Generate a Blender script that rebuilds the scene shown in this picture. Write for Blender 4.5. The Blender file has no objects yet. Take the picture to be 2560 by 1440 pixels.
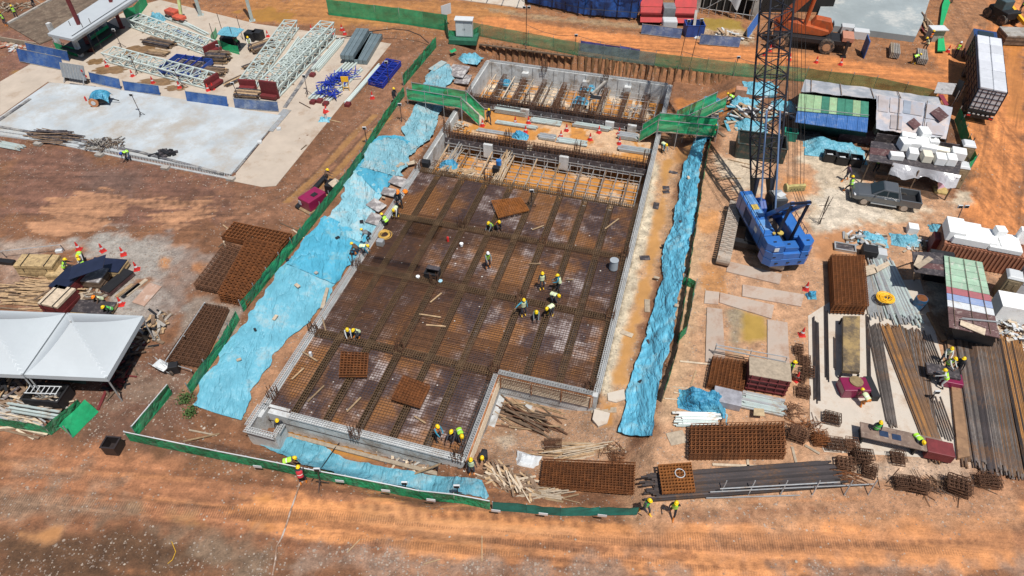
import bpy, math, random
import numpy as np
from mathutils import Vector as V, Matrix
random.seed(7); rng=np.random.default_rng(7)
C=bpy.context.scene; COL=C.collection; D=bpy.data
R_=math.radians
# ---------------- camera, sky, sun, exposure ----------------
CH=36.0; FL=1720.0; TH=R_(45.1)
cam=D.cameras.new('camera'); co=D.objects.new('camera',cam); COL.objects.link(co)
co.location=(0,0,CH); co.rotation_euler=(R_(90)-TH,0,0)
cam.sensor_width=36; cam.lens=FL/2560*36; cam.clip_start=.5; cam.clip_end=3000; C.camera=co
C.render.resolution_x=1024; C.render.resolution_y=576
w=D.worlds.new('World'); C.world=w; w.use_nodes=True
SUN_EL=R_(67); SUN_AZ=R_(-60)                      # azimuth counted from +x
wn=w.node_tree.nodes; sk=wn.new('ShaderNodeTexSky'); sk.sky_type='NISHITA'; sk.sun_disc=False
sk.sun_elevation=SUN_EL; sk.sun_rotation=R_(90)-SUN_AZ; sk.air_density=1; sk.dust_density=1.5
w.node_tree.links.new(sk.outputs[0],wn['Background'].inputs[0]); wn['Background'].inputs[1].default_value=.075
sl=D.lights.new('sun','SUN'); sl.energy=4.8; sl.angle=R_(.5); sl.color=(1,.96,.9)
so=D.objects.new('sun',sl); COL.objects.link(so)
sd=V((math.cos(SUN_EL)*math.cos(SUN_AZ),math.cos(SUN_EL)*math.sin(SUN_AZ),math.sin(SUN_EL)))
so.rotation_euler=(-sd).to_track_quat('-Z','Y').to_euler(); so.location=(0,0,80)
C.view_settings.view_transform='Standard'; C.view_settings.look='None'; C.view_settings.exposure=0.0; C.view_settings.gamma=1
# ---------------- photo pixel (2560x1440) -> place on the site ----------------
Ox,Oy=-15.95,24.61; UA=R_(74.2); UX,UY=math.cos(UA),math.sin(UA); VX,VY=UY,-UX   # frame of the basement: u along its long side, v across
BL,BW=48.6,20.2
def ss(t): t=np.clip(t,0,1); return t*t*(3-2*t)
def H(x,y):
    "height of the ground"
    x=np.asarray(x,float); y=np.asarray(y,float)
    u=(x-Ox)*UX+(y-Oy)*UY; v=(x-Ox)*VX+(y-Oy)*VY
    ins=np.where((u>34)&(u<40.4),-1.0,-2.1)
    NEG=-9.
    hl=np.where(v<0,-1.0+ss((-v-.8)/4.2),NEG)
    wu=ss((u-39)/4); rs=(v-BW-(2.0+1.7*wu))/(2.3+.9*wu); hr=np.where(v>BW,-1.3+1.3*ss(rs),NEG)
    hf=np.where(u<.35,-1.45+1.45*ss((-u-1.0)/2.2),NEG)
    hb=np.where(u>BL,np.where(u>52.15,0.,-2.4),NEG)
    out=np.maximum(np.maximum(hl,hr),np.maximum(hf,hb))
    h=np.where(out>NEG,out,ins)
    hc=-2.2+2.2*ss((7.4-u-1.5)/8.)
    t1=ss((v-12)/2.5); hcl=np.where(u<0,np.maximum(hf,NEG)*(1-t1)+hc*t1,hc)
    hrr=-1.3+1.3*ss(rs)
    t2=ss((v-17.5)/4); hcc=hcl*(1-t2)+np.maximum(hrr,hc)*t2
    h=np.where((u<7.45)&(((v>13.3)&(u>=.35))|((v>12)&(u<.35))),hcc,h)
    return h
def P(x,y,z=None):
    a=(x-1280)/FL; b=(720-y)/FL
    dy=math.cos(TH)+b*math.sin(TH); dz=-math.sin(TH)+b*math.cos(TH)
    if z is not None:
        t=(z-CH)/dz; return V((a*t,dy*t,z))
    z=0.
    for _ in range(7):
        t=(z-CH)/dz; z=.5*z+.5*float(H(a*t,dy*t))
    t=(z-CH)/dz; return V((a*t,dy*t,float(H(a*t,dy*t))))
def UVW(u,v,z=0): return V((Ox+u*UX+v*VX,Oy+u*UY+v*VY,z))
# ---------------- materials ----------------
MATS={}
def mat(name,col,rough=.75,metal=0.,var=.25,scale=2.5,bump=0.,dirt=None,alpha=1.,rand=.12,stretch=None,coat=0.,fold=0.):
    if name in MATS: return MATS[name]
    m=D.materials.new(name); MATS[name]=m; m.use_nodes=True; nt=m.node_tree; N=nt.nodes; L=nt.links
    b=N['Principled BSDF']; b.inputs['Roughness'].default_value=rough; b.inputs['Metallic'].default_value=metal
    if coat: b.inputs['Coat Weight'].default_value=coat
    tc=N.new('ShaderNodeTexCoord'); src=tc.outputs['Object']
    if stretch:
        mp=N.new('ShaderNodeMapping'); mp.inputs['Scale'].default_value=stretch; L.new(src,mp.inputs[0]); src=mp.outputs[0]
    n=N.new('ShaderNodeTexNoise'); n.inputs['Scale'].default_value=scale; n.inputs['Detail'].default_value=8; n.inputs['Roughness'].default_value=.65
    L.new(src,n.inputs['Vector'])
    mx=N.new('ShaderNodeMix'); mx.data_type='RGBA'
    mx.inputs['A'].default_value=(*[c*(1-var) for c in col],1); mx.inputs['B'].default_value=(*[min(1,c*(1+var)) for c in col],1)
    mr=N.new('ShaderNodeMapRange'); mr.inputs['From Min'].default_value=.32; mr.inputs['From Max'].default_value=.68
    L.new(n.outputs['Fac'],mr.inputs['Value']); L.new(mr.outputs[0],mx.inputs['Factor']); out=mx.outputs['Result']
    if dirt:
        dc,amt,dsc=dirt
        n2=N.new('ShaderNodeTexNoise'); n2.inputs['Scale'].default_value=dsc; n2.inputs['Detail'].default_value=10; n2.inputs['Roughness'].default_value=.75
        L.new(src,n2.inputs['Vector']); m2=N.new('ShaderNodeMapRange'); m2.inputs['From Min'].default_value=.62-amt*.3; m2.inputs['From Max'].default_value=.74-amt*.22
        L.new(n2.outputs['Fac'],m2.inputs['Value']); x2=N.new('ShaderNodeMix'); x2.data_type='RGBA'; x2.inputs['B'].default_value=(*dc,1)
        L.new(m2.outputs[0],x2.inputs['Factor']); L.new(out,x2.inputs['A']); out=x2.outputs['Result']
    if rand:
        oi=N.new('ShaderNodeObjectInfo'); hs=N.new('ShaderNodeHueSaturation'); r2=N.new('ShaderNodeMapRange')
        r2.inputs['To Min'].default_value=1-rand; r2.inputs['To Max'].default_value=1+rand
        L.new(oi.outputs['Random'],r2.inputs['Value']); L.new(r2.outputs[0],hs.inputs['Value']); L.new(out,hs.inputs['Color']); out=hs.outputs[0]
    L.new(out,b.inputs['Base Color'])
    if bump:
        bp=N.new('ShaderNodeBump'); bp.inputs['Strength'].default_value=bump; bp.inputs['Distance'].default_value=.05; L.new(n.outputs['Fac'],bp.inputs['Height']); L.new(bp.outputs[0],b.inputs['Normal'])
    if fold:
        prev=None
        for sc_,st_,di_ in ((.5,1.2,.8),(1.7,1.,.28),(6,.6,.05)):
            fm=N.new('ShaderNodeMapping'); fm.inputs['Rotation'].default_value=(0,0,.5+di_); fm.inputs['Scale'].default_value=(1.7,.45,1); L.new(tc.outputs['Object'],fm.inputs[0]); fn_=N.new('ShaderNodeTexNoise'); fn_.inputs['Scale'].default_value=sc_; fn_.inputs['Detail'].default_value=4; fn_.inputs['Distortion'].default_value=.35; L.new(fm.outputs[0],fn_.inputs['Vector'])
            a1=N.new('ShaderNodeMath'); a1.operation='SUBTRACT'; a1.inputs[1].default_value=.5; L.new(fn_.outputs['Fac'],a1.inputs[0]); a2=N.new('ShaderNodeMath'); a2.operation='ABSOLUTE'; L.new(a1.outputs[0],a2.inputs[0]); a3=N.new('ShaderNodeMath'); a3.operation='POWER'; a3.inputs[1].default_value=.6; L.new(a2.outputs[0],a3.inputs[0])
            bp=N.new('ShaderNodeBump'); bp.inputs['Strength'].default_value=st_*fold; bp.inputs['Distance'].default_value=di_; L.new(a3.outputs[0],bp.inputs['Height'])
            if prev: L.new(prev,bp.inputs['Normal'])
            prev=bp.outputs[0]
        L.new(prev,b.inputs['Normal'])
    if alpha<1: b.inputs['Alpha'].default_value=alpha
    return m
RUST=mat('rust',(.165,.055,.014),.85,0,.45,3,rand=.2)
RUSTD=mat('rust_dark',(.11,.05,.025),.85,0,.4,3,rand=.25)
RUSTO=mat('rust_orange',(.27,.095,.02),.85,0,.35,2,rand=.15)
REBARG=mat('rebar_gold',(.105,.062,.03),.8,0,.4,2)
BARGREY=mat('bar_grey',(.17,.145,.13),.6,.2,.35,1.5,dirt=((.20,.10,.045),.5,.8),rand=.35)
GALV=mat('galvanised',(.40,.42,.43),.45,.35,.2,4,dirt=((.35,.27,.2),.35,2))
STEELW=mat('pale_steel',(.41,.48,.465),.5,.1,.15,3,dirt=((.3,.24,.18),.3,1.5))
CONC=mat('concrete',(.50,.515,.515),.85,0,.18,1.2,.2,dirt=((.26,.22,.18),.45,.7))
CONCD=mat('concrete_stained',(.36,.34,.31),.85,0,.25,1,.2,dirt=((.2,.15,.1),.5,.7))
PLY=mat('plywood_dark',(.045,.038,.042),.6,0,.4,1.5,dirt=((.2,.17,.16),.35,2.5),rand=.3)
PLYN=mat('plywood_new',(.45,.31,.18),.7,0,.2,3,dirt=((.25,.15,.08),.3,3))
TIMB=mat('timber',(.34,.23,.13),.8,0,.35,4,rand=.35)
TIMBP=mat('timber_pale',(.42,.34,.25),.8,0,.25,4,rand=.3)
TIMBD=mat('timber_dark',(.15,.10,.065),.85,0,.4,3,rand=.4)
TARP=mat('tarp_blue',(.125,.375,.485),.5,0,.16,.5,dirt=((.28,.42,.46),.35,.5),fold=.42)
TARPD=mat('tarp_blue_deep',(.04,.25,.42),.45,0,.25,.8,fold=.6,dirt=((.13,.42,.55),.5,.8))
NETG=mat('green_net',(.014,.25,.10),.7,0,.25,1.5,dirt=((.07,.16,.09),.45,.9),alpha=.86,rand=.25,fold=.4)
NETT=mat('green_net_thin',(.06,.33,.16),.8,0,.3,1,alpha=.5,dirt=((.25,.27,.13),.6,.4))
NETB=mat('bright_green_net',(.01,.36,.14),.7,0,.3,1.5,alpha=.88)
BLUEP=mat('blue_sheet',(.025,.085,.27),.55,0,.3,1,dirt=((.10,.17,.32),.5,1.2))
BLUEG=mat('blue_grey_sheet',(.07,.11,.22),.6,0,.3,1,dirt=((.22,.26,.33),.45,1.5))
BLUEM=mat('blue_paint',(.03,.135,.42),.35,0,.12,1,coat=.3,dirt=((.10,.13,.2),.15,2))
BLUEN=mat('navy_paint',(.008,.012,.03),.45,0,.3,2,rand=0)
BLACK=mat('black',(.012,.012,.014),.6,0,.3,3)
RUBB=mat('rubber',(.03,.028,.026),.8,0,.3,4,dirt=((.3,.2,.13),.45,3))
WHITE=mat('white_foam',(.82,.83,.82),.6,0,.05,2,.1,dirt=((.6,.57,.5),.15,1.5))
WHITEP=mat('white_paint',(.55,.57,.58),.4,0,.06,2,dirt=((.45,.42,.38),.2,2))
RED=mat('red_plastic',(.55,.03,.025),.45,0,.15,3)
ORNG=mat('orange_paint',(.42,.09,.025),.5,0,.2,1.5,dirt=((.2,.08,.04),.35,2))
YEL=mat('yellow_plastic',(.75,.42,.02),.45,0,.1,3)
MAROON=mat('maroon_steel',(.14,.02,.022),.6,0,.25,2)
# ---------------- mesh builder ----------------
class M:
    def __init__(s): s.v=[]; s.f=[]; s.m=[]
    def add(s,vs,fs,k=0):
        o=len(s.v); s.v+= [tuple(p) for p in vs]; s.f+=[tuple(i+o for i in f) for f in fs]; s.m+=[k]*len(fs); return s
    def box(s,c,d,rz=0,k=0,Rm=None):
        c=V(c); hx,hy,hz=d[0]/2,d[1]/2,d[2]/2; Rm=Rm or Matrix.Rotation(rz,3,'Z')
        vs=[c+Rm@V((x*hx,y*hy,z*hz)) for x in(-1,1) for y in(-1,1) for z in(-1,1)]
        return s.add(vs,[(0,1,3,2),(4,6,7,5),(0,4,5,1),(2,3,7,6),(0,2,6,4),(1,5,7,3)],k)
    def beam(s,a,b,w,h=None,k=0):
        a=V(a);b=V(b);h=h or w; d=b-a; L=d.length
        if L<1e-6: return s
        d/=L; up=V((0,0,1)) if abs(d.z)<.95 else V((0,1,0)); x=d.cross(up).normalized(); z=x.cross(d)
        return s.box((a+b)/2,(w,L,h),0,k,Matrix((x,d,z)).transposed())
    def cyl(s,a,b,r,n=8,r2=None,k=0,cap=True):
        a=V(a);b=V(b); d=(b-a).normalized(); up=V((0,0,1)) if abs(d.z)<.95 else V((0,1,0)); x=d.cross(up).normalized(); y=d.cross(x); r2=r if r2 is None else r2
        vs=[];
        for q,rr in((a,r),(b,r2)):
            for i in range(n):
                t=2*math.pi*i/n; vs.append(q+x*(rr*math.cos(t))+y*(rr*math.sin(t)))
        fs=[(i,n+i,n+(i+1)%n,(i+1)%n) for i in range(n)]
        if cap: fs+=[tuple(range(n)),tuple(range(2*n-1,n-1,-1))]
        return s.add(vs,fs,k)
    def path(s,pts,r,n=6,k=0):
        pts=[V(p) for p in pts]
        for a,b in zip(pts,pts[1:]): s.cyl(a,b,r,n,None,k)
        return s
    def prism(s,pts,z0,z1,k=0):
        n=len(pts); vs=[(p[0],p[1],z0) for p in pts]+[(p[0],p[1],z1) for p in pts]
        ar=sum(pts[i][0]*pts[(i+1)%n][1]-pts[(i+1)%n][0]*pts[i][1] for i in range(n))
        fs=[(i,(i+1)%n,n+(i+1)%n,n+i) for i in range(n)]+[tuple(range(n-1,-1,-1)),tuple(range(n,2*n))]
        if ar<0: fs=[f[::-1] for f in fs]
        return s.add(vs,fs,k)
    def hexa(s,b4,t4,k=0):
        return s.add(list(b4)+list(t4),[(3,2,1,0),(4,5,6,7),(0,1,5,4),(1,2,6,5),(2,3,7,6),(3,0,4,7)],k)
    def grid(s,nu,nv,fn,k=0,th=0):
        vs=[fn(i/(nu-1),j/(nv-1)) for j in range(nv) for i in range(nu)]
        fs=[(j*nu+i,j*nu+i+1,(j+1)*nu+i+1,(j+1)*nu+i) for j in range(nv-1) for i in range(nu-1)]
        s.add(vs,fs,k)
        if th:
            o=len(vs); s.add([(p[0],p[1],p[2]-th) for p in vs],[f[::-1] for f in fs],k)
        return s
    def lathe(s,c,prof,n=12,k=0,sx=1,sy=1):
        c=V(c); vs=[c+V((r*sx*math.cos(2*math.pi*i/n),r*sy*math.sin(2*math.pi*i/n),z)) for r,z in prof for i in range(n)]
        fs=[(j*n+i,j*n+(i+1)%n,(j+1)*n+(i+1)%n,(j+1)*n+i) for j in range(len(prof)-1) for i in range(n)]
        fs+=[tuple(range(n-1,-1,-1)),tuple((len(prof)-1)*n+i for i in range(n))]
        return s.add(vs,fs,k)
    def mesh(s,name,mats):
        me=D.meshes.new(name); me.from_pydata(s.v,[],s.f)
        for m in (mats if isinstance(mats,(list,tuple)) else [mats]): me.materials.append(m)
        if max(s.m or [0])>0: me.polygons.foreach_set('material_index',s.m)
        me.update(); return me
    def build(s,name,mats,parent=None,label=None,cat=None,group=None,kind=None,smooth=False,bevel=0,wp=False,rz=None):
        vs=np.array(s.v) if s.v else np.zeros((1,3)); loc=None
        if parent is None:
            loc=V((vs[:,0].mean(),vs[:,1].mean(),vs[:,2].min()))
            s.v=[tuple(p) for p in (vs-np.array(loc))]
            if rz is not None:
                Rm=Matrix.Rotation(-rz,3,'Z'); s.v=[tuple(Rm@V(p)) for p in s.v]
        elif wp:
            Mi=(Matrix.Translation(parent.location)@Matrix.Rotation(parent.rotation_euler.z,4,'Z')).inverted()
            s.v=[tuple(Mi@V(p)) for p in s.v]
        o=D.objects.new(name,s.mesh(name,mats)); COL.objects.link(o)
        if loc is not None: o.location=loc
        if rz is not None and parent is None: o.rotation_euler.z=rz
        o.parent=parent
        if smooth: o.data.polygons.foreach_set('use_smooth',[True]*len(o.data.polygons))
        if bevel:
            b=o.modifiers.new('bevel','BEVEL'); b.width=bevel; b.segments=2; b.limit_method='ANGLE'
        tag(o,label,cat,group,kind); return o
def tag(o,label=None,cat=None,group=None,kind=None):
    if label: o['label']=label
    if cat: o['category']=cat
    if group: o['group']=group
    if kind: o['kind']=kind
    return o
def thing(name,label,cat,loc=(0,0,0),rz=0,group=None):
    o=D.objects.new(name,None); COL.objects.link(o); o.location=loc; o.rotation_euler=(0,0,rz); o.empty_display_size=.3
    return tag(o,label,cat,group)
def dup(o,loc,rz=0,label=None,group=None,parent=None,scale=None):
    c=o.copy(); COL.objects.link(c); c.parent=parent
    if parent is None:
        c.location=loc; c.rotation_euler.z=rz
        if label: c['label']=label
        if group: c['group']=group
        if scale: c.scale=(scale,)*3
    for ch in list(o.children): dup(ch,None,parent=c)
    return c
def ang(a,b): return math.atan2(b[1]-a[1],b[0]-a[0])
# ---------------- numpy noise ----------------
def vn(x,y,seed=0):
    xi=np.floor(x).astype(np.int64); yi=np.floor(y).astype(np.int64); fx=x-xi; fy=y-yi; fx=fx*fx*(3-2*fx); fy=fy*fy*(3-2*fy)
    def h(a,b):
        n=(a*374761393+b*668265263+seed*1442695041)&0x7fffffff; n=((n^(n>>13))*1274126177)&0x7fffffff; return ((n^(n>>16))&0xffff)/65535.
    return (h(xi,yi)*(1-fx)+h(xi+1,yi)*fx)*(1-fy)+(h(xi,yi+1)*(1-fx)+h(xi+1,yi+1)*fx)*fy
def fbm(x,y,o=4,seed=0):
    s=0;a=.5;t=0
    for i in range(o): s=s+a*vn(x,y,seed+i*17); t+=a; a*=.55; x=x*2.03; y=y*2.03
    return s/t
# ---------------- ground: one sheet to the horizon, coloured by what lies on it ----------------
def axis(a,b,s0,s1=None):
    o=[a]; 
    while o[-1]<b:
        t=(o[-1]-a)/(b-a); o.append(o[-1]+(s0 if s1 is None else s0+(s1-s0)*t))
    return o
xs=[-1500,-700,-300,-150,-100,-80]+axis(-69,69,.16)+[80,100,150,300,700,1500]
ys=[-300,-60,0,8]+axis(13,92,.13,.26)+[96,102,115,140,200,400,900,2500]
X,Y=np.meshgrid(np.array(xs,float),np.array(ys,float)); nx,ny=len(xs),len(ys)
Z=H(X,Y); far=(abs(X)>69.5)|(Y<12.5)|(Y>92.5); 
BASE=np.array([.205,.098,.054]); col=np.ones(X.shape+(3,))*BASE; wet=np.zeros(X.shape); stone=np.full(X.shape,.28)
n1=fbm(X*.35,Y*.35,5,1); n2=fbm(X*1.6,Y*1.6,4,5); n3=fbm(X*.09,Y*.09,3,9)
col=col*(0.72+.56*n1)[...,None]; col=col*(1-.25*(n3>.5)[...,None]*(n3-.5)[...,None]*4)
def sdf(pts,x,y):
    d=np.full(x.shape,1e9); ins=np.zeros(x.shape,bool); n=len(pts)
    for i in range(n):
        ax,ay=pts[i][:2]; bx,by=pts[(i+1)%n][:2]; ex,ey=bx-ax,by-ay
        t=np.clip(((x-ax)*ex+(y-ay)*ey)/(ex*ex+ey*ey+1e-9),0,1); d=np.minimum(d,(x-ax-t*ex)**2+(y-ay-t*ey)**2)
        if ay!=by:
            c=((ay>y)!=(by>y))&(x<(bx-ax)*(y-ay)/(by-ay)+ax); ins^=c
    return np.where(ins,-1,1)*np.sqrt(d)
def pdist(pts,x,y):
    d=np.full(x.shape,1e9)
    for a,b in zip(pts,pts[1:]):
        ex,ey=b[0]-a[0],b[1]-a[1]; t=np.clip(((x-a[0])*ex+(y-a[1])*ey)/(ex*ex+ey*ey+1e-9),0,1); d=np.minimum(d,(x-a[0]-t*ex)**2+(y-a[1]-t*ey)**2)
    return np.sqrt(d)
SUNK=np.zeros(X.shape)
def zone(c,pts,edge=.5,amp=1.,wetv=0,st=None,flow=None,fs=.5,z=None,op=1.,nsc=.8,var=.18,dz=0,seed=3,an=None):
    wp=[P(px,py,z if z is not None else 0.) for px,py in pts]
    x0=min(p[0] for p in wp)-edge-amp-1; x1=max(p[0] for p in wp)+edge+amp+1; y0=min(p[1] for p in wp)-edge-amp-1; y1=max(p[1] for p in wp)+edge+amp+1
    i0,i1=np.searchsorted(xs,[x0,x1]); j0,j1=np.searchsorted(ys,[y0,y1]); sl=(slice(j0,j1),slice(i0,i1)); x=X[sl]; y=Y[sl]
    if x.size==0: return
    s=sdf(wp,x,y)+((fbm(x*nsc,y*nsc,5,seed) if an is None else fbm((x*math.cos(an)+y*math.sin(an))*nsc*.3,(y*math.cos(an)-x*math.sin(an))*nsc*1.6,5,seed))-.5)*2.4*amp
    wt=ss(.5-s/(2*edge))*op
    cc=np.array(c)[None,None]*(1-var+2*var*fbm(x*1.1,y*1.1,4,seed+3))[...,None]
    if flow is not None:
        th=R_(flow); a=x*math.cos(th)+y*math.sin(th); b=-x*math.sin(th)+y*math.cos(th)
        f=fbm(a*.12+n3[sl]*2,b*2.2,4,seed+7); cc=cc*(1+fs*(f-.5)*2)[...,None]
    col[sl]=col[sl]*(1-wt)[...,None]+cc*wt[...,None]
    wet[sl]=wet[sl]*(1-wt)+wetv*wt
    if st is not None: stone[sl]=stone[sl]*(1-wt)+st*wt
    if dz: Z[sl]+=dz*wt
def track(c,pts,wd,op=.6,wetv=0,dz=0,z=None,seed=5,tread=0):
    wp=[P(px,py,z if z is not None else 0.) for px,py in pts]
    x0=min(p[0] for p in wp)-2; x1=max(p[0] for p in wp)+2; y0=min(p[1] for p in wp)-2; y1=max(p[1] for p in wp)+2
    i0,i1=np.searchsorted(xs,[x0,x1]); j0,j1=np.searchsorted(ys,[y0,y1]); sl=(slice(j0,j1),slice(i0,i1)); x=X[sl]; y=Y[sl]
    if x.size==0: return
    d=pdist(wp,x,y)+(fbm(x*.9,y*.9,3,seed)-.5)*wd*.7; wt=ss((wd-d)/(.35*wd))*op*(.45+.9*fbm(x*.4,y*.4,3,seed+2)).clip(0,1)
    if tread: wt=wt*(.55+.45*np.sin((x*math.cos(.5)+y*.3)*tread))
    col[sl]=col[sl]*(1-wt)[...,None]+np.array(c)*wt[...,None]; wet[sl]=wet[sl]*(1-wt)+wetv*wt; Z[sl]+=dz*wt
RD=(.205,.092,.052); MUD=(.27,.125,.06); OR=(.52,.205,.075); ORW=(.5,.235,.09); PK=(.44,.26,.165); PA=(.50,.42,.34); GY=(.25,.24,.23); DK=(.105,.055,.03); CL=(.42,.21,.11)
# top
zone(MUD,[(0,0),(2560,0),(2560,210),(1900,200),(1130,100),(800,70),(620,60),(0,0)],.8,1,0,.3,-8,.35)
zone((.36,.165,.06),[(600,0),(1290,0),(1280,60),(1100,60),(760,60),(620,50)],.8,1.5,.3,.1,-6,.4)
zone((.34,.17,.035),[(590,30),(700,20),(760,45),(640,58)],.4,1.5,.85,0)
zone(OR,[(1180,50),(1240,42),(1330,55),(1500,78),(1700,98),(1960,125),(2130,150),(2390,190),(2420,240),(2330,260),(2100,205),(1900,172),(1560,125),(1200,70)],.5,.7,.25,.02,-8,.22)
zone((.30,.2,.12),[(1200,18),(1330,50),(1620,75),(1620,62),(1480,50),(1300,30)],.5,1,0,.7)
zone((.30,.21,.06),[(1760,45),(1850,52),(1880,90),(1780,95),(1755,70)],.4,1,.9,0)
zone((.4,.31,.22),[(1760,70),(1880,78),(1875,115),(1750,100)],.4,1,0,.9)
zone(OR,[(2560,0),(2560,640),(2490,610),(2400,540),(2430,470),(2415,400),(2395,330),(2370,250),(2320,100),(2400,0)],.8,1.2,.2,.05,62,.35)
zone((.46,.19,.06),[(2500,60),(2560,90),(2560,300),(2520,290)],.6,1,.8,0)
zone((.30,.15,.08),[(2380,0),(2480,0),(2470,60),(2400,130),(2340,90)],.8,1.2,0,.2,80,.4)
for a in((2440,300,2560,470),(2455,330,2560,520),(2430,420,2540,600),(2480,300,2560,400)):
    track((.26,.11,.05),[(a[0],a[1]),((a[0]+a[2])/2+8,(a[1]+a[3])/2),(a[2],a[3])],.28,.5,tread=9)
# left: brown mud field
zone((.19,.095,.07),[(0,80),(300,100),(200,150),(100,210),(0,290)],1,1.5,0,.3)
zone((.27,.15,.045),[(30,175),(140,165),(150,195),(60,215)],.4,1.,.9,0)
zone((.17,.085,.062),[(0,350),(250,395),(560,450),(700,480),(700,560),(400,560),(0,540)],1.5,2.5,0,.3,-10,.35)
zone((.145,.085,.07),[(200,400),(360,440),(330,500),(230,480)],1.,1.5,0,.2)
zone((.23,.115,.07),[(560,460),(700,470),(900,280),(1000,130),(1060,130),(1020,260),(900,440),(760,560),(560,560)],1,2,0,.35,50,.3)
for dx in(0,40): 
    track((.30,.16,.06),[(720+dx,500),(800+dx,430),(880+dx,340),(935+dx,290)],.42,.85,.5,-.08)
    track((.11,.055,.035),[(708+dx,500),(790+dx,428),(868+dx,338),(925+dx,288)],.14,.8)
zone((.37,.195,.115),[(130,505),(240,488),(300,520),(260,560),(120,590),(40,600),(60,570),(150,545)],.12,2.0,.35,0,-4,.15,nsc=.75,an=-.12)
zone((.37,.195,.115),[(380,505),(520,500),(540,540),(480,570),(440,610),(400,580),(350,560)],.12,2.0,.35,0,-4,.15,nsc=.75,an=.12,seed=9)
zone((.34,.18,.11),[(200,480),(330,500),(420,515),(330,512),(230,492)],.12,1.4,.3,0,-12,.2,an=-.2)
for (a,b,c2,d2) in((190,470,520,520),(210,495,560,500),(240,520,540,510),(150,540,330,555),(230,560,500,480),(260,480,420,560),(330,470,560,540),(380,600,620,480),(430,590,680,460)):
    track((.13,.065,.04),[(a,b),((a+c2)/2,(b+d2)/2-8),(c2,d2)],.22,.75,tread=11)
zone((.34,.27,.24),[(0,610),(200,600),(330,590),(330,610),(120,625),(0,640)],.6,1,0,.5,-4,.2)
zone((.34,.24,.20),[(0,640),(120,620),(60,700),(120,760),(0,760)],.8,1.2,0,.3,op=.7)
zone((.33,.325,.325),[(180,600),(260,570),(350,600),(430,610),(460,650),(400,680),(350,700),(400,740),(400,800),(330,830),(280,760),(300,680),(200,640)],.6,1.6,0,1.,op=.85)
zone((.25,.21,.20),[(400,600),(560,640),(520,700),(470,740),(430,820),(360,860),(360,760),(420,700)],.9,1.8,0,.9,op=.7)
zone(GY,[(530,760),(600,770),(590,860),(540,850)],.4,.6,0,1,op=.8); zone(GY,[(480,740),(540,740),(450,880),(410,900)],.4,.6,0,1,op=.6)
zone((.40,.20,.10),[(400,640),(425,645),(420,670),(395,665)],.3,.5); zone((.34,.16,.08),[(475,655),(520,660),(505,690),(470,680)],.3,.5)
zone((.15,.078,.055),[(300,880),(480,860),(470,960),(440,1100),(640,1160),(330,1120),(0,1080),(0,960)],1.2,2,0,.9)
zone((.20,.135,.105),[(330,900),(430,950),(400,1010),(310,1000)],1,1.5,0,.4)
# bottom road
zone((.32,.145,.078),[(0,1080),(330,1140),(800,1230),(1250,1290),(1600,1310),(2000,1240),(2560,1225),(2560,1440),(1000,1440),(0,1300)],.8,1.2,.05,.22,-7,.5)
zone((.53,.235,.10),[(560,1235),(760,1210),(1180,1290),(1600,1325),(2200,1290),(2560,1290),(2560,1400),(1700,1425),(1200,1400),(800,1340),(560,1290)],.3,1.8,.35,.05,-4,.30,nsc=.6,an=-.05)
for k in range(40): 
    x0=random.uniform(-50,620); y0=random.uniform(400,560); a_=random.uniform(-.25,.2); L=random.uniform(80,330); track((.125,.062,.04),[(x0,y0),(x0+L*.5,y0+L*.5*a_+random.uniform(-8,8)),(x0+L,y0+L*a_)],random.uniform(.08,.16),.5,tread=random.choice([0,12,15]),seed=k+50)
for k in range(26):
    x0=random.uniform(2390,2500); y0=random.uniform(230,450); L=random.uniform(60,220); track((.27,.11,.045),[(x0,y0),(x0+L*.3,y0+L*.55),(x0+L*.75,y0+L)],random.uniform(.07,.15),.55,tread=random.choice([0,10]),seed=k+90)
for k in range(14):
    x0=random.uniform(1180,2200); y0=70+(x0-1180)*.12+random.uniform(-8,22); L=random.uniform(100,400); track((.33,.13,.05),[(x0,y0),(x0+L,y0+L*.125)],random.uniform(.1,.2),.45,seed=k+130)
zone((.50,.24,.11),[(900,1270),(1200,1300),(1560,1330),(1500,1360),(1100,1330)],.15,1.6,.6,0,-3,.12,an=-.05)
zone((.36,.17,.09),[(1200,1340),(2560,1320),(2560,1375),(1300,1400)],.5,.9,.2,.1,0,.45,op=.6)
zone((.42,.24,.15),[(1600,1270),(2200,1215),(2560,1225),(2560,1300),(1900,1320),(1600,1310)],.7,1,0,.5,2,.3,op=.75)
zone((.38,.17,.055),[(320,1262),(520,1300),(520,1325),(400,1310),(330,1290)],.25,.8,.8,0,-12,.2)
zone((.45,.2,.08),[(600,1300),(720,1320),(710,1338),(640,1325)],.2,.6,.75,0); zone((.46,.21,.085),[(590,1235),(680,1240),(670,1256),(610,1252)],.2,.6,.75,0)
for k in range(30):
    yy=1120+k*11; x0=random.uniform(-200,1500); L=random.uniform(500,1400); sl=.10 if x0<900 else -.01
    track(random.choice([(.16,.07,.038),(.20,.085,.045),(.5,.23,.11)]),[(x0,yy+x0*.04),(x0+L*.5,yy+x0*.04+L*.5*sl+4),(x0+L,yy+x0*.04+L*sl-6)],random.uniform(.09,.28),.6,tread=random.choice([0,0,10,14]),dz=-.03,seed=k)
zone(DK,[(0,1340),(220,1345),(300,1290),(480,1330),(700,1380),(900,1440),(0,1440)],.8,1.3,0,.75)
zone((.24,.17,.125),[(0,1230),(160,1240),(330,1260),(600,1345),(760,1390),(700,1440),(540,1440),(420,1360),(300,1290),(150,1300),(0,1290)],.8,1.5,0,1.,op=.75)
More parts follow.
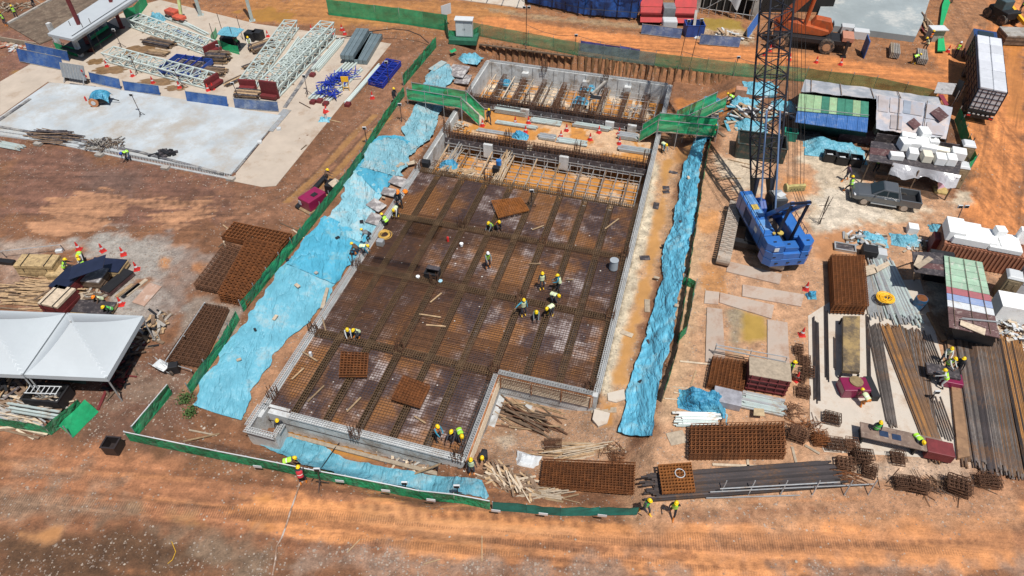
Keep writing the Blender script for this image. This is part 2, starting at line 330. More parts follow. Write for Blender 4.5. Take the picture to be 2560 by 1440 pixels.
zone((.27,.17,.12),[(0,1150),(150,1175),(300,1200),(250,1215),(60,1200)],.5,1.2,0,.6,-6,.3,op=.6)
zone((.4,.2,.09),[(50,1332),(150,1322),(140,1345),(60,1350)],.25,.6,.7,0)
zone((.28,.19,.15),[(750,1350),(1300,1400),(1900,1425),(2560,1400),(2560,1440),(700,1440)],.6,1.3,0,1.,op=.8)
# right yard
zone(PK,[(1720,420),(1800,380),(1820,300),(2000,330),(2390,500),(2400,560),(2560,660),(2560,860),(2400,1200),(1560,1290),(1560,1120),(1640,1090),(1680,900),(1700,560)],.6,.6,0,.35,80,.2)
zone((.46,.30,.20),[(1700,560),(1760,560),(1760,760),(1720,1050),(1650,1060),(1690,880)],.6,1,0,.3)
zone(PA,[(1790,400),(1880,380),(1900,470),(1850,480),(1800,430)],.5,1.2,0,.1); zone(PA,[(2040,350),(2190,400),(2150,440),(2200,520),(2380,520),(2400,500),(2420,480),(2250,560),(2130,560),(2040,590),(2010,540),(2040,430),(1990,400)],.5,1.6,0,.15)
zone((.56,.50,.44),[(2060,470),(2140,480),(2220,540),(2130,560),(2080,590),(2040,560)],.3,1.6,0,.05,op=.9)
zone((.5,.24,.11),[(1960,440),(2030,450),(2040,480),(1970,490)],.5,1.,.2); zone((.40,.20,.10),[(2030,590),(2120,570),(2150,640),(2080,650),(2040,640)],.5,1,.6,0)
zone((.42,.21,.09),[(1750,660),(1820,670),(1815,740),(1760,730)],.4,.7,.2); zone((.50,.25,.11),[(1750,540),(1800,530),(1800,570),(1760,580)],.3,.8,.2)
zone((.36,.24,.07),[(1850,780),(1915,785),(1910,850),(1875,865),(1850,850)],.4,.5,.92,0)
zone((.27,.22,.16),[(1810,770),(1850,780),(1850,860),(1900,880),(1830,890)],.4,.6,.2,.8)
zone((.5,.42,.36),[(2060,1140),(2420,1150),(2420,1210),(2060,1200)],.5,1,0,.5,op=.5)
zone((.6,.54,.46),[(2320,700),(2400,720),(2420,780),(2330,790)],.4,.8,0,.2)
zone((.22,.13,.09),[(2420,640),(2560,740),(2560,880),(2480,830)],.8,1,0,1.,op=.6)
# strips beside the basement (lower ground)
zone((.33,.18,.11),[(470,990),(640,1045),(860,640),(1080,330),(1190,180),(1120,150),(1000,320),(850,560)],.5,.8,0,.7,z=-.5)
zone((.36,.165,.085),[(1040,310),(1010,280),(1090,330),(1040,370),(1000,350)],.3,.8,0,.4,z=-.3)
zone((.42,.26,.16),[(1480,1000),(1640,350),(1700,330),(1690,560),(1600,800),(1550,1100)],.5,.6,0,.5,z=-1.3)
zone((.5,.44,.36),[(1490,960),(1620,400),(1650,400),(1630,560),(1560,860),(1520,1000)],.35,.5,0,.4,z=-1.3)
zone((.43,.235,.095),[(1655,400),(1680,400),(1665,500),(1650,620),(1615,760),(1585,850),(1560,960),(1530,960),(1560,830),(1600,720),(1625,590),(1650,480)],.25,.55,.93,0,z=-1.3)
zone((.40,.16,.05),[(1690,240),(1830,240),(1830,290),(1720,330),(1690,300)],.4,.7,.2,.2,z=-1.)
zone((.38,.2,.09),[(1680,360),(1750,360),(1740,400),(1690,400)],.3,.5,.8,0,z=-1)
# front pit and the notch
zone((.37,.18,.05),[(725,1055),(960,1112),(960,1150),(900,1150),(840,1130),(770,1108),(720,1085)],.25,.3,.92,0,z=-1.45)
zone((.36,.22,.145),[(950,1140),(1250,1180),(1480,1190),(1580,1120),(1540,1040),(1480,990),(1240,930),(1180,1140)],.4,.8,0,.9,z=-1.5)
zone((.42,.34,.27),[(1240,1090),(1290,1060),(1300,1110),(1260,1140)],.4,.8,0,1,z=-1.5)
zone((.45,.40,.35),[(1270,1010),(1340,1000),(1340,1040)],.3,.8,0,1,z=-1.8); zone((.4,.2,.07),[(1500,1000),(1540,1010),(1530,1060),(1500,1060)],.2,.4,.85,0,z=-1.3)
# basement floors
u_=(X-Ox)*UX+(Y-Oy)*UY; v_=(X-Ox)*VX+(Y-Oy)*VY
ins=(u_>27)&(u_<48.6)&(v_>0)&(v_<BW)
f=fbm(X*.45,Y*.45,4,31); f2=fbm(X*.8,Y*.8,4,77)
c=np.array([.50,.235,.07])*(.8+.4*f2)[...,None]; pale=ss((f-.53)/.04)*.85*np.where(u_>40.4,1.,.6)
c=c*(1-pale)[...,None]+np.array([.58,.50,.42])*pale[...,None]
br=ss((f2-.58)/.08)*.5; c=c*(1-br)[...,None]+np.array([.24,.12,.06])*br[...,None]
col[ins]=c[ins]; wet[ins]=(.75*(1-pale))[ins]; stone[ins]=.15
lum_=col.mean(-1,keepdims=True); col=(col*1.03-lum_*.03).clip(.005,1)*np.array([1.0,.97,.88]); col=col*(.93+.14*fbm(X*3.,Y*3.,3,61))[...,None]
# relief
rough_=(1-wet); Z+= np.where(far,0,((n2-.5)*.05+(fbm(X*.5,Y*.5,3,41)-.5)*.07)*rough_*np.where(ins,.3,1))
Z[far]=-.05*0
def fl(pts):
    wp=[P(a,b,0.) for a,b in pts]; return ss(.5-(sdf(wp,X,Y)+(fbm(X*.5,Y*.5,3,5)-.5)*2)/1.2)
flow1=np.maximum(fl([(-300,1120),(330,1160),(800,1240),(1250,1300),(1600,1325),(2900,1250),(2900,1400),(1700,1425),(1200,1410),(700,1350),(-300,1230)]),fl([(1180,55),(1500,80),(2120,155),(2390,200),(2330,262),(1900,175),(1180,78)]))
flow2=fl([(2420,60),(2700,0),(2700,800),(2440,560),(2400,330)]); flow3=fl([(-200,395),(300,410),(640,500),(600,600),(300,590),(-200,600)])
me=D.meshes.new('ground'); vs=np.stack([X,Y,Z],-1).reshape(-1,3)
I=np.arange(nx*ny).reshape(ny,nx); q=np.stack([I[:-1,:-1],I[:-1,1:],I[1:,1:],I[1:,:-1]],-1).reshape(-1,4)
me.vertices.add(len(vs)); me.vertices.foreach_set('co',vs.ravel()); me.loops.add(q.size); me.loops.foreach_set('vertex_index',q.ravel().astype(np.int32))
me.polygons.add(len(q)); me.polygons.foreach_set('loop_start',np.arange(0,q.size,4,dtype=np.int32)); me.polygons.foreach_set('use_smooth',[True]*len(q)); me.update(calc_edges=True)
at=me.attributes.new('Col','FLOAT_COLOR','POINT'); at.data.foreach_set('color',np.concatenate([col,wet[...,None]],-1).astype(np.float32).ravel())
stone=stone*(.25+1.5*ss((fbm(X*.55,Y*.55,4,88)-.35)/.3))
for nm_,ar_ in (('Flow1',flow1),('Flow2',flow2),('Flow3',flow3)): at=me.attributes.new(nm_,'FLOAT','POINT'); at.data.foreach_set('value',ar_.astype(np.float32).ravel())
at=me.attributes.new('Stone','FLOAT','POINT'); at.data.foreach_set('value',stone.astype(np.float32).ravel())
m=D.materials.new('ground_soil'); m.use_nodes=True; nt=m.node_tree; N=nt.nodes; L=nt.links; b=N['Principled BSDF']
def nd(t,**k):
    n=N.new(t)
    for a,v in k.items():
        if a in n.inputs.keys(): n.inputs[a].default_value=v
        else: setattr(n,a,v)
    return n
def mth(op,a,b_=None,c_=None):
    n=N.new('ShaderNodeMath'); n.operation=op
    for i,x in enumerate((a,b_,c_)):
        if x is None: continue
        if isinstance(x,(int,float)): n.inputs[i].default_value=x
        else: L.new(x,n.inputs[i])
    return n.outputs[0]
tc=nd('ShaderNodeTexCoord'); ac=nd('ShaderNodeAttribute',attribute_name='Col'); asn=nd('ShaderNodeAttribute',attribute_name='Stone')
na=nd('ShaderNodeTexNoise',Scale=1.3,Detail=12,Roughness=.72); nb=nd('ShaderNodeTexNoise',Scale=7,Detail=6,Roughness=.7); L.new(tc.outputs['Object'],na.inputs[0]); L.new(tc.outputs['Object'],nb.inputs[0])
dry=mth('SUBTRACT',1.0,ac.outputs['Alpha'])
va=mth('MULTIPLY_ADD',mth('SUBTRACT',na.outputs['Fac'],.5),mth('MULTIPLY_ADD',dry,2.1,.25),1.0)
vb=mth('MULTIPLY_ADD',mth('SUBTRACT',nb.outputs['Fac'],.5),mth('MULTIPLY_ADD',dry,1.1,.05),1.0)
vv=mth('MULTIPLY',va,vb)
for nm_,an_ in (('Flow1',-.09),('Flow2',1.05),('Flow3',.04)):
    af=nd('ShaderNodeAttribute',attribute_name=nm_); m1_=nd('ShaderNodeMapping'); m1_.inputs['Rotation'].default_value=(0,0,-an_); L.new(tc.outputs['Object'],m1_.inputs[0])
    m2_=nd('ShaderNodeMapping'); m2_.inputs['Scale'].default_value=(.09,1.5,1); L.new(m1_.outputs[0],m2_.inputs[0])
    ns_=nd('ShaderNodeTexNoise',Scale=1.,Detail=7,Roughness=.62,Distortion=.6); L.new(m2_.outputs[0],ns_.inputs[0])
    st_=mth('MULTIPLY',mth('SUBTRACT',ns_.outputs['Fac'],.5),mth('MULTIPLY',af.outputs['Fac'],1.35)); vv=mth('MULTIPLY',vv,mth('ADD',st_,1.0))
    m3_=nd('ShaderNodeMapping'); m3_.inputs['Scale'].default_value=(.05,1.1,1); m3_.inputs['Location'].default_value=(4,9,0); L.new(m1_.outputs[0],m3_.inputs[0]); nq_=nd('ShaderNodeTexNoise',Scale=1.,Detail=3,Distortion=.8); L.new(m3_.outputs[0],nq_.inputs[0])
    mk_=nd('ShaderNodeMapRange'); mk_.inputs['From Min'].default_value=.56; mk_.inputs['From Max'].default_value=.60; L.new(nq_.outputs['Fac'],mk_.inputs['Value'])
    wv_=nd('ShaderNodeTexWave',Scale=2.3,Distortion=2.5,Detail=2); wv_.wave_type='BANDS'; wv_.bands_direction='X'; L.new(m1_.outputs[0],wv_.inputs[0])
    vv=mth('MULTIPLY',vv,mth('SUBTRACT',1.0,mth('MULTIPLY',mth('MULTIPLY',mk_.outputs[0],af.outputs['Fac']),mth('MULTIPLY_ADD',wv_.outputs['Fac'],.28,.06))))
vv=mth('MAXIMUM',vv,.25)
vm=nd('ShaderNodeVectorMath',operation='SCALE'); L.new(ac.outputs['Color'],vm.inputs[0]); L.new(vv,vm.inputs['Scale'])
# pale stones and crumbs
vo=nd('ShaderNodeTexVoronoi',Scale=8.5); vo2=nd('ShaderNodeTexVoronoi',Scale=3.3); L.new(tc.outputs['Object'],vo.inputs['Vector']); L.new(tc.outputs['Object'],vo2.inputs['Vector'])
def stones(v,thr,r):
    sp=nd('ShaderNodeSeparateColor'); L.new(v.outputs['Color'],sp.inputs[0])
    pick=mth('LESS_THAN',sp.outputs[0],mth('MULTIPLY',mth('MULTIPLY',asn.outputs['Fac'],dry),thr)); near=mth('LESS_THAN',v.outputs['Distance'],mth('MULTIPLY',sp.outputs[1],r)); return mth('MULTIPLY',pick,near),sp.outputs[2]
s1,r1=stones(vo,.55,.6); s2,r2=stones(vo2,.10,.4)
sm=mth('MAXIMUM',s1,s2)
cr=nd('ShaderNodeMix',data_type='RGBA'); cr.inputs['A'].default_value=(.20,.14,.11,1); cr.inputs['B'].default_value=(.46,.38,.31,1); L.new(r1,cr.inputs['Factor'])
fx=nd('ShaderNodeMix',data_type='RGBA'); L.new(mth('MULTIPLY',sm,.75),fx.inputs['Factor']); L.new(vm.outputs[0],fx.inputs['A']); L.new(cr.outputs['Result'],fx.inputs['B']); L.new(fx.outputs['Result'],b.inputs['Base Color'])
L.new(mth('MULTIPLY_ADD',ac.outputs['Alpha'],-.72,.92),b.inputs['Roughness'])
hh=mth('ADD',mth('MULTIPLY_ADD',nb.outputs['Fac'],.5,na.outputs['Fac']),mth('MULTIPLY',sm,.35))
bp=nd('ShaderNodeBump',Distance=.22); L.new(mth('MULTIPLY',dry,.75),bp.inputs['Strength']); L.new(hh,bp.inputs['Height']); L.new(bp.outputs[0],b.inputs['Normal'])
me.materials.append(m); g=D.objects.new('ground',me); COL.objects.link(g); tag(g,kind='structure')
# ---------------- the basement under construction ----------------
RZ=UA-math.pi/2
deckm=D.materials.new('formwork_deck'); deckm.use_nodes=True; nt=deckm.node_tree; N=nt.nodes; L=nt.links; b=N['Principled BSDF']; b.inputs['Roughness'].default_value=.55
tc=nd('ShaderNodeTexCoord'); mp=nd('ShaderNodeMapping'); mp.inputs['Scale'].default_value=(1/1.1,1/2.3,1); L.new(tc.outputs['Object'],mp.inputs[0])
fl=nd('ShaderNodeVectorMath',operation='FLOOR'); L.new(mp.outputs[0],fl.inputs[0]); wnz=nd('ShaderNodeTexWhiteNoise'); L.new(fl.outputs[0],wnz.inputs['Vector'])
n1_=nd('ShaderNodeTexNoise',Scale=.9,Detail=12,Roughness=.78); n2_=nd('ShaderNodeTexNoise',Scale=.13,Detail=4,Roughness=.6); n3_=nd('ShaderNodeTexNoise',Scale=.22,Detail=5,Roughness=.6)
mp3=nd('ShaderNodeMapping'); mp3.inputs['Location'].default_value=(31,7,0); L.new(tc.outputs['Object'],mp3.inputs[0])
L.new(tc.outputs['Object'],n1_.inputs[0]); L.new(tc.outputs['Object'],n2_.inputs[0]); L.new(mp3.outputs[0],n3_.inputs[0])
cr=nd('ShaderNodeValToRGB'); cr.color_ramp.elements[0].position=.25; cr.color_ramp.elements[0].color=(.040,.028,.032,1); cr.color_ramp.elements[1].position=.8; cr.color_ramp.elements[1].color=(.36,.31,.30,1)
e=cr.color_ramp.elements.new(.5); e.color=(.078,.052,.052,1); e=cr.color_ramp.elements.new(.62); e.color=(.17,.13,.125,1)
ff=mth('ADD',mth('MULTIPLY',mth('SUBTRACT',n1_.outputs['Fac'],.5),2.1),mth('ADD',mth('MULTIPLY',mth('SUBTRACT',wnz.outputs['Value'],.5),.34),mth('MULTIPLY_ADD',mth('SUBTRACT',n2_.outputs['Fac'],.5),1.3,.50)))
L.new(ff,cr.inputs[0])
ox=nd('ShaderNodeMix',data_type='RGBA'); ox.inputs['B'].default_value=(.26,.11,.03,1); L.new(cr.outputs[0],ox.inputs['A'])
mr=nd('ShaderNodeMapRange'); mr.inputs['From Min'].default_value=.47; mr.inputs['From Max'].default_value=.58; mr.inputs['To Max'].default_value=.85; L.new(n3_.outputs['Fac'],mr.inputs['Value']); L.new(mr.outputs[0],ox.inputs['Factor'])
vo=nd('ShaderNodeTexVoronoi',Scale=1.5); L.new(tc.outputs['Object'],vo.inputs['Vector']); dot=mth('LESS_THAN',vo.outputs['Distance'],.09)
dx_=nd('ShaderNodeMix',data_type='RGBA'); dx_.inputs['B'].default_value=(.55,.53,.5,1); L.new(dot,dx_.inputs['Factor']); L.new(ox.outputs['Result'],dx_.inputs['A']); L.new(dx_.outputs['Result'],b.inputs['Base Color'])
bas=thing('concrete_basement','half built concrete basement with rebar covered deck in the middle of the site','basement',(Ox,Oy,0),RZ)
def loc(x,y,z=0): return V((x,y,z))
M().box((.18,24.3,-1.15),(.36,48.6,2.3)).build('side_wall',CONC,bas)
M().box((20.02,27.9,-1.15),(.36,41.4,2.3)).build('side_wall',CONC,bas)
M().box((10.1,48.42,-1.15),(19.48,.36,2.3)).build('rear_wall',CONC,bas)
M().box((7.0,.6,-1.16),(12.9,.36,2.28)).build('front_wall',CONC,bas)
M().box((13.5,3.9,-1.7),(.36,6.6,1.4)).build('notch_wall',CONC,bas)
M().box((16.75,7.35,-1.8),(6.2,.36,1.3)).build('notch_wall',CONC,bas)
f=M()
for i in range(7):
    z=-1.1+i*.16; f.box((16.8,7.12,z),(6.2,.05,.07)); f.box((13.72,3.9,z),(.05,6.5,.07))
f.build('formwork_batten',TIMBP,bas)
f=M(); f.box((16.75,7.25,-.62),(6.4,.12,1.15)); f.box((13.62,3.9,-.62),(.12,6.6,1.15)); 
for x in(13.8,15.9,17.9,19.8): f.box((x,7.06,-.6),(.06,.06,1.15))
f.build('formwork_panel',mat('form_orange',(.36,.15,.06),.8,0,.4,2,dirt=((.5,.45,.4),.3,2)),bas)
M().box((13.85,3.7,-2.2),(.5,6.8,.3)).build('ledge',CONC,bas); M().box((17.0,6.95,-2.35),(7.,.6,.3)).build('ledge',CONC,bas)
M().box((6.9,-.0,-1.35),(10.5,.25,.12)).build('kicker_board',TIMBP,bas)
# manhole box on the corner
f=M(); f.box((-.05,0,-1),(.2,2.0,2)); f.box((1.85,-.55,-1),(.2,1.1,2)); f.box((.9,-1.02,-1),(1.9,.2,2.)); f.box((.9,.95,-1),(1.8,.2,2))
f.build('corner_manhole',CONC,bas)
# deck panels between the beams
xl=[.36]+[2.2*k-.02 for k in range(1,10)]+[19.84]; yl=[.36,7.3,14.15,20.7,27.3]
for j in range(4):
    for i in range(10):
        if j==0 and i>=6: continue
        x0=xl[i]+(.27 if i else 0); x1=xl[i+1]-(.27 if i<9 else 0); y0=yl[j]+(.33 if j else .45); y1=yl[j+1]-.33
        M().box(((x0+x1)/2,(y0+y1)/2,-.11),(x1-x0,y1-y0,.06)).build('deck_panel',deckm,bas)
f=M(); f.box((6.9,13.8,-.78),(13,26.8,.06)); f.box((16.6,17.3,-.775),(6.4,19.6,.06)); f.build('beam_soffit',PLY,bas)
# reinforcing mats
f=M()
for r in np.arange(.5,19.8,.2):
    y0=.8 if r<13.2 else 7.5
    if rng.random()<.95: f.box((r+rng.uniform(-.03,.03),(y0+27.4)/2,-.035),(.022,27.4-y0,.018))
for r in np.arange(.9,27.4,.2):
    x1=13.2 if r<7.4 else 19.8
    f.box(((.4+x1)/2,r+rng.uniform(-.03,.03),-.018),(x1-.4,.022,.018))
for (a0,a1,b0,b1) in((.5,19.6,13.2,15.6),(.5,9,8,15),(6,19.6,6.6,10),(.5,5,15,21),(2,12,18.6,21.6),(9,19.6,19.8,21.2)):
    for r in np.arange(a0,a1,.15): f.box((r,(b0+b1)/2,.012),(.022,b1-b0,.016))
    for r in np.arange(b0,b1,.15): f.box(((a0+a1)/2,r,.03),(a1-a0,.022,.016))
f.build('rebar_mat',RUSTD,bas)
def cage(f,a,b,wd,z1,z0,sp=.2,t=.035,k=0,t2=.03):
    a=V((a[0],a[1],0));b=V((b[0],b[1],0)); d=(b-a); L_=d.length; d/=L_; n=V((-d.y,d.x,0))
    for s in(-.5,-.17,.17,.5): f.beam(a+n*wd*s+V((0,0,z1)),b+n*wd*s+V((0,0,z1)),t2,k=k)
    for s in(-.5,.5): f.beam(a+n*wd*s+V((0,0,z0)),b+n*wd*s+V((0,0,z0)),t2,k=k)
    q=sp/2
    while q<L_:
        p=a+d*q; up=V((0,0,z1+.03)); dn=V((0,0,z0))
        f.beam(p+n*wd*.5+up,p-n*wd*.5+up,t,k=k); 
        for s in(-.5,.5): f.beam(p+n*wd*s+up,p+n*wd*s+dn,t,k=k)
        q+=sp
for k in range(1,10):
    x=2.2*k-.02; y0=.75 if x<13 else 7.5; f=M(); cage(f,(x,y0),(x,27.3),.42,.05,-.5); f.build('beam_cage',REBARG,bas)
for y,x1 in((7.3,13.3),(14.15,19.8),(20.7,19.8),(27.3,19.8)):
    f=M(); cage(f,(.4,y),(x1,y),.55,.06,-.5,.17,.04); f.build('beam_cage',REBARG,bas)
# pale tie cages on the wall heads
SILV=mat('pale_wall_cage',(.46,.47,.47),.5,.1,.15,3)
def wallcage(a,b,wd,h=.22):
    f=M(); cage(f,a,b,wd*.85,h*.8,.03,.17,.022,t2=.03); f.build('wall_cage',SILV,bas)
wallcage((.1,.5),(.1,28.5),.5); wallcage((2,.58),(13.4,.58),.5,.14); wallcage((13.45,.5),(13.45,7.2),.3,.12); wallcage((13.5,7.4),(19.9,7.4),.35,.12); wallcage((20.1,7.5),(20.1,48.2),.45); wallcage((.3,48.5),(19.8,48.5),.35,.12); wallcage((.1,29),(.1,48.3),.3,.1)
for a,b in(((-.15,-1.05),(1.95,-1.05)),((-.1,-.8),(-.1,.8)),((1.9,-.8),(1.9,-.1))): wallcage(a,b,.45,.12)
# column starters
def starters(x,y,n=4,w=.5,h=1.1,z=-.1,mt=RUSTD):
    f=M()
    for i in range(n):
        for j in range(n):
            if 0<i<n-1 and 0<j<n-1: continue
            px=x-w/2+w*i/(n-1); py=y-w/2+w*j/(n-1); f.beam((px,py,z),(px+random.uniform(-.12,.12),py+random.uniform(-.12,.12),z+h*random.uniform(.7,1.1)),.035)
    for q in(.2,.45): 
        for s in(-1,1): f.beam((x-w/2,y+s*w/2,z+q),(x+w/2,y+s*w/2,z+q),.025); f.beam((x+s*w/2,y-w/2,z+q),(x+s*w/2,y+w/2,z+q),.025)
    f.build('starter_bars',mt,bas)
for x,y in((.3,1.6),(6.6,.4),(.2,7.3),(6.6,7.4),(13.3,7.4),(.2,14.2),(6.6,14.1),(13.3,14.1),(13.3,20.7),(6.5,20.8),(19.8,14.2),(19.7,20.8),(19.6,7.8),(.2,27.3),(13.1,.6),(6.6,27.4),(13.2,27.3),(13.2,33.8),(6.6,33.8),(19.6,33.8),(13.2,40.8),(6.6,40.8),(.6,33.7),(.5,40.6),(13.3,48.2),(6.6,48.2)):
    starters(x,y,z=-.1,h=1.1 if y<30 else 1.4)
# the two dark beam forms across
for y,z1 in((33.75,-.15),(40.75,-.15)):
    f=M(); f.box((10.1,y-.52,z1-.6),(19.2,.06,.9)); f.box((10.1,y+.52,z1-.6),(19.2,.06,.9)); f.box((10.1,y,z1-1.02),(19.2,1.,.06)); f.build('beam_form',PLY,bas)
    f=M(); cage(f,(.6,y),(19.6,y),.8,.05,-1.0,.28,.03)
    for k in range(150): xx=.7+k*.126+random.uniform(-.04,.04); yy=y+random.choice((-.4,-.2,.2,.4)); f.beam((xx,yy,-.6),(xx+random.uniform(-.05,.05),yy+random.uniform(-.06,.06),random.uniform(.15,.5)),.025)
    f.build('beam_cage',RUSTD,bas)
    for x in np.arange(.9,19.6,1.05):
        M().box((x,y-.62,z1-.45),(.07,.12,.14)).box((x,y-.6,z1-1.3),(.07,.07,1.5)).build('form_prop',GALV,bas)
    f=M(); f.beam((.6,y-.68,z1-.62),(19.6,y-.68,z1-.62),.06); f.build('form_rail',GALV,bas)
    for x in((4.9,12.2) if y<36 else (6.6,15.2,17.4)): M().box((x,y-.75,-.85),(.85,.3,1.4)).build('concrete_column',CONC,bas)
# beam cages in the rear bay
for k in range(1,9):
    x=2.25*k; f=M(); cage(f,(x,41.4),(x,48),.4,-1.0,-1.5,.25,.035); f.build('beam_cage',RUSTD if k!=4 else RUSTD,bas)
    M().box((x,44.7,-1.75),(.6,6.4,.08)).build('timber_sole',TIMBD if k%3 else TIMBP,bas)
    if k%2: M().box((x+.9,44.7,-1.9),(.3,6.4,.05)).build('timber_sole',TIMBP,bas)
for k in(2,5,7): M().box((2.25*k,48.0,-.9),(.7,.5,.7)).build('wall_corbel',CONC,bas)
def tubegrid(nm,label,x0,x1,nxn,y0,y1,nyn,z0,z1,jit=.1,skip=.1):
    t=thing(nm,label,'scaffold',UVW((y0+y1)/2,(x0+x1)/2,z0),RZ); cx=(x0+x1)/2; cy=(y0+y1)/2
    for i in range(nxn):
        x=x0+(x1-x0)*i/(nxn-1)-cx
        M().cyl((x,y0-cy,z1-z0-.05),(x+random.uniform(-jit,jit),y1-cy,z1-z0-.05+random.uniform(-.06,.06)),.03,5).build('ledger',GALV,t)
        if i%2==0: M().box((x+.1,0,z1-z0+.02),(.1,y1-y0,.06)).build('bearer',random.choice([TIMBP,TIMB,TIMBD]),t)
        for j in range(nyn):
            y=y0+(y1-y0)*j/(nyn-1)-cy
            if rng.random()>skip and i*nyn+j<96: M().cyl((x,y,0),(x,y,z1-z0+random.uniform(0,.35)),.032,5).build('standard',GALV,t)
    for j in range(nyn):
        y=y0+(y1-y0)*j/(nyn-1)-cy
        M().cyl((x0-cx,y,z1-z0-.12),(x1-cx,y+random.uniform(-jit,jit),z1-z0-.1),.03,5).build('transom',GALV,t)
        M().cyl((x0-cx,y,.6),(x1-cx,y,.6),.03,5).build('transom',GALV,t)
tubegrid('falsework','galvanised tube falsework over mud between the rebar deck and the first beam form',.9,19.4,18,28.1,32.9,5,-2.1,-.85)
tubegrid('falsework','low galvanised tube falsework inside the rear concrete walled bay',1.2,19.2,18,41.8,47.6,5,-2.1,-1.0,.35,.2)
f=M()
for i in range(17): f.box((.6+1.17*i,48.2,-1.1),(.03,.03,2.1))
f.build('wall_joint',mat('joint_grey',(.25,.26,.27)),bas)
# ---------------- loose things: generic builders ----------------
def heap(name,label,cat,c,n,L0,L1,w,mats,spread,zr=.5,group=None,flat=1.,dirn=None,ds=3.2,rod=False,th=None):
    "a tangled heap that reads as one mass"
    f=M(); c=V(c); mats=mats if isinstance(mats,(list,tuple)) else [mats]
    for i in range(n):
        a=(dirn if dirn is not None else 0)+random.uniform(-ds/2,ds/2); L_=random.uniform(L0,L1); r=random.gauss(0,.45)*spread[0]; s=random.gauss(0,.45)*spread[1]
        r=max(-spread[0],min(spread[0],r)); s=max(-spread[1],min(spread[1],s)); q=max(0,1-math.hypot(r/spread[0],s/spread[1]))
        ca,sa=(math.cos(dirn or 0),math.sin(dirn or 0)); p=c+V((r*ca-s*sa,r*sa+s*ca,.05+zr*q*random.random())); d=V((math.cos(a),math.sin(a),random.uniform(-.08,.08)*flat))*L_/2
        k=random.randrange(len(mats))
        if rod: f.cyl(p-d,p+d,w/2,5,k=k)
        else: f.beam(p-d,p+d,w*random.uniform(.6,1.5),th or w*.4,k)
    return f.build(name,mats,None,label,cat,group,'stuff' if n>12 else None)
def bundle(n,a,b,wd,r,mats,name,label,cat,group,z=None,layers=1,jit=.3,single=False,sq=False,fan=0.):
    "parallel bars, each its own thing unless tied in one bundle"
    a=V(a);b=V(b); hm=max(float(H(*a.lerp(b,q/8)[:2])) for q in range(9))+.05; a.z=max(a.z,hm); b.z=max(b.z,hm); d=(b-a).normalized(); nn=V((-d.y,d.x,0)); f=M(); k=0
    mats=mats if isinstance(mats,(list,tuple)) else [mats]
    for l in range(layers):
        for i in range(n):
            s=((i+.5)/n-.5)*wd*(1-.12*l); s2=s*(1+fan); o=V((0,0,r*1.02+l*r*1.9)); e1=d*random.uniform(-jit,jit); e2=d*random.uniform(-jit,jit); mt=random.randrange(len(mats))
            p=a+nn*s+o+e1; q=b+nn*s2+o+e2; z1=V((0,0,random.uniform(0,r*.5)))
            if single:
                (f.beam(p+z1,q,r*2,k=mt) if sq else f.cyl(p+z1,q,r,6,k=mt))
            else:
                g=M(); (g.beam(p+z1,q,r*1.9) if sq else g.cyl(p+z1,q,r,8)); g.build(name,mats[mt],None,label,cat,group)
    if single: return f.build(name,mats,None,label,cat,group)
def matstack(quad,label,group,layers=3,sp=.2,t=.03,dz=.12,mt=RUST,z0=.1,leg=False,jit=.035,name='rebar_mesh_mat'):
    "sheets of square rebar mesh, each its own thing; quad = the four ground corners"
    a,b,c,d=[V(p) for p in quad]; zb=a.z
    if not leg and layers>2: layers=int(layers*1.7)+1; dz*=.55; t*=.85
    for l in range(layers):
        o=V((random.uniform(-jit,jit),random.uniform(-jit,jit),z0+l*dz)); f=M()
        e=b-a; g=d-a; n=max(2,int(e.length/sp)); m_=max(2,int(g.length/sp))
        def B(s,t_): return a.lerp(b,s).lerp(d.lerp(c,s),t_)+o
        for i in range(n+1): f.beam(B(i/n,-.015),B(i/n,1.015),t)
        for j in range(m_+1): f.beam(B(-.015,j/m_)+V((0,0,t)),B(1.015,j/m_)+V((0,0,t)),t)
        if leg:
            for i in range(n+1):
                for j in range(0,m_+1): f.beam(B(i/n,j/m_),B(i/n,j/m_)-V((0,0,dz*.85)),t*.8)
        top=(l==layers-1)
        f.build(name,mt,None,(label+(', topmost sheet' if top and layers>1 else ', under the topmost sheet' if layers>1 else '')),'rebar mesh',group)
def tarp(name,label,left,right,mt=TARP,nu=26,nv=60,t0=0.,t1=1.,amp=.12,lift=.07,cat='tarpaulin',z=None,seed=1,group=None,drape=None):
    "a sheet laid over the ground between two edge lines given along its length"
    Lp=[P(*p) if len(p)==2 else P(p[0],p[1],p[2]) for p in left]; Rp=[P(*p) if len(p)==2 else P(p[0],p[1],p[2]) for p in right]
    def along(pts,t):
        q=t*(len(pts)-1); i=min(int(q),len(pts)-2); q-=i; return pts[i].lerp(pts[i+1],q)
    def fn(s,t):
        t=t0+(t1-t0)*t; p=along(Lp,t).lerp(along(Rp,t),s); x=np.array([p.x]);y=np.array([p.y])
        w_=abs(float(fbm(x*.7+seed,y*.7,4,seed)[0])-.5)*2.2+abs(float(fbm(x*1.9+.8*y,y*1.1+seed,3,seed+5)[0])-.5)*2.0
        hz=float(H(p.x,p.y)) if len(left[0])==2 else p.z
        ed=max(0,1-min(s,1-s)*7); jx=((float(fbm(x*.8,y*.8,4,seed+9)[0])-.5)*(1.1 if seed!=21 else .6))*ed*(1 if s<.5 else -1)
        return (p.x+jx,p.y,hz+lift+amp*w_+(drape(s,t) if drape else 0))
    f=M(); f.grid(nu,nv,fn,th=.02); o=f.build(name,mt,None,label,cat,group); o.data.polygons.foreach_set('use_smooth',[True]*len(o.data.polygons)); return o
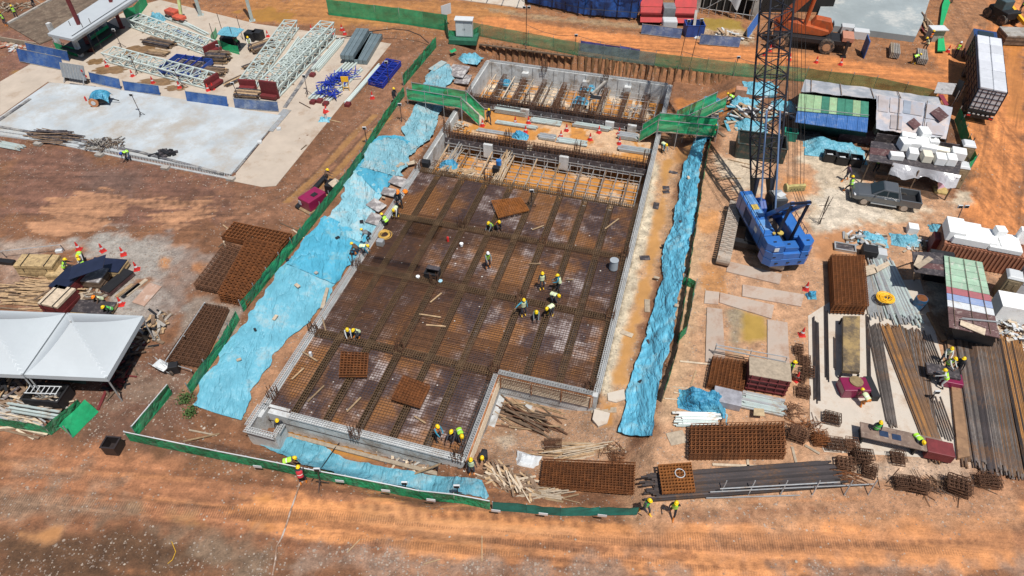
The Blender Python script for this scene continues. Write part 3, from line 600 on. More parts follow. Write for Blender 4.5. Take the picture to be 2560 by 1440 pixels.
def cloth(name,label,c,rx,ry,h,mt,rz=0,cat='tarpaulin',seed=1,group=None,n=22,sharp=1.):
    "crumpled sheet over something low"
    c=V(c); f=M()
    def fn(s,t):
        x=(s-.5)*2;y=(t-.5)*2; r=max(abs(x),abs(y)); e=1+.18*(float(vn(np.array([math.atan2(y,x)*2.5+9]),np.array([seed*1.]),seed)[0])-.5)
        hh=h*(1-ss(np.array([(r-.45)/.55]))[0]); ww=float(fbm(np.array([x*2.4+seed]),np.array([y*2.4]),4,seed)[0])-.5
        return c+Matrix.Rotation(rz,3,'Z')@V((x*rx*e,y*ry*e,max(.02,hh*(1+ww*1.2*sharp)+abs(ww)*.25*sharp)))
    f.grid(n,n,fn,th=.02); o=f.build(name,mt,None,label,cat,group); return o
def fence(name,label,pts,h=1.,mt=NETG,post=2.,cat='fence',z=None,postmt=GALV,group=None,toprail=None,th=.03,sag=.0,posth=.25,lean=0):
    W_=[P(*p) if z is None else P(p[0],p[1],z) for p in pts]; t=thing(name,label,cat,W_[0],0,group); k=0
    for a,b in zip(W_,W_[1:]):
        L_=(b-a).length; n=max(1,int(round(L_/post)))
        nrm=V((-(b-a).y,(b-a).x,0)).normalized()
        for i in range(n):
            p=a.lerp(b,i/n); q=a.lerp(b,(i+1)/n); p.z=float(H(p.x,p.y)) if z is None else z; q.z=float(H(q.x,q.y)) if z is None else z
            def fn(s,r,p=p,q=q): 
                w_=(float(vn(np.array([p.x*3+s*4]),np.array([r*2+p.y]),3)[0])-.5)*.12*(.3+r); e=p.lerp(q,s)
                return e+nrm*(w_+lean*r*h)+V((0,0,.03+r*h-sag*math.sin(math.pi*s)*r))
            f=M(); f.grid(5,4,fn); o=len(f.v)
            f.add([V(v)+nrm*th for v in f.v],[g_[::-1] for g_ in f.f]); f.build('net_panel',mt,t,wp=True)
            if k<100: M().beam(p+nrm*.06,p+nrm*.06+V((0,0,h+posth)),.05).build('post',postmt,t,wp=True)
            k+=1
            if toprail: M().beam(p+V((0,0,h+.03)),q+V((0,0,h+.03)),.05).build('top_rail',toprail,t,wp=True)
    return t
# sheet piles behind the basement
f=M(); a=UVW(52.1,-1.6); b=UVW(52.1,26.); n=144; prev=None
for i in range(n+1):
    p=a.lerp(b,i/n); off=(.0 if (i//2)%2 else .34); top=.05+(.18*random.random() if i%3==0 else 0)
    q=p+V((UX,UY,0))*off; 
    if prev:
        z0=-3.; f.add([V((prev.x,prev.y,z0)),V((q.x,q.y,z0)),V((q.x,q.y,top)),V((prev.x,prev.y,top)),V((prev.x+UX*.05,prev.y+UY*.05,z0)),V((q.x+UX*.05,q.y+UY*.05,z0)),V((q.x+UX*.05,q.y+UY*.05,top)),V((prev.x+UX*.05,prev.y+UY*.05,top))],[(0,1,2,3),(5,4,7,6),(3,2,6,7)])
    prev=q
f.build('sheet_pile_wall',mat('pile_rust',(.30,.165,.075),.85,0,.45,.9,.2,dirt=((.05,.03,.02),.5,1.3),rand=0,stretch=(1,1,.35)),None,'rusty corrugated sheet pile wall holding the rear edge of the pit','sheet piling')
f=M(); f.beam(UVW(52.0,-2,-.02),UVW(52.0,9,-.02),.2,.15); f.beam(UVW(52.5,14,.05),UVW(52.5,26,.05),.25,.12); f.build('ground_beam',TIMBD,None,'dark timber and rubble edge along the top of the sheet piles','timber beam')
# tarps
TL_=[(478,1015),(520,935),(590,830),(660,740),(760,600),(830,530),(880,440),(905,395),(945,345)]; TR_=[(600,1052),(640,960),(720,850),(800,775),(880,660),(935,580),(945,510),(1000,430),(1050,350)]
TARP2=mat('tarp_blue_fresh',(.075,.35,.50),.45,0,.14,.5,dirt=((.2,.38,.42),.3,.6),fold=.5); TARP3=mat('tarp_blue_faded',(.20,.42,.50),.55,0,.16,.5,dirt=((.38,.44,.44),.4,.7),fold=.6)
for (a_,b_,m_,lb,lf,sd_) in ((0,.46,TARP,'smooth pale blue tarpaulin at the lower end of the left bank',.07,3),(.44,.60,TARP2,'fresher blue tarpaulin in the middle of the left bank',.13,5),(.57,.80,TARP3,'faded blue tarpaulin beside the plywood scraps on the left bank',.09,7),(.77,1.,TARP2,'creased blue tarpaulin at the upper end of the left bank',.14,9)):
    tarp('tarpaulin',lb,TL_,TR_,m_,34,max(24,int(150*(b_-a_))),a_,b_,.10 if sd_<6 else .16,lf,seed=sd_)
tarp('tarpaulin','crumpled pale blue tarpaulin left of the footbridge near the upper left of the basement',[(905,425),(925,370),(975,350),(1030,385),(1010,330),(1030,290),(1060,240),(1065,195),(1095,160)],[(1005,450),(1025,400),(1050,370),(1085,345),(1095,300),(1110,260),(1120,225),(1135,190),(1130,170)],mt=TARP3,nu=30,nv=90,amp=.3,seed=8,lift=.2)
tarp('tarpaulin','long rumpled blue tarpaulin running down the right side of the basement beside the fence',[(1545,1085),(1575,960),(1600,880),(1628,790),(1655,700),(1652,650),(1662,610),(1685,560),(1695,500),(1710,420),(1725,370)],[(1628,1098),(1645,960),(1685,840),(1692,760),(1705,700),(1715,650),(1730,590),(1740,520),(1748,450),(1752,400),(1768,350)],mt=mat('tarp_blue_mid',(.10,.37,.52),.5,0,.18,.6,dirt=((.22,.4,.46),.35,.6),fold=.5),nu=30,nv=170,amp=.34,lift=.12,seed=21)
tarp('tarpaulin','blue tarpaulin sloping down behind the right footbridge',[(1730,365),(1750,330),(1770,300),(1745,275),(1760,245)],[(1770,355),(1790,320),(1795,290),(1800,270),(1795,240)],mt=TARPD,nu=16,nv=26,amp=.25,lift=.15,seed=33)
tarp('tarpaulin','blue tarpaulin covering the front bank beside the lower fence',[(652,1115),(740,1155),(860,1195),(1000,1215),(1130,1240),(1225,1250)],[(740,1092),(795,1112),(870,1150),(960,1172),(1100,1192),(1205,1205)],nu=24,nv=90,amp=.2,seed=41)
heap('rubble_heap','stones, boards and rubbish at the foot of the front wall','rubble',P(1040,1160),70,.1,.45,.12,[CONCD,TIMBP,TIMBD,PLY],(3.6,.7),.12,dirn=-.3)
# fences
fence('netting_fence','low green mesh fence curving along the front road with a pale top edge',[(325,1103),(550,1150),(780,1196),(1050,1248),(1225,1275)],1.0,NETG,2.2,toprail=WHITEP,posth=.05)
fence('netting_fence','darker teal mesh fence at the right end of the front road fence',[(1232,1277),(1400,1290),(1592,1288)],.9,mat('teal_net',(.01,.15,.12),.7,0,.3,1.5),2.2,posth=.05)
fence('netting_fence','short green mesh fence rising from the lower left fence corner',[(345,1090),(432,985)],1.,NETG,1.6,toprail=WHITEP,posth=.05)
fence('netting_fence','long green mesh fence along the left bank beside the tarpaulin, lower stretch',[(480,985),(560,870),(600,800)],.9,NETG,1.6)
fence('netting_fence','long green mesh fence along the left bank behind the rusty mesh stacks',[(610,780),(735,625),(850,480),(905,405),(965,305),(1012,240)],1.,NETG,1.6)
fence('netting_fence','green mesh fence along the top of the left bank above the footbridge',[(1010,215),(1052,165),(1092,118)],1.2,NETG,1.6)
fence('netting_fence','green mesh fence along the right bank beside the rumpled tarpaulin',[(1655,1005),(1690,890),(1702,800),(1735,590),(1765,400),(1790,300)],.9,NETG,1.6,postmt=TIMBD)
fence('netting_fence','small green mesh return around the hole right of the blue tarpaulin',[(1706,712),(1735,722),(1712,835),(1690,860)],.8,NETG,1.4)
fence('netting_fence','green mesh fence in front of the pale scrap pile at the left edge',[(0,1065),(130,1088),(210,1020)],.9,NETG,1.6)
fence('netting_fence','loose leaning green mesh panel beside the scrap pile',[(183,1095),(247,1030)],1.,NETB,1.4,lean=.5)
fence('netting_fence','tall bright green mesh fence along the upper road',[(822,38),(1000,60),(1120,78)],1.9,mat('green_net_mid',(.02,.30,.13),.7,0,.3,1,alpha=.72,rand=.25),3.,posth=.1)
for lb,pts,mt_ in(('thin green mesh fence above the sheet piles, left stretch',[(1150,82),(1320,115),(1445,140)],NETT),('thin green mesh fence above the sheet piles, middle stretch',[(1445,140),(1635,165)],mat('grey_net',(.2,.27,.22),.8,0,.3,1,alpha=.55)),('thin green mesh fence above the sheet piles, right stretch',[(1635,166),(1830,190),(2010,205)],NETT),('thin olive mesh fence behind the plastic covered shed roofs',[(2010,205),(2180,228),(2330,262)],mat('olive_net',(.16,.22,.08),.8,0,.3,1,alpha=.62))):
    fence('netting_fence',lb,pts,1.5,mt_,2.6,group=None)
fence('netting_fence','purple blue mesh screen fixed to the fence above the sheet piles',[(1450,128),(1597,150)],1.2,mat('purple_net',(.09,.10,.33),.7,0,.3,1,alpha=.85),2.6)
fence('netting_fence','green mesh fence at the right corner of the rear yard sheds',[(2385,300),(2425,420),(2380,462)],1.3,NETB,1.8)
# footbridges with green side nets
def bridge(nm,label,pts,zs,w_=1.3,mt=NETB):
    W_=[P(x,y,z) for (x,y),z in zip(pts,zs)]; t=thing(nm,label,'footbridge',V((W_[0].x,W_[0].y,0)))
    for a,b in zip(W_,W_[1:]):
        d=(b-a); nn=V((-d.y,d.x,0)).normalized()
        M().hexa([a-nn*w_/2-V((0,0,.1)),b-nn*w_/2-V((0,0,.1)),b+nn*w_/2-V((0,0,.1)),a+nn*w_/2-V((0,0,.1))],[a-nn*w_/2,b-nn*w_/2,b+nn*w_/2,a+nn*w_/2]).build('walkway',TIMBP,t,wp=True)
        for s in(-1,1):
            o=nn*s*w_/2
            def fn(u,v): return a.lerp(b,u)+o+V((0,0,.02+v*1.1))+nn*(float(vn(np.array([u*9+a.x]),np.array([v*3.]),4)[0])-.5)*.12
            M().grid(9,4,fn).build('side_net',mt,t,wp=True)
            M().beam(a+o+V((0,0,1.15)),b+o+V((0,0,1.15)),.05).build('handrail',GALV,t,wp=True)
            n=max(1,int(d.length/1.6))
            for i in range(n+1): p=a.lerp(b,i/n)+o; M().beam(V((p.x,p.y,float(H(p.x,p.y)))),p+V((0,0,1.25)),.05).build('post',GALV,t,wp=True)
bridge('footbridge','green netted footbridge with stair at the upper left of the basement',[(1025,240),(1160,262),(1205,305)],[.6,.6,-.9])
bridge('footbridge','green netted footbridge across the upper right side of the basement',[(1600,345),(1645,318),(1790,332)],[-.9,.6,.6])
bridge('footbridge','green netted ramp climbing behind the right footbridge',[(1700,310),(1800,262)],[.5,.3],1.2)
# ---------------- people ----------------
SKIN=mat('skin',(.20,.105,.065),.6,0,.1,8,rand=.2); DKTR=mat('trousers_dark',(.02,.022,.032),.85,0,.3,6,rand=.5); SHD=mat('shirt_dark',(.03,.032,.04),.85,0,.3,6,rand=.5)
SHB=mat('shirt_blue',(.03,.22,.32),.85,0,.2,6); SHW=mat('shirt_white',(.55,.56,.55),.85,0,.12,6); SHG=mat('shirt_grey',(.18,.2,.21),.85,0,.2,6); SHBR=mat('shirt_brown',(.12,.07,.045),.85,0,.25,6)
VLIME=mat('vest_lime',(.36,.72,.05),.7,0,.12,6); VPALE=mat('vest_pale',(.62,.70,.42),.7,0,.12,6); VOR=mat('vest_orange',(.85,.20,.03),.7,0,.12,6); VGR=mat('vest_green',(.08,.45,.08),.7,0,.15,6); VRED=mat('vest_red',(.45,.03,.04),.7,0,.15,6)
STRIP=mat('reflective_strip',(.75,.77,.72),.35,0,.05,6); HY=mat('helmet_yellow',(.85,.56,.01),.35,0,.05,4,rand=.08); HW=mat('helmet_white',(.8,.82,.82),.35,0,.04,4); HB=mat('helmet_blue',(.02,.06,.35),.35,0,.05,4); HO=mat('helmet_orange',(.85,.22,.01),.35,0,.05,4)
BTO=mat('boots_orange',(.62,.20,.03),.6,0,.2,6); BTD=mat('boots_dark',(.03,.03,.03),.7,0,.3,6); BTY=mat('boots_yellow',(.7,.42,.03),.6,0,.2,6)
def ik(a,b,l1,l2,pole):
    a=V(a);b=V(b); d=b-a; L_=min(d.length,(l1+l2)*.998); dn=d.normalized(); x=(l1*l1-l2*l2+L_*L_)/(2*L_); h=math.sqrt(max(0,l1*l1-x*x)); p=V(pole); p=(p-dn*p.dot(dn)).normalized()
    return a+dn*x+p*h, a+dn*L_
POSES=dict(stand=(.93,0,3,[(-.11,0),(.11,.04)],[(-.3,.06,.78),(.3,.1,.8)]),
 walk=(.9,0,8,[(-.1,.32),(.1,-.32)],[(-.27,-.2,.85),(.27,.3,.9)]),
 work=(.92,0,14,[(-.15,.0),(.15,.1)],[(-.14,.5,1.05),(.14,.52,1.0)]),
 bend=(.86,-.12,78,[(-.17,.0),(.17,.12)],[(-.16,.62,.32),(.14,.66,.25)]),
 squat=(.40,-.16,38,[(-.18,.02),(.18,.1)],[(-.14,.5,.25),(.16,.52,.2)]),
 point=(.93,0,4,[(-.12,0),(.13,.05)],[(-.28,.1,.8),(.7,.3,1.3)]),
 reach=(.90,0,30,[(-.16,-.1),(.16,.15)],[(-.2,.7,.95),(.2,.72,.92)]),
 up=(.93,0,0,[(-.12,0),(.12,0)],[(-.22,.15,1.9),(.22,.15,1.9)]))
PM={}
def pose_mesh(name):
    if name in PM: return PM[name]
    pz,py,lean,feet,hands=POSES[name]; th=R_(lean); T=V((0,math.sin(th),math.cos(th))); F_=V((0,math.cos(th),-math.sin(th)))
    pel=V((0,py,pz)); vs=[];ed=[];rad=[];lab=[]
    def v(p,r): vs.append(V(p)); rad.append(r if isinstance(r,tuple) else (r,r)); return len(vs)-1
    def e(a,b,l): ed.append((a,b)); lab.append(l)
    p0=v(pel,(.155,.12)); wa=v(pel+T*.2,(.15,.11)); ch=v(pel+T*.42,(.175,.12)); nk=v(pel+T*.56+F_*.01,.06); hl=lean*.55; th2=R_(hl); T2=V((0,math.sin(th2),math.cos(th2))); F2=V((0,math.cos(th2),-math.sin(th2)))
    np_=vs[nk]; h1=v(np_+T2*.09+F2*.02,(.075,.085)); h2=v(np_+T2*.18+F2*.025,(.082,.095)); h3=v(np_+T2*.27+F2*.02,.06)
    e(p0,wa,1);e(wa,ch,0);e(ch,nk,0);e(nk,h1,2);e(h1,h2,2);e(h2,h3,2)
    ns=v(np_+T2*.13+F2*.125,.016); e(h1,ns,2); 
    for s in(-1,1):
        er=v(np_+T2*.14+V((s*.09,0,0)),.018); e(h2,er,2)
    for s,ft,hd in((-1,feet[0],hands[0]),(1,feet[1],hands[1])):
        hip=v(pel+V((s*.10,0,-.04)),.095); fp=V((ft[0],ft[1],.09)); kn,an=ik(vs[hip],fp,.43,.42,(s*.25,1,.1))
        k=v(kn,.065); c=v(kn.lerp(an,.35)+V((0,-.015,0)),.06); a=v(an,.045); hl_=v(an+V((0,-.05,-.055)),.038); t=v(an+V((s*.03,.15,-.055)),.035)
        e(p0,hip,1);e(hip,k,1);e(k,c,1);e(c,a,3);e(a,t,3); e(a,hl_,3)
        sh=v(pel+T*.47+V((s*.185,0,0)),.068); el,wr=ik(vs[sh],V(hd),.30,.26,(s*.6,-.7,-.4)); b1=v(el,.048); w_=v(wr,.028)
        e(ch,sh,0);e(sh,b1,0);e(b1,w_,0)
        d=(wr-el).normalized(); sd_=d.cross(V((0,0,1))); sd_=(sd_ if sd_.length>.1 else V((0,1,0))).normalized(); nn=d.cross(sd_)
        pm=v(wr+d*.07,(.032,.018)); e(w_,pm,2)
        for q,(o,l_) in enumerate(((-.03,.065),(-.01,.078),(.01,.074),(.03,.058))):
            f1=v(wr+d*(.085+l_*.5)+sd_*o,.0085); f2=v(wr+d*(.085+l_)+sd_*o+nn*.02,.007); e(pm,f1,2); e(f1,f2,2)
        t1=v(wr+d*.05-sd_*.05,.01); t2=v(wr+d*.09-sd_*.065+nn*.015,.008); e(w_,t1,2); e(t1,t2,2)
    me=D.meshes.new('sk'); me.from_pydata(vs,ed,[]); o=D.objects.new('sk',me); COL.objects.link(o); m=o.modifiers.new('s','SKIN'); m.use_smooth_shade=True
    sv=me.skin_vertices[0].data
    for i,r in enumerate(rad): sv[i].radius=r; sv[i].use_root=(i==0)
    m2=o.modifiers.new('u','SUBSURF'); m2.levels=1
    dg=bpy.context.evaluated_depsgraph_get(); dg.update(); out=D.meshes.new_from_object(o.evaluated_get(dg)); D.objects.remove(o)
    A=np.array([vs[a] for a,b in ed]); B=np.array([vs[b] for a,b in ed]); n=len(out.polygons); c=np.zeros(n*3); out.polygons.foreach_get('center',c); c=c.reshape(-1,1,3)
    t=np.clip(((c-A)*(B-A)).sum(-1)/(((B-A)**2).sum(-1)+1e-9),0,1); dd=((c-A-t[...,None]*(B-A))**2).sum(-1); rr=np.array([(max(rad[a])+max(rad[b]))/2 for a,b in ed]); idx=np.argmin(np.sqrt(dd)/rr,1)
    for _ in range(4): out.materials.append(None)
    out.polygons.foreach_set('material_index',np.array(lab)[idx].astype(np.int32)); out.polygons.foreach_set('use_smooth',[True]*n); out.name='body_'+name
    # vest
    f=M(); rings=[(.02,.185,.15),(.12,.18,.145),(.2,.178,.14),(.26,.185,.145),(.36,.20,.15),(.46,.19,.14),(.52,.13,.11)]; k=14; base=pel
    pts=[[base+T*z+V((rx*math.cos(6.2832*i/k),0,0))+F_*(ry*math.sin(6.2832*i/k)) for i in range(k)] for z,rx,ry in rings]
    for j,rg in enumerate(pts): f.v+=[tuple(p) for p in rg]
    for j in range(len(rings)-1):
        for i in range(k): f.f.append((j*k+i,j*k+(i+1)%k,(j+1)*k+(i+1)%k,(j+1)*k+i)); f.m.append(1 if j==2 else 0)
    vm=f.mesh('vest',[VLIME,STRIP]); vm.polygons.foreach_set('use_smooth',[True]*len(vm.polygons))
    f=M(); prof=[(.14,.0),(.145,.012),(.118,.02),(.114,.055),(.096,.098),(.055,.13),(.02,.14)]; hc=np_+T2*.17+F2*.03
    X_=V((1,0,0)); k=14
    for r,z in prof:
        f.v+=[tuple(hc+X_*(r*.88*math.cos(6.2832*i/k))+F2*((r*1.05+(.03 if z<.015 and math.sin(6.2832*i/k)>.3 else 0))*math.sin(6.2832*i/k))+T2*z) for i in range(k)]
    for j in range(len(prof)-1):
        for i in range(k): f.f.append((j*k+i,j*k+(i+1)%k,(j+1)*k+(i+1)%k,(j+1)*k+i)); f.m.append(0)
    f.f.append(tuple(range(k-1,-1,-1))); f.m.append(0); f.f.append(tuple((len(prof)-1)*k+i for i in range(k))); f.m.append(0)
    hm=f.mesh('helmet',[HY]); hm.polygons.foreach_set('use_smooth',[True]*len(hm.polygons))
    PM[name]=(out,vm,hm); return PM[name]
def person(px,py,pose,face,label,vest=VLIME,shirt=SHD,tr=DKTR,helm=HY,boots=BTO,z=None,group='site workers',sc=1.):
    bm,vm,hm=pose_mesh(pose); p=P(px,py,z); t=thing('person',label,'person',p,R_(face),group); t.scale=(sc,)*3
    def ob(n,me,mats):
        o=D.objects.new(n,me); COL.objects.link(o); o.parent=t
        for i,m in enumerate(mats): o.material_slots[i].link='OBJECT'; o.material_slots[i].material=m
    ob('body',bm,[shirt,tr,SKIN,boots])
    if vest: ob('vest',vm,[vest,STRIP])
    if helm: ob('helmet',hm,[helm])
DZ=.03
for a in [
 (1219,668,'work',200,'worker in white helmet and lime vest standing alone mid deck with papers',VLIME,SHG,DKTR,HW,BTO,DZ),
 (1354,722,'stand',190,'worker in pale vest and yellow helmet, leftmost of the two standing above the bent pair',VPALE,SHD,DKTR,HY,BTY,DZ),
 (1398,728,'work',90,'worker in blue shirt and white vest standing just right of another on the deck',VPALE,SHB,DKTR,HY,BTD,DZ),
 (1380,756,'bend',230,'worker in pale vest bending low below the blue shirted one on the deck',VPALE,SHD,DKTR,HY,BTD,DZ),
 (1378,786,'bend',140,'worker in pale vest bending with orange boots, lowest right of the deck group',VPALE,SHD,DKTR,HY,BTY,DZ),
 (1308,788,'point',200,'worker in blue sleeves with one arm stretched out on the deck',VPALE,SHB,DKTR,HY,BTY,DZ),
 (1340,796,'squat',180,'worker in lime vest with arms spread beside the one pointing on the deck',VLIME,SHG,DKTR,HY,BTD,DZ),
 (1226,576,'squat',150,'crouching worker in pale green vest below the tilted rusty mesh panel',VLIME,SHG,DKTR,HY,BTD,DZ),
 (1244,573,'squat',210,'crouching worker in orange beside the pale green one on the deck',VOR,SHD,DKTR,HY,BTD,DZ),
 (872,840,'squat',200,'crouching worker in white shirt on the lower left deck',None,SHW,SHW,HY,BTD,DZ),
 (895,842,'squat',150,'crouching worker in pale yellow vest right of the white shirted one',VPALE,SHD,DKTR,HY,BTO,DZ),
 (992,540,'bend',170,'stooping worker in white vest at the left wall of the deck',VPALE,SHW,DKTR,HY,BTY,DZ),
 (1003,518,'work',160,'worker in dark clothes behind the stooping one at the left wall',None,SHD,DKTR,HO,BTD,DZ),
 (990,512,'reach',250,'worker in dark shirt leftmost of the three by the left wall',None,SHD,DKTR,HO,BTD,DZ),
 (965,562,'squat',60,'crouching worker in lime vest beside the coiled yellow hose',VLIME,SHD,DKTR,HY,BTD,DZ),
 (925,604,'bend',70,'bending worker in dark clothes left of the yellow hose',None,SHG,DKTR,HY,BTD,DZ),
 (908,636,'bend',250,'bending worker in pale vest at the lower end of the left wall group',VPALE,SHB,DKTR,HY,BTD,DZ),
 (893,632,'squat',90,'crouching worker in brown shirt at the left wall with yellow helmet',None,SHBR,DKTR,HY,BTO,-.6),
 (1094,1098,'work',220,'worker in blue shirt and orange vest near the lower right corner of the deck',VOR,SHB,DKTR,HY,BTD,DZ),
 (1138,1102,'reach',160,'worker in dark shirt at the lower right corner of the deck',None,SHD,DKTR,HY,BTD,DZ),
 (1150,1096,'bend',200,'stooping worker in lime vest at the lower right corner of the deck',VLIME,SHD,DKTR,HY,BTD,DZ),
 (708,1086,'stand',200,'worker standing down inside the corner manhole with only the upper body showing',None,SHD,DKTR,HY,BTD,-1.1),
 (1180,1183,'stand',180,'worker in white vest standing at the foot of the front wall corner',VPALE,SHD,DKTR,HY,BTO,None),
 (1211,1147,'bend',170,'stooping worker in dark clothes right of the front wall corner',None,SHD,DKTR,HY,BTD,None),
 (722,1172,'bend',280,'stooping worker in lime vest reaching to the fence above the front road',VLIME,SHBR,DKTR,HY,BTD,None),
 (760,1212,'work',10,'worker in red vest and orange boots standing on the front road at the fence',VRED,SHD,DKTR,HY,BTO,None),
 (1610,1282,'walk',220,'worker in green vest and yellow boots walking below the front fence end',VGR,SHD,DKTR,HY,BTY,None),
 (1680,1287,'walk',160,'worker in bright lime vest walking on the road below the tied rebar',VLIME,SHD,DKTR,HY,BTO,None),
 (2157,1017,'bend',20,'stooping worker in orange trousers beside the magenta machine',VPALE,SHBR,mat('tr_or',(.45,.16,.03)),HY,BTO,None),
 (2176,1092,'stand',170,'worker in green vest standing at the left end of the steel bench',VGR,SHD,DKTR,HY,BTD,None),
 (2277,1110,'bend',190,'worker in lime vest leaning over the steel bench',VLIME,SHD,DKTR,HY,BTD,None),
 (2352,905,'work',160,'worker in white shirt at the top of the cutting table group',VPALE,SHW,DKTR,HY,BTD,None),
 (2355,930,'work',200,'worker in lime and white at the cutting table',VLIME,SHW,DKTR,HY,BTD,None),
 (2383,935,'stand',120,'worker in dark jacket right of the cutting table',None,SHD,DKTR,HY,BTD,None),
 (2352,968,'reach',60,'worker in bright lime vest at the lower side of the cutting table',VLIME,SHW,SHW,HY,BTD,None),
 (1966,944,'stand',250,'worker in lime vest beside the brown formwork box',VLIME,SHD,DKTR,HY,BTD,None),
 (2119,482,'walk',30,'worker in lime vest walking left of the grey pickup',VLIME,SHD,DKTR,HY,BTO,None),
 (2112,452,'walk',100,'bareheaded man in a dark purple shirt walking by the black bins',None,mat('shirt_purple',(.10,.07,.11)),DKTR,None,BTO,None),
 (2186,428,'up',180,'person in lime vest with both hands raised under the foam covered shelter',VLIME,SHD,DKTR,None,BTD,None),
 (2262,440,'work',150,'person in lime vest in the shade of the foam covered shelter',VLIME,SHD,DKTR,None,BTD,None),
 (2288,448,'stand',190,'person in lime vest standing near the blue tub under the shelter',VLIME,SHD,DKTR,None,BTD,None),
 (1782,352,'stand',120,'worker in orange vest on the path beside the right footbridge',VOR,SHD,DKTR,HY,BTD,None),
 (1655,378,'bend',200,'stooping worker in blue below the right footbridge',VPALE,SHB,DKTR,HY,BTD,None),
 (1828,262,'bend',60,'bending worker in bright lime vest at the debris heap behind the right footbridge',VLIME,SHD,DKTR,HY,BTD,None),
 (1222,308,'walk',200,'worker in dark clothes walking at the foot of the left stair',None,SHD,DKTR,HY,BTD,None),
 (988,258,'stand',220,'worker in dark clothes at the left end of the footbridge',None,SHD,DKTR,HY,BTD,None),
 (816,462,'reach',280,'worker in brown shirt behind the magenta generator',None,SHBR,DKTR,HY,BTD,None),
 (325,400,'bend',160,'worker in blue helmet and lime vest stooping at the edge of the long slab',VLIME,SHD,mat('jeans',(.03,.06,.12)),HB,BTD,None),
 (210,655,'bend',200,'worker lifting the back edge of the black board',VLIME,SHW,DKTR,HY,BTD,None),
 (172,690,'reach',300,'worker in lime vest holding the near left corner of the black board',VLIME,SHD,DKTR,HY,BTD,None),
 (226,690,'work',70,'worker in lime vest holding the near right corner of the black board',VLIME,SHD,DKTR,HY,BTD,None),
 (256,760,'squat',150,'crouching worker in orange helmet beside the timber offcuts',VPALE,SHBR,DKTR,HO,BTD,None),
 (280,785,'squat',150,'crouching worker in green behind the white tents',VGR,SHD,DKTR,HY,BTD,None),
 (45,48,'stand',200,'worker in yellow vest beside the dark bed at the top left',VLIME,SHD,DKTR,HY,BTO,None),
 (18,65,'stand',160,'worker in lime vest nearest the top left corner',VLIME,SHD,DKTR,HY,BTO,None),
 (90,20,'work',160,'worker in dark clothes on the far edge of the dark bed',None,SHD,DKTR,HY,BTD,None),
 (600,122,'bend',60,'worker in green stooping beside the blue roofed work shelter',VGR,SHD,DKTR,HO,BTD,None),
 (628,126,'work',200,'worker in white and blue right of the blue roofed shelter',VPALE,SHW,mat('jeans',(.03,.06,.12)),HY,BTO,None),
 (2280,160,'bend',280,'worker in lime shirt bending over the tube bundle at the slab edge',VLIME,SHD,DKTR,HY,BTY,None),
 (2312,128,'reach',90,'worker in yellow shirt behind the tube bundle',VPALE,SHD,DKTR,HY,BTO,None),
 (2318,112,'stand',200,'worker in orange vest beside the small grey cabinet',VOR,SHD,DKTR,HY,BTD,None),
 (2386,142,'walk',320,'worker in white helmet walking beside the loaded truck',VLIME,VRED,DKTR,HW,BTD,None),
 (2378,8,'stand',20,'worker in red at the top edge near the green walkway',VRED,SHD,DKTR,HY,BTD,None),
 (2550,30,'stand',20,'worker in lime vest in the top right corner',VLIME,SHD,DKTR,None,BTD,None)]:
    person(a[0],a[1],a[2],a[3],a[4],a[5],a[6],a[7],a[8],a[9],a[10])
# ---------------- crawler crane ----------------
def extr(f,prof,x0,x1,k=0):
    "side outline (y,z) extruded across x"
    n=len(prof); f.add([(x0,y,z) for y,z in prof]+[(x1,y,z) for y,z in prof],[tuple(range(n-1,-1,-1)),tuple(range(n,2*n))]+[(i,(i+1)%n,n+(i+1)%n,n+i) for i in range(n)],k); return f
cc=V((20.0,41.0,0)); CR=thing('crawler_crane','blue crawler crane with black lattice boom standing in the right yard','crane',cc,R_(6))
def crl(x,y,z=0): return CR.matrix_local
Mc=Matrix.Translation(cc)@Matrix.Rotation(R_(6),4,'Z'); Mci=Mc.inverted()
ta=R_(-20)
TRK=mat('track_pad',(.40,.34,.28),.8,.1,.3,3,dirt=((.25,.15,.09),.4,3))
for off in(-1,1):
    cw=V((19.25,40.9,0))+V((math.cos(ta),math.sin(ta),0))*(2.15 if off<0 else 1.75)*off+(V((-math.sin(ta),math.cos(ta),0))*.9 if off>0 else V((0,0,0))); Mt=Matrix.Translation(cw)@Matrix.Rotation(ta,4,'Z')
    f=M(); g=M()
    def bx(q,c,d,k=0,rx=0):
        Rm=(Mt.to_3x3()@Matrix.Rotation(rx,3,'X')); q.box(Mt@V(c),d,0,k,Rm)
    for i in range(27): bx(f,(0,-3.25+6.5*i/26,1.0),(.98,.18,.08)); bx(f,(0,-3.25+6.5*i/26,.05),(.98,.18,.07)); bx(f,(-.2 if i%2 else .2,-3.25+6.5*i/26,1.06),(.3,.1,.06))
    for s in(-1,1):
        for i in range(8): t=math.pi*(i+.5)/8; bx(f,(0,s*(3.3+.47*math.sin(t)),.525+.475*math.cos(t)),(.98,.2,.07),0,-s*t)
    f.build('crawler_track',TRK,CR,wp=True)
    bx(g,(0,0,.52),(.5,6.6,.6)); 
    for i in range(7):
        a=Mt@V((-.36,-2.9+5.8*i/6,.4)); b=Mt@V((.36,-2.9+5.8*i/6,.4)); g.cyl(a,b,.26,10)
    g.build('track_frame',BLUEN,CR,wp=True)
g=M(); Mt=Matrix.Translation(V((19.25,40.9,0)))@Matrix.Rotation(ta,4,'Z')
for y in(-1.3,1.3): g.box(Mt@V((0,y,.75)),(4.2,.5,.45),0,0,Mt.to_3x3())
g.box(Mt@V((0,0,.8)),(1.9,2.6,.6),0,0,Mt.to_3x3()); g.cyl(V((19.6,40.9,.9)),V((19.6,40.9,1.25)),.95,20); g.build('carbody',BLACK,CR,wp=True)
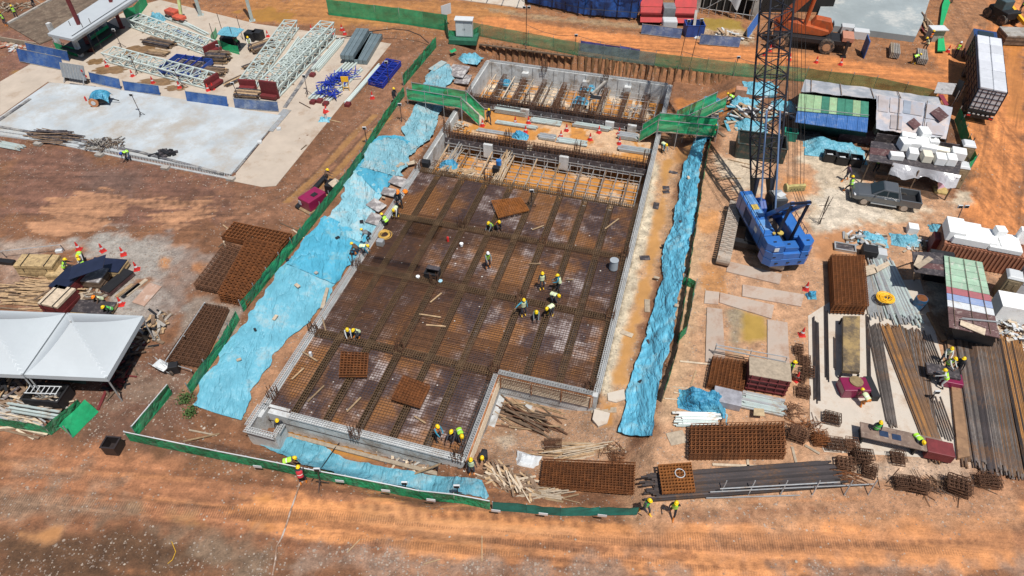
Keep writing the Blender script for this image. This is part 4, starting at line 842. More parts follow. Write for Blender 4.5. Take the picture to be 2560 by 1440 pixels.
M().box((0,-.2,1.33),(3.3,6.2,.2)).build('turntable_deck',BLUEN,CR,bevel=.03)
f=M(); f.box((-1.2,.35,2.15),(1.0,5.4,1.4)); 
o=f.build('engine_housing',BLUEM,CR,bevel=.06)
M().box((-1.2,.35,2.87),(.8,1.0,.06)).box((-1.2,-1.2,2.87),(.8,1.2,.06)).box((-1.2,1.9,2.87),(.8,1.2,.06)).build('roof_hatch',mat('blue_dust',(.10,.25,.50),.5,0,.15,2,dirt=((.3,.3,.3),.3,2)),CR,bevel=.02)
M().box((1.22,-.6,1.95),(.95,3.4,1.0)).box((1.22,-1.6,2.48),(.9,1.2,.08)).build('engine_housing',BLUEM,CR,bevel=.06)
f=M(); f.lathe((0,0,0),[(.0,0)],3) if 0 else None
pr=[(.9,1.45),(2.5,1.45),(2.6,2.1),(2.3,2.7),(1.6,2.95),(1.0,2.6)]; extr(f,pr,-.65,-.1); f.build('winch_guard',mat('blue_deep',(.015,.06,.27),.4,0,.15,2),CR,bevel=.05)
f=M(); extr(f,[(1.5,1.45),(3.25,1.45),(3.3,2.1),(3.05,2.75),(1.5,2.9)],.72,1.72); cb=f.build('cab',mat('cab_grey',(.06,.065,.07),.45,0,.2,2),CR,bevel=.05)
f=M(); f.box((.708,2.4,2.2),(.02,1.3,.7)); f.box((1.732,2.4,2.2),(.02,1.3,.7)); f.build('window',mat('glass_dark',(.02,.03,.035),.08,0,.1,1),cb)
M().box((1.2,2.2,2.93),(.8,1.1,.04)).build('roof_panel',GALV,CR)
M().box((1.3,2.1,3.0),(.7,.5,.02),.5).build('loose_sheet',WHITEP,CR)
# counterweights
def cwt(z0,z1,x0,x1,y0=-3.75,y1=-2.5,ch=.45,nm='counterweight'):
    f=M(); p=[(x0,y1),(x0,y0+(ch if x0<-1.6 else 0)),(x0+(ch if x0<-1.6 else 0),y0),(x1-(ch if x1>1.6 else 0),y0),(x1,y0+(ch if x1>1.6 else 0)),(x1,y1)]
    q=[]; 
    for a in p:
        if not q or (abs(a[0]-q[-1][0])+abs(a[1]-q[-1][1]))>.01: q.append(a)
    f.prism(q,z0,z1); return f.build(nm,BLUEM,CR,bevel=.035)
cwt(.95,1.6,-1.78,1.78); cwt(1.62,2.25,-1.78,-.55); cwt(2.27,2.9,-1.78,-.6,-3.7); cwt(1.62,2.25,.8,1.78); cwt(2.27,2.85,.85,1.78,-3.7); cwt(1.62,2.1,-.53,.78,-3.72); cwt(2.12,2.5,-.4,.65,-3.5,-2.7)
f=M(); 
for x,y,z in((-1.2,-3.2,2.92),(1.3,-3.2,2.87),(0,-3.1,2.52),(-1.2,-3.74,1.9),(1.3,-3.74,1.9),(-.9,-3.78,1.3),(.9,-3.78,1.3),(0,-3.78,1.3)): f.box((x,y,z),(.22,.1,.06))
f.build('lifting_lug',BLACK,CR)
M().cyl((-.45,.4,2.0),(-.45,-1.6,2.0),.26,12).cyl((-.45,-1.6,2.0),(-.45,-2.2,2.05),.3,12).build('winch_drum',mat('rope_brown',(.16,.12,.09),.7,.1,.4,8),CR)
M().cyl((-.5,-2.35,2.0),(-.5,-2.35,2.98),.09,10).cyl((-.5,-2.35,2.98),(-.5,-2.35,3.04),.24,14).cyl((-.95,-2.3,2.9),(-.95,-2.3,3.0),.12,10).build('air_filter_cap',mat('yellow_dirty',(.5,.36,.08),.6,0,.2,4),CR)
f=M()
for s in(-1,1): f.beam((s*.62,.9,1.7),(s*.58,-2.7,6.0),.24,.30)
f.build('gantry_front_arm',BLUEM,CR)
f=M()
for s in(-1,1): f.beam((s*.66,-2.0,1.5),(s*.6,-2.7,5.95),.16,.16)
f.build('gantry_rear_leg',BLUEN,CR)
M().beam((-.75,-2.7,6.),(.75,-2.7,6.),.16).build('gantry_crossbar',BLUEN,CR)
for y in(-.2,-1.2): M().beam((-.6,y,1.7+(.9-y)*1.19),(.6,y,1.7+(.9-y)*1.19),.12).build('gantry_crossbar',BLUEN,CR)
f=M()
for x,y0,y1 in((-1.72,-2.3,3.0),(1.7,-2.2,1.0)):
    f=M()
    for z in(3.25 if x<0 else 2.85,): 
        f.beam((x,y0,z),(x,y1,z),.035); n=6
        for i in range(n+1): f.beam((x,y0+(y1-y0)*i/n,z-.4),(x,y0+(y1-y0)*i/n,z),.03)
    f.build('handrail',BLUEN,CR)
f=M()
for i in range(5): f.box((-1.708,-1.9+i*1.05,2.1),(.015,.03,1.2))
for i in range(9): f.box((-1.71,.7,1.75+i*.1),(.02,1.4,.03))
f.build('panel_joint',BLACK,CR); M().box((-1.713,-1.0,2.3),(.02,.45,.4)).box((-1.2,-3.74,2.6),(.35,.03,.3)).build('white_plate',WHITEP,CR); M().box((-1.2,.9,2.91),(.5,.6,.05)).build('yellow_patch',mat('yellow_dirty',(.5,.36,.08)),CR)
M().cyl((.3,-1.0,1.6),(.3,.6,1.6),.3,12).build('rope_drum',mat('rope_brown',(.16,.12,.09)),CR)
# boom
foot=Mci@V((19.95,43.75,1.7)); top=Mci@V((19.95+.2,43.75+16.2,1.7+24.6)); BD=(top-foot).normalized(); BX=V((1,0,0)); BX=(BX-BD*BX.dot(BD)).normalized(); BZ=BX.cross(BD)
Lb=(top-foot).length; f=M(); g=M()
def bp_(t,i,j):
    if t<5: w_=.70+(.9-.70)*t/5; h=.15+(.9-.15)*t/5
    elif t>Lb-4: w_=.9-.5*(t-Lb+4)/4; h=.9-.6*(t-Lb+4)/4
    else: w_=h=.9
    return foot+BD*t+BX*(i*w_)+BZ*(j*h)
NV=mat('boom_black',(.010,.012,.022),.5,0,.3,1,rand=0)
ts=[0,2.0]+[2.+(Lb-6.)*k/15 for k in range(1,16)]+[Lb]
for i in(-1,1):
    for j in(-1,1):
        for a,b_ in zip(ts,ts[1:]):
            if a>=0: f.cyl(bp_(a,i,j),bp_(b_,i,j),.085,8)
for s in(-1,1): f.hexa([bp_(0,s*1.1,-1),bp_(0,s*.9,-1),bp_(0,s*.9,1),bp_(0,s*1.1,1)],[bp_(2.,s*1.04,-1),bp_(2.,s*.55,-1),bp_(2.,s*.55,1),bp_(2.,s*1.04,1)])
f.build('boom_chord',NV,CR)
fl_=1
for a,b_ in zip(ts[1:],ts[2:]):
    m_=(a+b_)/2
    for q,(i,j,i2,j2) in enumerate(((-1,-1,1,-1),(1,-1,1,1),(1,1,-1,1),(-1,1,-1,-1))):
        if q%2: i,j,i2,j2=i2,j2,i,j
        g.cyl(bp_(a,i,j),bp_(m_,i2,j2),.04,5); g.cyl(bp_(m_,i2,j2),bp_(b_,i,j),.04,5)
        g.cyl(bp_(a,i,j),bp_(a,i2,j2),.04,5)
g.build('boom_lacing',NV,CR)
f=M(); 
for s in(-1,1): f.cyl((s*.6,.7,1.8),bp_(7.2,s*.6,1),.075,8)
f.build('boom_backstop',mat('blue_grey_strut',(.10,.16,.28),.4,.1,.15,2),CR)
f=M(); tp=bp_(Lb,0,1.2); hb=V((0,-1.2,6.6))
for x in(-.62,-.5,-.2,-.1,0,.1,.35,.6): f.cyl(V((x,-1.4,6.5)),tp+V((x*1.5,0,0)),.018,4,cap=False)
for x in(-.3,-.1,.1,.3): f.cyl(V((x,-2.7,6.05)),V((x,-1.4,6.4)),.018,4)
for x in(-.5,.45): f.cyl(V((x,1.2,2.3)),bp_(Lb,x,.4),.016,4,cap=False)
f.build('pendant_rope',mat('rope_black',(.015,.013,.012),.7,0,.2,3),CR)
M().box((.05,-1.4,6.35),(1.35,.25,.5)).cyl((-.75,-1.4,6.4),(-.62,-1.4,6.4),.33,14).build('bridle_block',mat('block_yellow',(.50,.42,.16),.6,0,.25,3,dirt=((.2,.14,.08),.4,4)),CR,bevel=.03)
f=M()
for x,y in((1.3,9.),(1.75,9.1),(2.6,9.),(3.,9.1)): pass
# ---------------- pickup ----------------
GREY=mat('pickup_grey',(.12,.13,.14),.3,.35,.06,1,coat=.8,rand=0); GLS=mat('glass_dark',(.02,.03,.035),.08,0,.1,1)
fw=P(2163,513,0); rw=P(2251,528,0); ph=ang(rw,fw); fwd=V((math.cos(ph),math.sin(ph),0)); lft=V((fwd.y,-fwd.x,0))
ctr=(fw+rw)/2-V((-fwd.y,fwd.x,0))*0; nrm=V((-fwd.y,fwd.x,0)); nrm=nrm if nrm.y>0 else -nrm; ctr=ctr+nrm*.82
T_=thing('pickup_truck','dark grey double cab pickup truck parked beside the foam covered shelter','pickup',ctr,ph-math.pi/2)
def loft(f,secs,k=0):
    "closed skin through cross sections; each = (y, [(x,z)...])"
    n=len(secs[0][1]); 
    o=len(f.v); f.v+=[(x,y,z) for y,s in secs for x,z in s]
    for j in range(len(secs)-1):
        for i in range(n): f.f.append((o+j*n+i,o+j*n+(i+1)%n,o+(j+1)*n+(i+1)%n,o+(j+1)*n+i)); f.m.append(k)
    f.f.append(tuple(o+i for i in range(n))[::-1]); f.f.append(tuple(o+(len(secs)-1)*n+i for i in range(n))); f.m+=[k,k]
def sec(hw,zt,zb=.42,sh=.72): return [(-hw*.9,zb),(hw*.9,zb),(hw,zb+.12),(hw,zt-.18),(hw*.93,zt-.03),(hw*sh,zt),(-hw*sh,zt),(-hw*.93,zt-.03),(-hw,zt-.18),(-hw,zb+.12)]
f=M(); loft(f,[(-1.0,sec(.92,1.12)),(.9,sec(.93,1.14)),(1.15,sec(.93,1.16)),(2.2,sec(.91,1.05)),(2.5,sec(.84,.95)),(2.66,sec(.70,.82,.5))]); body=f.build('body',GREY,T_,bevel=.03,smooth=False)
f=M(); 
for s in(-1,1): f.box((s*.87,-1.82,.85),(.12,1.68,.62))
f.box((0,-2.6,.87),(1.7,.09,.55)); f.box((0,-1.05,.9),(1.75,.1,.5)); f.box((0,-1.8,.55),(1.7,1.6,.12)); f.build('cargo_bed',GREY,T_,bevel=.03)
M().box((0,-1.8,.63),(1.55,1.45,.04)).build('bed_liner',BLACK,T_)
f=M(); rf=[(-.98,1.10),(-.72,1.68),(.25,1.74),(.55,1.68),(1.25,1.13)]
def cab4(y,z,hb): return y,z,hb
pr=[(-.98,1.08,.86),(-.70,1.70,.66),(.35,1.73,.67),(1.3,1.10,.84)]
f.add([(s*h,y,z) for y,z,h in pr for s in(-1,1)],[(0,1,3,2),(2,3,5,4),(4,5,7,6),(0,2,4,6),(1,7,5,3),(0,6,7,1)]); cab=f.build('cab',GREY,T_,bevel=.05)
def pq(y0,z0,y1,z1,h0,h1,ys): return None
g=M()
g.add([(-.76,1.235,1.175),(.76,1.235,1.175),(.62,.44,1.70),(-.62,.44,1.70)],[(0,1,2,3)])
g.v=[(x,y+.012,z+.018) for x,y,z in g.v]; g.build('windscreen',GLS,cab)
for s in(-1,1):
    g=M(); a=lambda y,z:(s*(.86-(z-1.08)*.31+.012),y,z)
    g.add([a(.98,1.2),a(.12,1.2),a(.12,1.6),a(.45,1.6)],[(0,1,2,3) if s<0 else (3,2,1,0)]); g.add([a(.02,1.2),a(-.78,1.2),a(-.66,1.58),a(.02,1.6)],[(0,1,2,3) if s<0 else (3,2,1,0)]); g.build('side_window',GLS,cab)
    M().box((s*1.0,.95,1.2),(.18,.1,.14)).build('wing_mirror',GREY,T_,bevel=.02)
    M().box((s*.72,2.47,.88),(.3,.14,.12)).build('headlight',mat('lamp',(.7,.72,.75),.15,0,.05,2),T_,bevel=.02)
    M().box((s*.86,-2.62,.92),(.12,.06,.25)).build('tail_light',RED,T_)
    for y in(.3,-.5): M().box((s*.945,y-.15,1.0),(.03,.16,.03)).build('door_handle',WHITEP,T_)
    M().box((s*.9,.1,.40),(.16,2.,.06)).build('side_step',GALV,T_)
    for y in(1.62,-1.5):
        w_=M(); w_.cyl((s*.66,y,.38),(s*.92,y,.38),.39,20); tr=w_.build('wheel',RUBB,T_,bevel=.03)
        M().cyl((s*.9,y,.38),(s*.935,y,.38),.26,14).build('rim',mat('rim_dusty',(.4,.34,.29),.5,.3,.2,6),tr)
M().box((0,2.62,.72),(.9,.06,.22)).build('grille',BLACK,T_); M().box((0,2.68,.5),(1.5,.1,.16)).build('bumper',GREY,T_,bevel=.02)
# ---------------- loaded lorry ----------------
_a=(P(2453,217,3.55)+P(2514,214,3.55))/2; _b=(P(2444,85,3.55)+P(2501,86,3.55))/2; _r=ang(_a,_b)-math.pi/2; _c=(_a+_b)/2+V((-math.sin(_r),math.cos(_r),0))*.9
LT=thing('lorry','long lorry loaded with white wrapped blocks on the orange road at right','lorry',(_c.x,_c.y,0),_r); LT.scale=(1,(_b-_a).length/9.1,1)
M().box((0,-1.0,1.15),(2.4,9.6,.25)).build('flatbed',BLACK,LT)
f=M(); 
for i in range(9):
    for s in(-1,1): f.box((s*1.24,-5.6+9.2*i/8,2.3),(.07,.09,2.2))
for z in(1.6,2.1,2.6,3.1,3.4):
    for s in(-1,1): f.box((s*1.24,-1.,z),(.05,9.4,.06))
    f.box((0,-5.75,z),(2.4,.05,.06))
for x in(-.8,-.3,.3,.8): f.box((x,-5.75,2.3),(.06,.06,2.2))
f.build('side_rack',BLUEN,LT)
for s in(-1,1): M().box((s*1.2,-1.,2.3),(.02,9.3,2.3)).build('side_net',BLACK,LT)
for k in range(6):
    y=-5.0+1.52*k
    for s in(-1,1): M().box((s*.58,y,2.46+random.uniform(-.03,.03)),(1.12,1.5,2.3),random.uniform(-.01,.01)).build('wrapped_block',mat('white_wrap',(.60,.62,.66),.35,0,.08,1.5,.3),LT,bevel=.06)
f=M(); extr(f,[(4.1,.7),(6.0,.7),(6.1,1.6),(5.9,2.9),(4.2,2.95)],-1.15,1.15); lc=f.build('cab',mat('lorry_blue',(.02,.05,.16),.35,0,.15,1,coat=.4),LT,bevel=.08)
M().box((0,6.03,2.2),(1.9,.06,.8)).box((0,4.9,2.98),(1.5,.9,.05)).build('windscreen',GLS,lc)
f=M(); 
for s in(-1,1):
    for y in(5.2,1.6,-3.2,-4.4): f.cyl((s*.85,y,.5),(s*1.18,y,.5),.5,16)
f.build('wheel',RUBB,LT)
f=M(); f.box((0,-5.85,.75),(2.3,.12,.3)); f.build('rear_bumper',BLACK,LT)
f=M()
for i in range(6): f.box((-1.0+.4*i,-5.93,.98),(.2,.03,.1))
f.build('reflector',WHITEP,LT); M().box((-.95,-5.93,.75),(.3,.03,.12)).box((.95,-5.93,.75),(.3,.03,.12)).build('tail_light',RED,LT)
# ---------------- orange rough terrain crane ----------------
a=P(1952,118,0); b=P(2062,132,0); rzr=ang(a,b)-math.pi/2; ctr=(a+b)/2+V((0,1.1,0)); RT=thing('mobile_crane','orange rough terrain crane with big dusty tyres on the upper road','crane',ctr,rzr)
f=M(); f.box((0,0,1.2),(2.3,6.4,.5)); f.box((0,4.0,1.25),(2.2,2.2,.5)); f.build('chassis',BLACK,RT,bevel=.05)
for s in(-1,1):
    for y in(-2.2,2.6):
        tr=M().cyl((s*.95,y,.8),(s*1.5,y,.8),.82,22).build('wheel',RUBB,RT,bevel=.06); M().cyl((s*1.5,y,.8),(s*1.53,y,.8),.42,16).build('rim',mat('rim_tan',(.42,.25,.14),.7,0,.2,5),tr)
    for y in(-3.6,4.6): M().box((s*1.5,y,.9),(.28,.3,1.7)).box((s*1.5,y,.08),(.6,.6,.08)).build('outrigger',BLACK,RT)
f=M(); extr(f,[(-3.2,1.5),(1.9,1.5),(2.5,1.75),(2.5,2.1),(.4,2.45),(-2.8,2.9),(-3.5,2.4)],-1.15,.4); f.build('superstructure',ORNG,RT,bevel=.06)
f=M(); extr(f,[(.5,1.55),(2.7,1.6),(2.95,2.2),(2.5,3.0),(.9,3.15),(.5,2.5)],-1.3,-.1); oc=f.build('cab',ORNG,RT,bevel=.08)
g=M(); 
for pr_ in([(.75,2.35),(1.35,2.3),(1.3,2.9),(.95,2.95)],[(1.5,2.25),(2.3,2.25),(2.15,2.8),(1.45,2.88)]): extr(g,pr_,-1.33,-1.3)
g.build('window',GLS,oc); M().box((-.7,2.85,2.4),(1.,.1,.7)).build('windscreen',GLS,oc)
f=M(); f.box((.2,4.6,1.75),(1.9,1.2,.5)); f.build('engine_cover',mat('engine_pink',(.45,.2,.13),.6,0,.2,3,dirt=((.2,.1,.06),.3,3)),RT,bevel=.05)
b0=V((.2,-2.9,2.6)); b1=V((.4,3.6,12)); 
M().beam(b0,b0.lerp(b1,.7),.75,.85).build('boom',ORNG,RT,bevel=.03); M().beam(b0.lerp(b1,.68),b1,.58,.66).build('boom_extension',ORNG,RT)
M().cyl((.2,-.2,2.3),b0.lerp(b1,.42)+V((0,.25,-.3)),.22,12).build('boom_ram',ORNG,RT)
# ---------------- helpers for yard goods ----------------
YR=RZ
def quadP(pts): return [P(*p) for p in pts]
def slab3(name,mats,quad,th=.08,parent=None,**k):
    q=[V(p) for p in quad]; f=M(); f.hexa([p-V((0,0,th)) for p in q],q); return f.build(name,mats,parent,wp=parent is not None,**k)
def lerp4(q,s,t): return q[0].lerp(q[1],s).lerp(q[3].lerp(q[2],s),t)
def boxes_at(name,label,cat,px,py,size,rz=YR,mt=WHITE,z=None,bev=.03,group=None,parent=None):
    p=P(px,py,z); f=M(); f.box(p+V((0,0,size[2]/2)),size,rz); return f.build(name,mt,None,label,cat,group,bevel=bev)
def plank(px,py,L_,w_=.25,rz=0,h=.05,mt=TIMB,z=None,label=None,name='plank',group='loose planks lying about the site',cat='plank',dz=.04):
    p=P(px,py,z)+V((0,0,dz)); d=V((math.cos(rz),math.sin(rz),0))*L_/2; a,b=p-d,p+d
    if z is None: a.z=float(H(a.x,a.y))+dz; b.z=float(H(b.x,b.y))+dz
    return M().beam(a,b,w_,h).build(name,mt,None,label or 'loose plank lying on the ground',cat,group)
def crate(name,label,cat,px,py,size,rz=YR,mt=MAROON,z=None,wall=.06,inner=None):
    p=P(px,py,z); x,y,h=size; t=thing(name,label,cat,p,rz)
    M().box((0,0,.06),(x-.02,y-.02,.08)).build('floor',inner or mt,t)
    f=M()
    for s in(-1,1): f.box((s*x/2,0,h/2),(wall,y,h)); f.box((0,s*y/2,h/2),(x-wall,wall,h))
    f.build('walls',mt,t,bevel=.01); f=M()
    for s in(-1,1): f.box((s*x/2,0,h+.03),(wall*1.8,y+.1,.06)); f.box((0,s*y/2,h+.032),(x-.05,wall*1.8,.06))
    f.build('rim',mt,t); return t
cone_t=thing('traffic_cone','x','traffic cone',(0,0,-50),0,'traffic cones')
M().lathe((0,0,0),[(.20,.04),(.16,.2),(.135,.3)],14).lathe((0,0,0),[(.105,.42),(.035,.78)],14).build('cone_body',RED,cone_t)
M().lathe((0,0,0),[(.137,.3),(.106,.42)],14).build('white_band',WHITEP,cone_t); M().box((0,0,.025),(.46,.46,.05)).build('base',RED,cone_t,bevel=.015)
first=True
CONES=[(198,624,'leftmost cone on the grey gravel'),(258,628,'second cone from left on the grey gravel'),(309,637,'third cone on the grey gravel, beside an orange foot'),(343,674,'lone cone on gravel right of the black boards'),(304,762,'cone beside the long bare plywood board'),
(268,167,'cone at the left end of the lower pale truss'),(332,191,'cone just below the lower pale truss'),(383,208,'cone on the brown stain by the blue barriers'),(449,220,'cone by the wet patch near the truss middle'),(521,227,'left cone of the pair at the red truss end'),(533,224,'right cone of the pair at the red truss end'),(672,203,'cone between the two upright trusses'),(621,222,'fallen looking cone at the foot of the left upright truss'),(779,78,'leftmost cone at the top edge of the pale yard'),(831,84,'small cone at the far corner of the truss yard'),(855,76,'upper cone of two near the grey duct bundles'),(862,86,'lower cone of two near the grey duct bundles'),(670,92,'cone beside the dark crates near the blue roofed shelter'),(931,246,'cone on brown soil right of the pale beams'),(816,280,'cone standing on the blue cloth by the slab edge'),
(1288,309,'cone by the aluminium planks in the muddy bay'),(1321,308,'second cone along the aluminium planks'),(1314,331,'cone in the orange mud left of centre'),(1416,327,'cone in the middle of the orange mud bay'),(1402,343,'cone on the pale patch in the mud bay'),(1497,332,'cone right of the middle in the mud bay'),(1475,350,'cone at the lower edge of the mud bay'),(1547,336,'cone near the lower end of the right stair'),(1548,360,'cone below the right stair on the pale patch'),(1206,315,'cone at the foot of the left stair'),
(2014,724,'cone on the yard near the blue tied valve'),(2004,838,'cone left of the long black bars'),(1990,950,'tilted cone beside the stirrup piles'),(1924,128,'cone under the crane boom, left'),(1936,116,'cone under the crane boom, upper'),(1912,139,'cone under the crane boom, lower'),(1973,150,'cone on the orange road right of the boom'),(2040,157,'cone on the orange road left of the outrigger'),(2101,162,'cone below the outrigger of the orange crane'),(2369,130,'cone beside the green walkway'),(1980,64,'cone on the body of the orange crane')]
for x,y,lb in CONES[:-1]:
    z=-1.0 if 1200<x<1560 and 300<y<365 else None
    if first: cone_t.location=P(x,y,z); cone_t['label']='red '+lb; first=False
    else: dup(cone_t,P(x,y,z),random.uniform(0,1.5),'red '+lb,'traffic cones')
# ---------------- right yard: sheds, shelters, toilets ----------------
def panelroof(t,quad,cols,name='roof_sheet',th=.05,along=0,rib=True):
    q=[V(p) for p in quad]; n=len(cols)
    for i,cm in enumerate(cols):
        s0,s1=i/n+.002,(i+1)/n-.002
        c4=[lerp4(q,s0,0),lerp4(q,s1,0),lerp4(q,s1,1),lerp4(q,s0,1)] if along==0 else [lerp4(q,0,s0),lerp4(q,1,s0),lerp4(q,1,s1),lerp4(q,0,s1)]
        f=M(); k=6; prev=None
        vs=[]
        for j in range(k*2+1):
            u=j/(k*2); a=c4[0].lerp(c4[1],u) if along==0 else c4[0].lerp(c4[3],u); b=c4[3].lerp(c4[2],u) if along==0 else c4[1].lerp(c4[2],u)
            o=V((0,0,.035*(j%2) if rib else .004*(i%2))); vs+= [a+o,b+o,a+o-V((0,0,th)),b+o-V((0,0,th))]
        f.v=[tuple(v) for v in vs]
        for j in range(k*2): o=j*4; f.f+=[(o,o+4,o+5,o+1),(o+2,o+3,o+7,o+6),(o,o+2,o+6,o+4),(o+1,o+5,o+7,o+3)]; f.m+=[0]*4
        f.f+=[(0,1,3,2),(k*8,k*8+2,k*8+3,k*8+1)]; f.m+=[0,0]
        f.build(name,cm,t,wp=True)
RG=mat('roof_green_light',(.31,.46,.27),.5,0,.15,2,dirt=((.35,.3,.2),.25,3)); RGD=mat('roof_green_dark',(.06,.22,.15),.5,0,.2,2); RB=mat('roof_blue',(.05,.14,.36),.45,0,.15,2,dirt=((.2,.25,.35),.3,2)); RMI=mat('roof_mint',(.24,.38,.27),.6,0,.15,1.5,dirt=((.45,.45,.4),.3,2)); RBW=mat('roof_brown',(.10,.045,.045),.7,0,.25,1.5,dirt=((.35,.3,.27),.25,3)); RRD=mat('roof_red',(.24,.03,.05),.55,0,.2,2); RWH=mat('roof_grey_white',(.5,.53,.56),.5,0,.15,2,dirt=((.3,.28,.25),.4,2))
PLAS=mat('clear_plastic_sheet',(.38,.39,.43),.28,0,.22,.6,.5,dirt=((.55,.45,.40),.5,.5)); PLAS2=mat('plastic_pinkish',(.43,.38,.37),.3,0,.2,.7,.4,dirt=((.36,.38,.43),.5,.7))
s=thing('site_shed','site shed with striped green and blue corrugated roof at the upper right','shed',P(2080,330,0))
z1,z2=3.0,2.3
qa=[P(1998,234,z1),P(2172,255,z1),P(2171,293,2.65),P(1993,276,2.65)]; panelroof(s,qa,[RG,RG,RG,RGD,RG,RGD,RGD,RG,RGD])
qb=[P(1993,274,2.6),P(2171,292,2.6),P(2168,331,2.15),P(1987,305,2.15)]; panelroof(s,qb,[RB]*7)
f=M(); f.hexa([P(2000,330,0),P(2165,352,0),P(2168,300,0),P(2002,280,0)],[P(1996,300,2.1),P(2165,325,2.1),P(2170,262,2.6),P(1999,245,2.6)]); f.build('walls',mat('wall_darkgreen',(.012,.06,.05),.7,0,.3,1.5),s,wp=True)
for x in(2012,2040): slab3('door_panel',NETB,[P(x-8,328,.1),P(x+8,330,.1),P(x+8,300,1.9),P(x-8,298,1.9)],.05,s)
f=M(); f.beam(P(1990,268,2.75),P(2172,288,2.75),.05); f.build('roof_tie',GALV,s,wp=True)
s=thing('site_shed','long shed wrapped in patched clear plastic sheeting with brown diamond patches','shed',P(2280,330,0))
qa=[P(2192,236,3.0),P(2382,268,3.0),P(2366,346,2.4),P(2190,322,2.4)]; 
def crum(q,amp,seed):
    def fn(a,b): p=lerp4(q,a,b); return p+V((0,0,amp*(float(fbm(np.array([a*9+seed]),np.array([b*6.]),4,seed)[0])-.5)))
    return fn
M().grid(30,20,crum(qa,.25,4),th=.03).build('plastic_roof',PLAS,s,wp=True)
for a0,a1,b0,b1,mm in((.02,.16,.03,.5,PLAS2),(.18,.34,.04,.48,PLAS2),(.46,.62,.05,.45,PLAS2),(.66,.8,.05,.5,PLAS2),(.2,.36,.55,.95,PLAS2),(.7,.95,.6,.95,PLAS2),(.36,.46,.05,.45,mat('plastic_grey',(.3,.34,.4),.3,0,.15,1))):
    slab3('roof_patch',mm,[lerp4(qa,a0,b0)+V((0,0,.07)),lerp4(qa,a1,b0)+V((0,0,.06)),lerp4(qa,a1,b1)+V((0,0,.07)),lerp4(qa,a0,b1)+V((0,0,.07))],.02,s)
for (c0,c1),r in(((.84,.36),.12),((.52,.76),.09)):
    c_=lerp4(qa,c0,c1)+V((0,0,.22)); e1=(qa[1]-qa[0])*r; e2=(qa[3]-qa[0])*r*1.8
    M().hexa([c_-e1-V((0,0,.02)),c_-e2-V((0,0,.02)),c_+e1-V((0,0,.02)),c_+e2-V((0,0,.02))],[c_-e1,c_-e2,c_+e1,c_+e2]).build('diamond_patch',RBW,s,wp=True)
for a_ in(.3,.66): M().beam(lerp4(qa,a_,0)+V((0,0,.2)),lerp4(qa,a_,1)+V((0,0,.2)),.05).build('roof_batten',TIMBD,s,wp=True)
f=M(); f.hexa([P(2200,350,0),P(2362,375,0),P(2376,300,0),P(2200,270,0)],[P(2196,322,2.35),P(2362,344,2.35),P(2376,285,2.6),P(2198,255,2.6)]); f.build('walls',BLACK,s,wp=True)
s=thing('lean_to_roof','long narrow grey plastic lean-to roof behind the striped green shed','roof',P(2170,240,0))
qc=[P(2012,198,2.7),P(2345,243,2.7),P(2355,266,2.7),P(2003,228,2.9)]; M().grid(40,8,crum(qc,.25,9),th=.03).build('plastic_roof',mat('plastic_grey2',(.33,.35,.38),.35,0,.25,.6,.4,dirt=((.5,.45,.42),.5,.6)),s,wp=True)
for a_ in(.05,.27,.5,.7): M().beam(lerp4(qc,a_,0)+V((0,0,.1)),lerp4(qc,a_+.02,1)+V((0,0,.1)),.05).build('roof_batten',TIMBD,s,wp=True)
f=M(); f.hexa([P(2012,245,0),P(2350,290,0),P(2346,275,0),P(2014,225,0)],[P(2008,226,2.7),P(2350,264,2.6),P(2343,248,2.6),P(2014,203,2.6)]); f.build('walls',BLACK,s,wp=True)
s=thing('notice_board','grey board and dark sign frame standing at the road corner by the lorry','board',P(2370,250,0))
slab3('board_panel',mat('board_grey',(.33,.32,.32),.6),[P(2345,205,1.8),P(2392,209,1.8),P(2380,236,1.6),P(2335,232,1.6)],.05,s); slab3('dark_panel',BLACK,[P(2398,198,2.4),P(2412,204,2.4),P(2395,245,.9),P(2382,238,.9)],.08,s); slab3('red_panel',RRD,[P(2346,236,2.),P(2358,236,2.),P(2372,262,1.7),P(2362,262,1.7)],.05,s)
for x,y in((2337,262),(2378,268),(2392,255)): M().beam(P(x,y,0),P(x,y,0)+V((0,0,1.8)),.06).build('post',GALV,s,wp=True)
# foam covered shelter
s=thing('worker_shelter','open shelter with brown plywood roof sheets, half covered by white foam boxes','shelter',P(2280,440,0))
q=[P(2178,352,2.4),P(2420,380,2.4),P(2405,448,2.4),P(2172,402,2.4)]
panelroof(s,[lerp4(q,0,.0),lerp4(q,.28,0),lerp4(q,.26,.95),lerp4(q,0,1)],[PLY,RBW,PLY],along=1,rib=False); slab3('roof_deck',PLY,[lerp4(q,.28,0),lerp4(q,.96,0),lerp4(q,.96,.9),lerp4(q,.26,.9)],.1,s)
def wrapf(a,b): p=lerp4(q,.26+.72*a,.9+.12*b*(1+.8*math.sin(a*9))); return V((p.x,p.y,2.46-.75*b*(.5+float(fbm(np.array([a*9.]),np.array([b*2.]),3,5)[0]))))
M().grid(30,6,wrapf).build('hanging_plastic',mat('plastic_wrap',(.55,.55,.58),.2,0,.1,2,.3,alpha=.8),s,wp=True)
for a_,b_ in((.02,.95),(.27,.95),(.55,.95),(.95,.95),(.02,.05),(.95,.05)): p=lerp4(q,a_,b_); M().beam(V((p.x,p.y,0)),p-V((0,0,.1)),.09).build('post',TIMBD,s,wp=True)
p=P(2280,415,0); M().box(p+V((0,.9,1.15)),(6.8,.08,2.2),YR).build('back_wall',PLY,s,wp=True)
slab3('pink_sheet',mat('pink_sheet',(.62,.38,.52),.7),[P(2345,475,0.05),P(2362,470,.05),P(2366,430,1.9),P(2348,436,1.9)],.04,s)
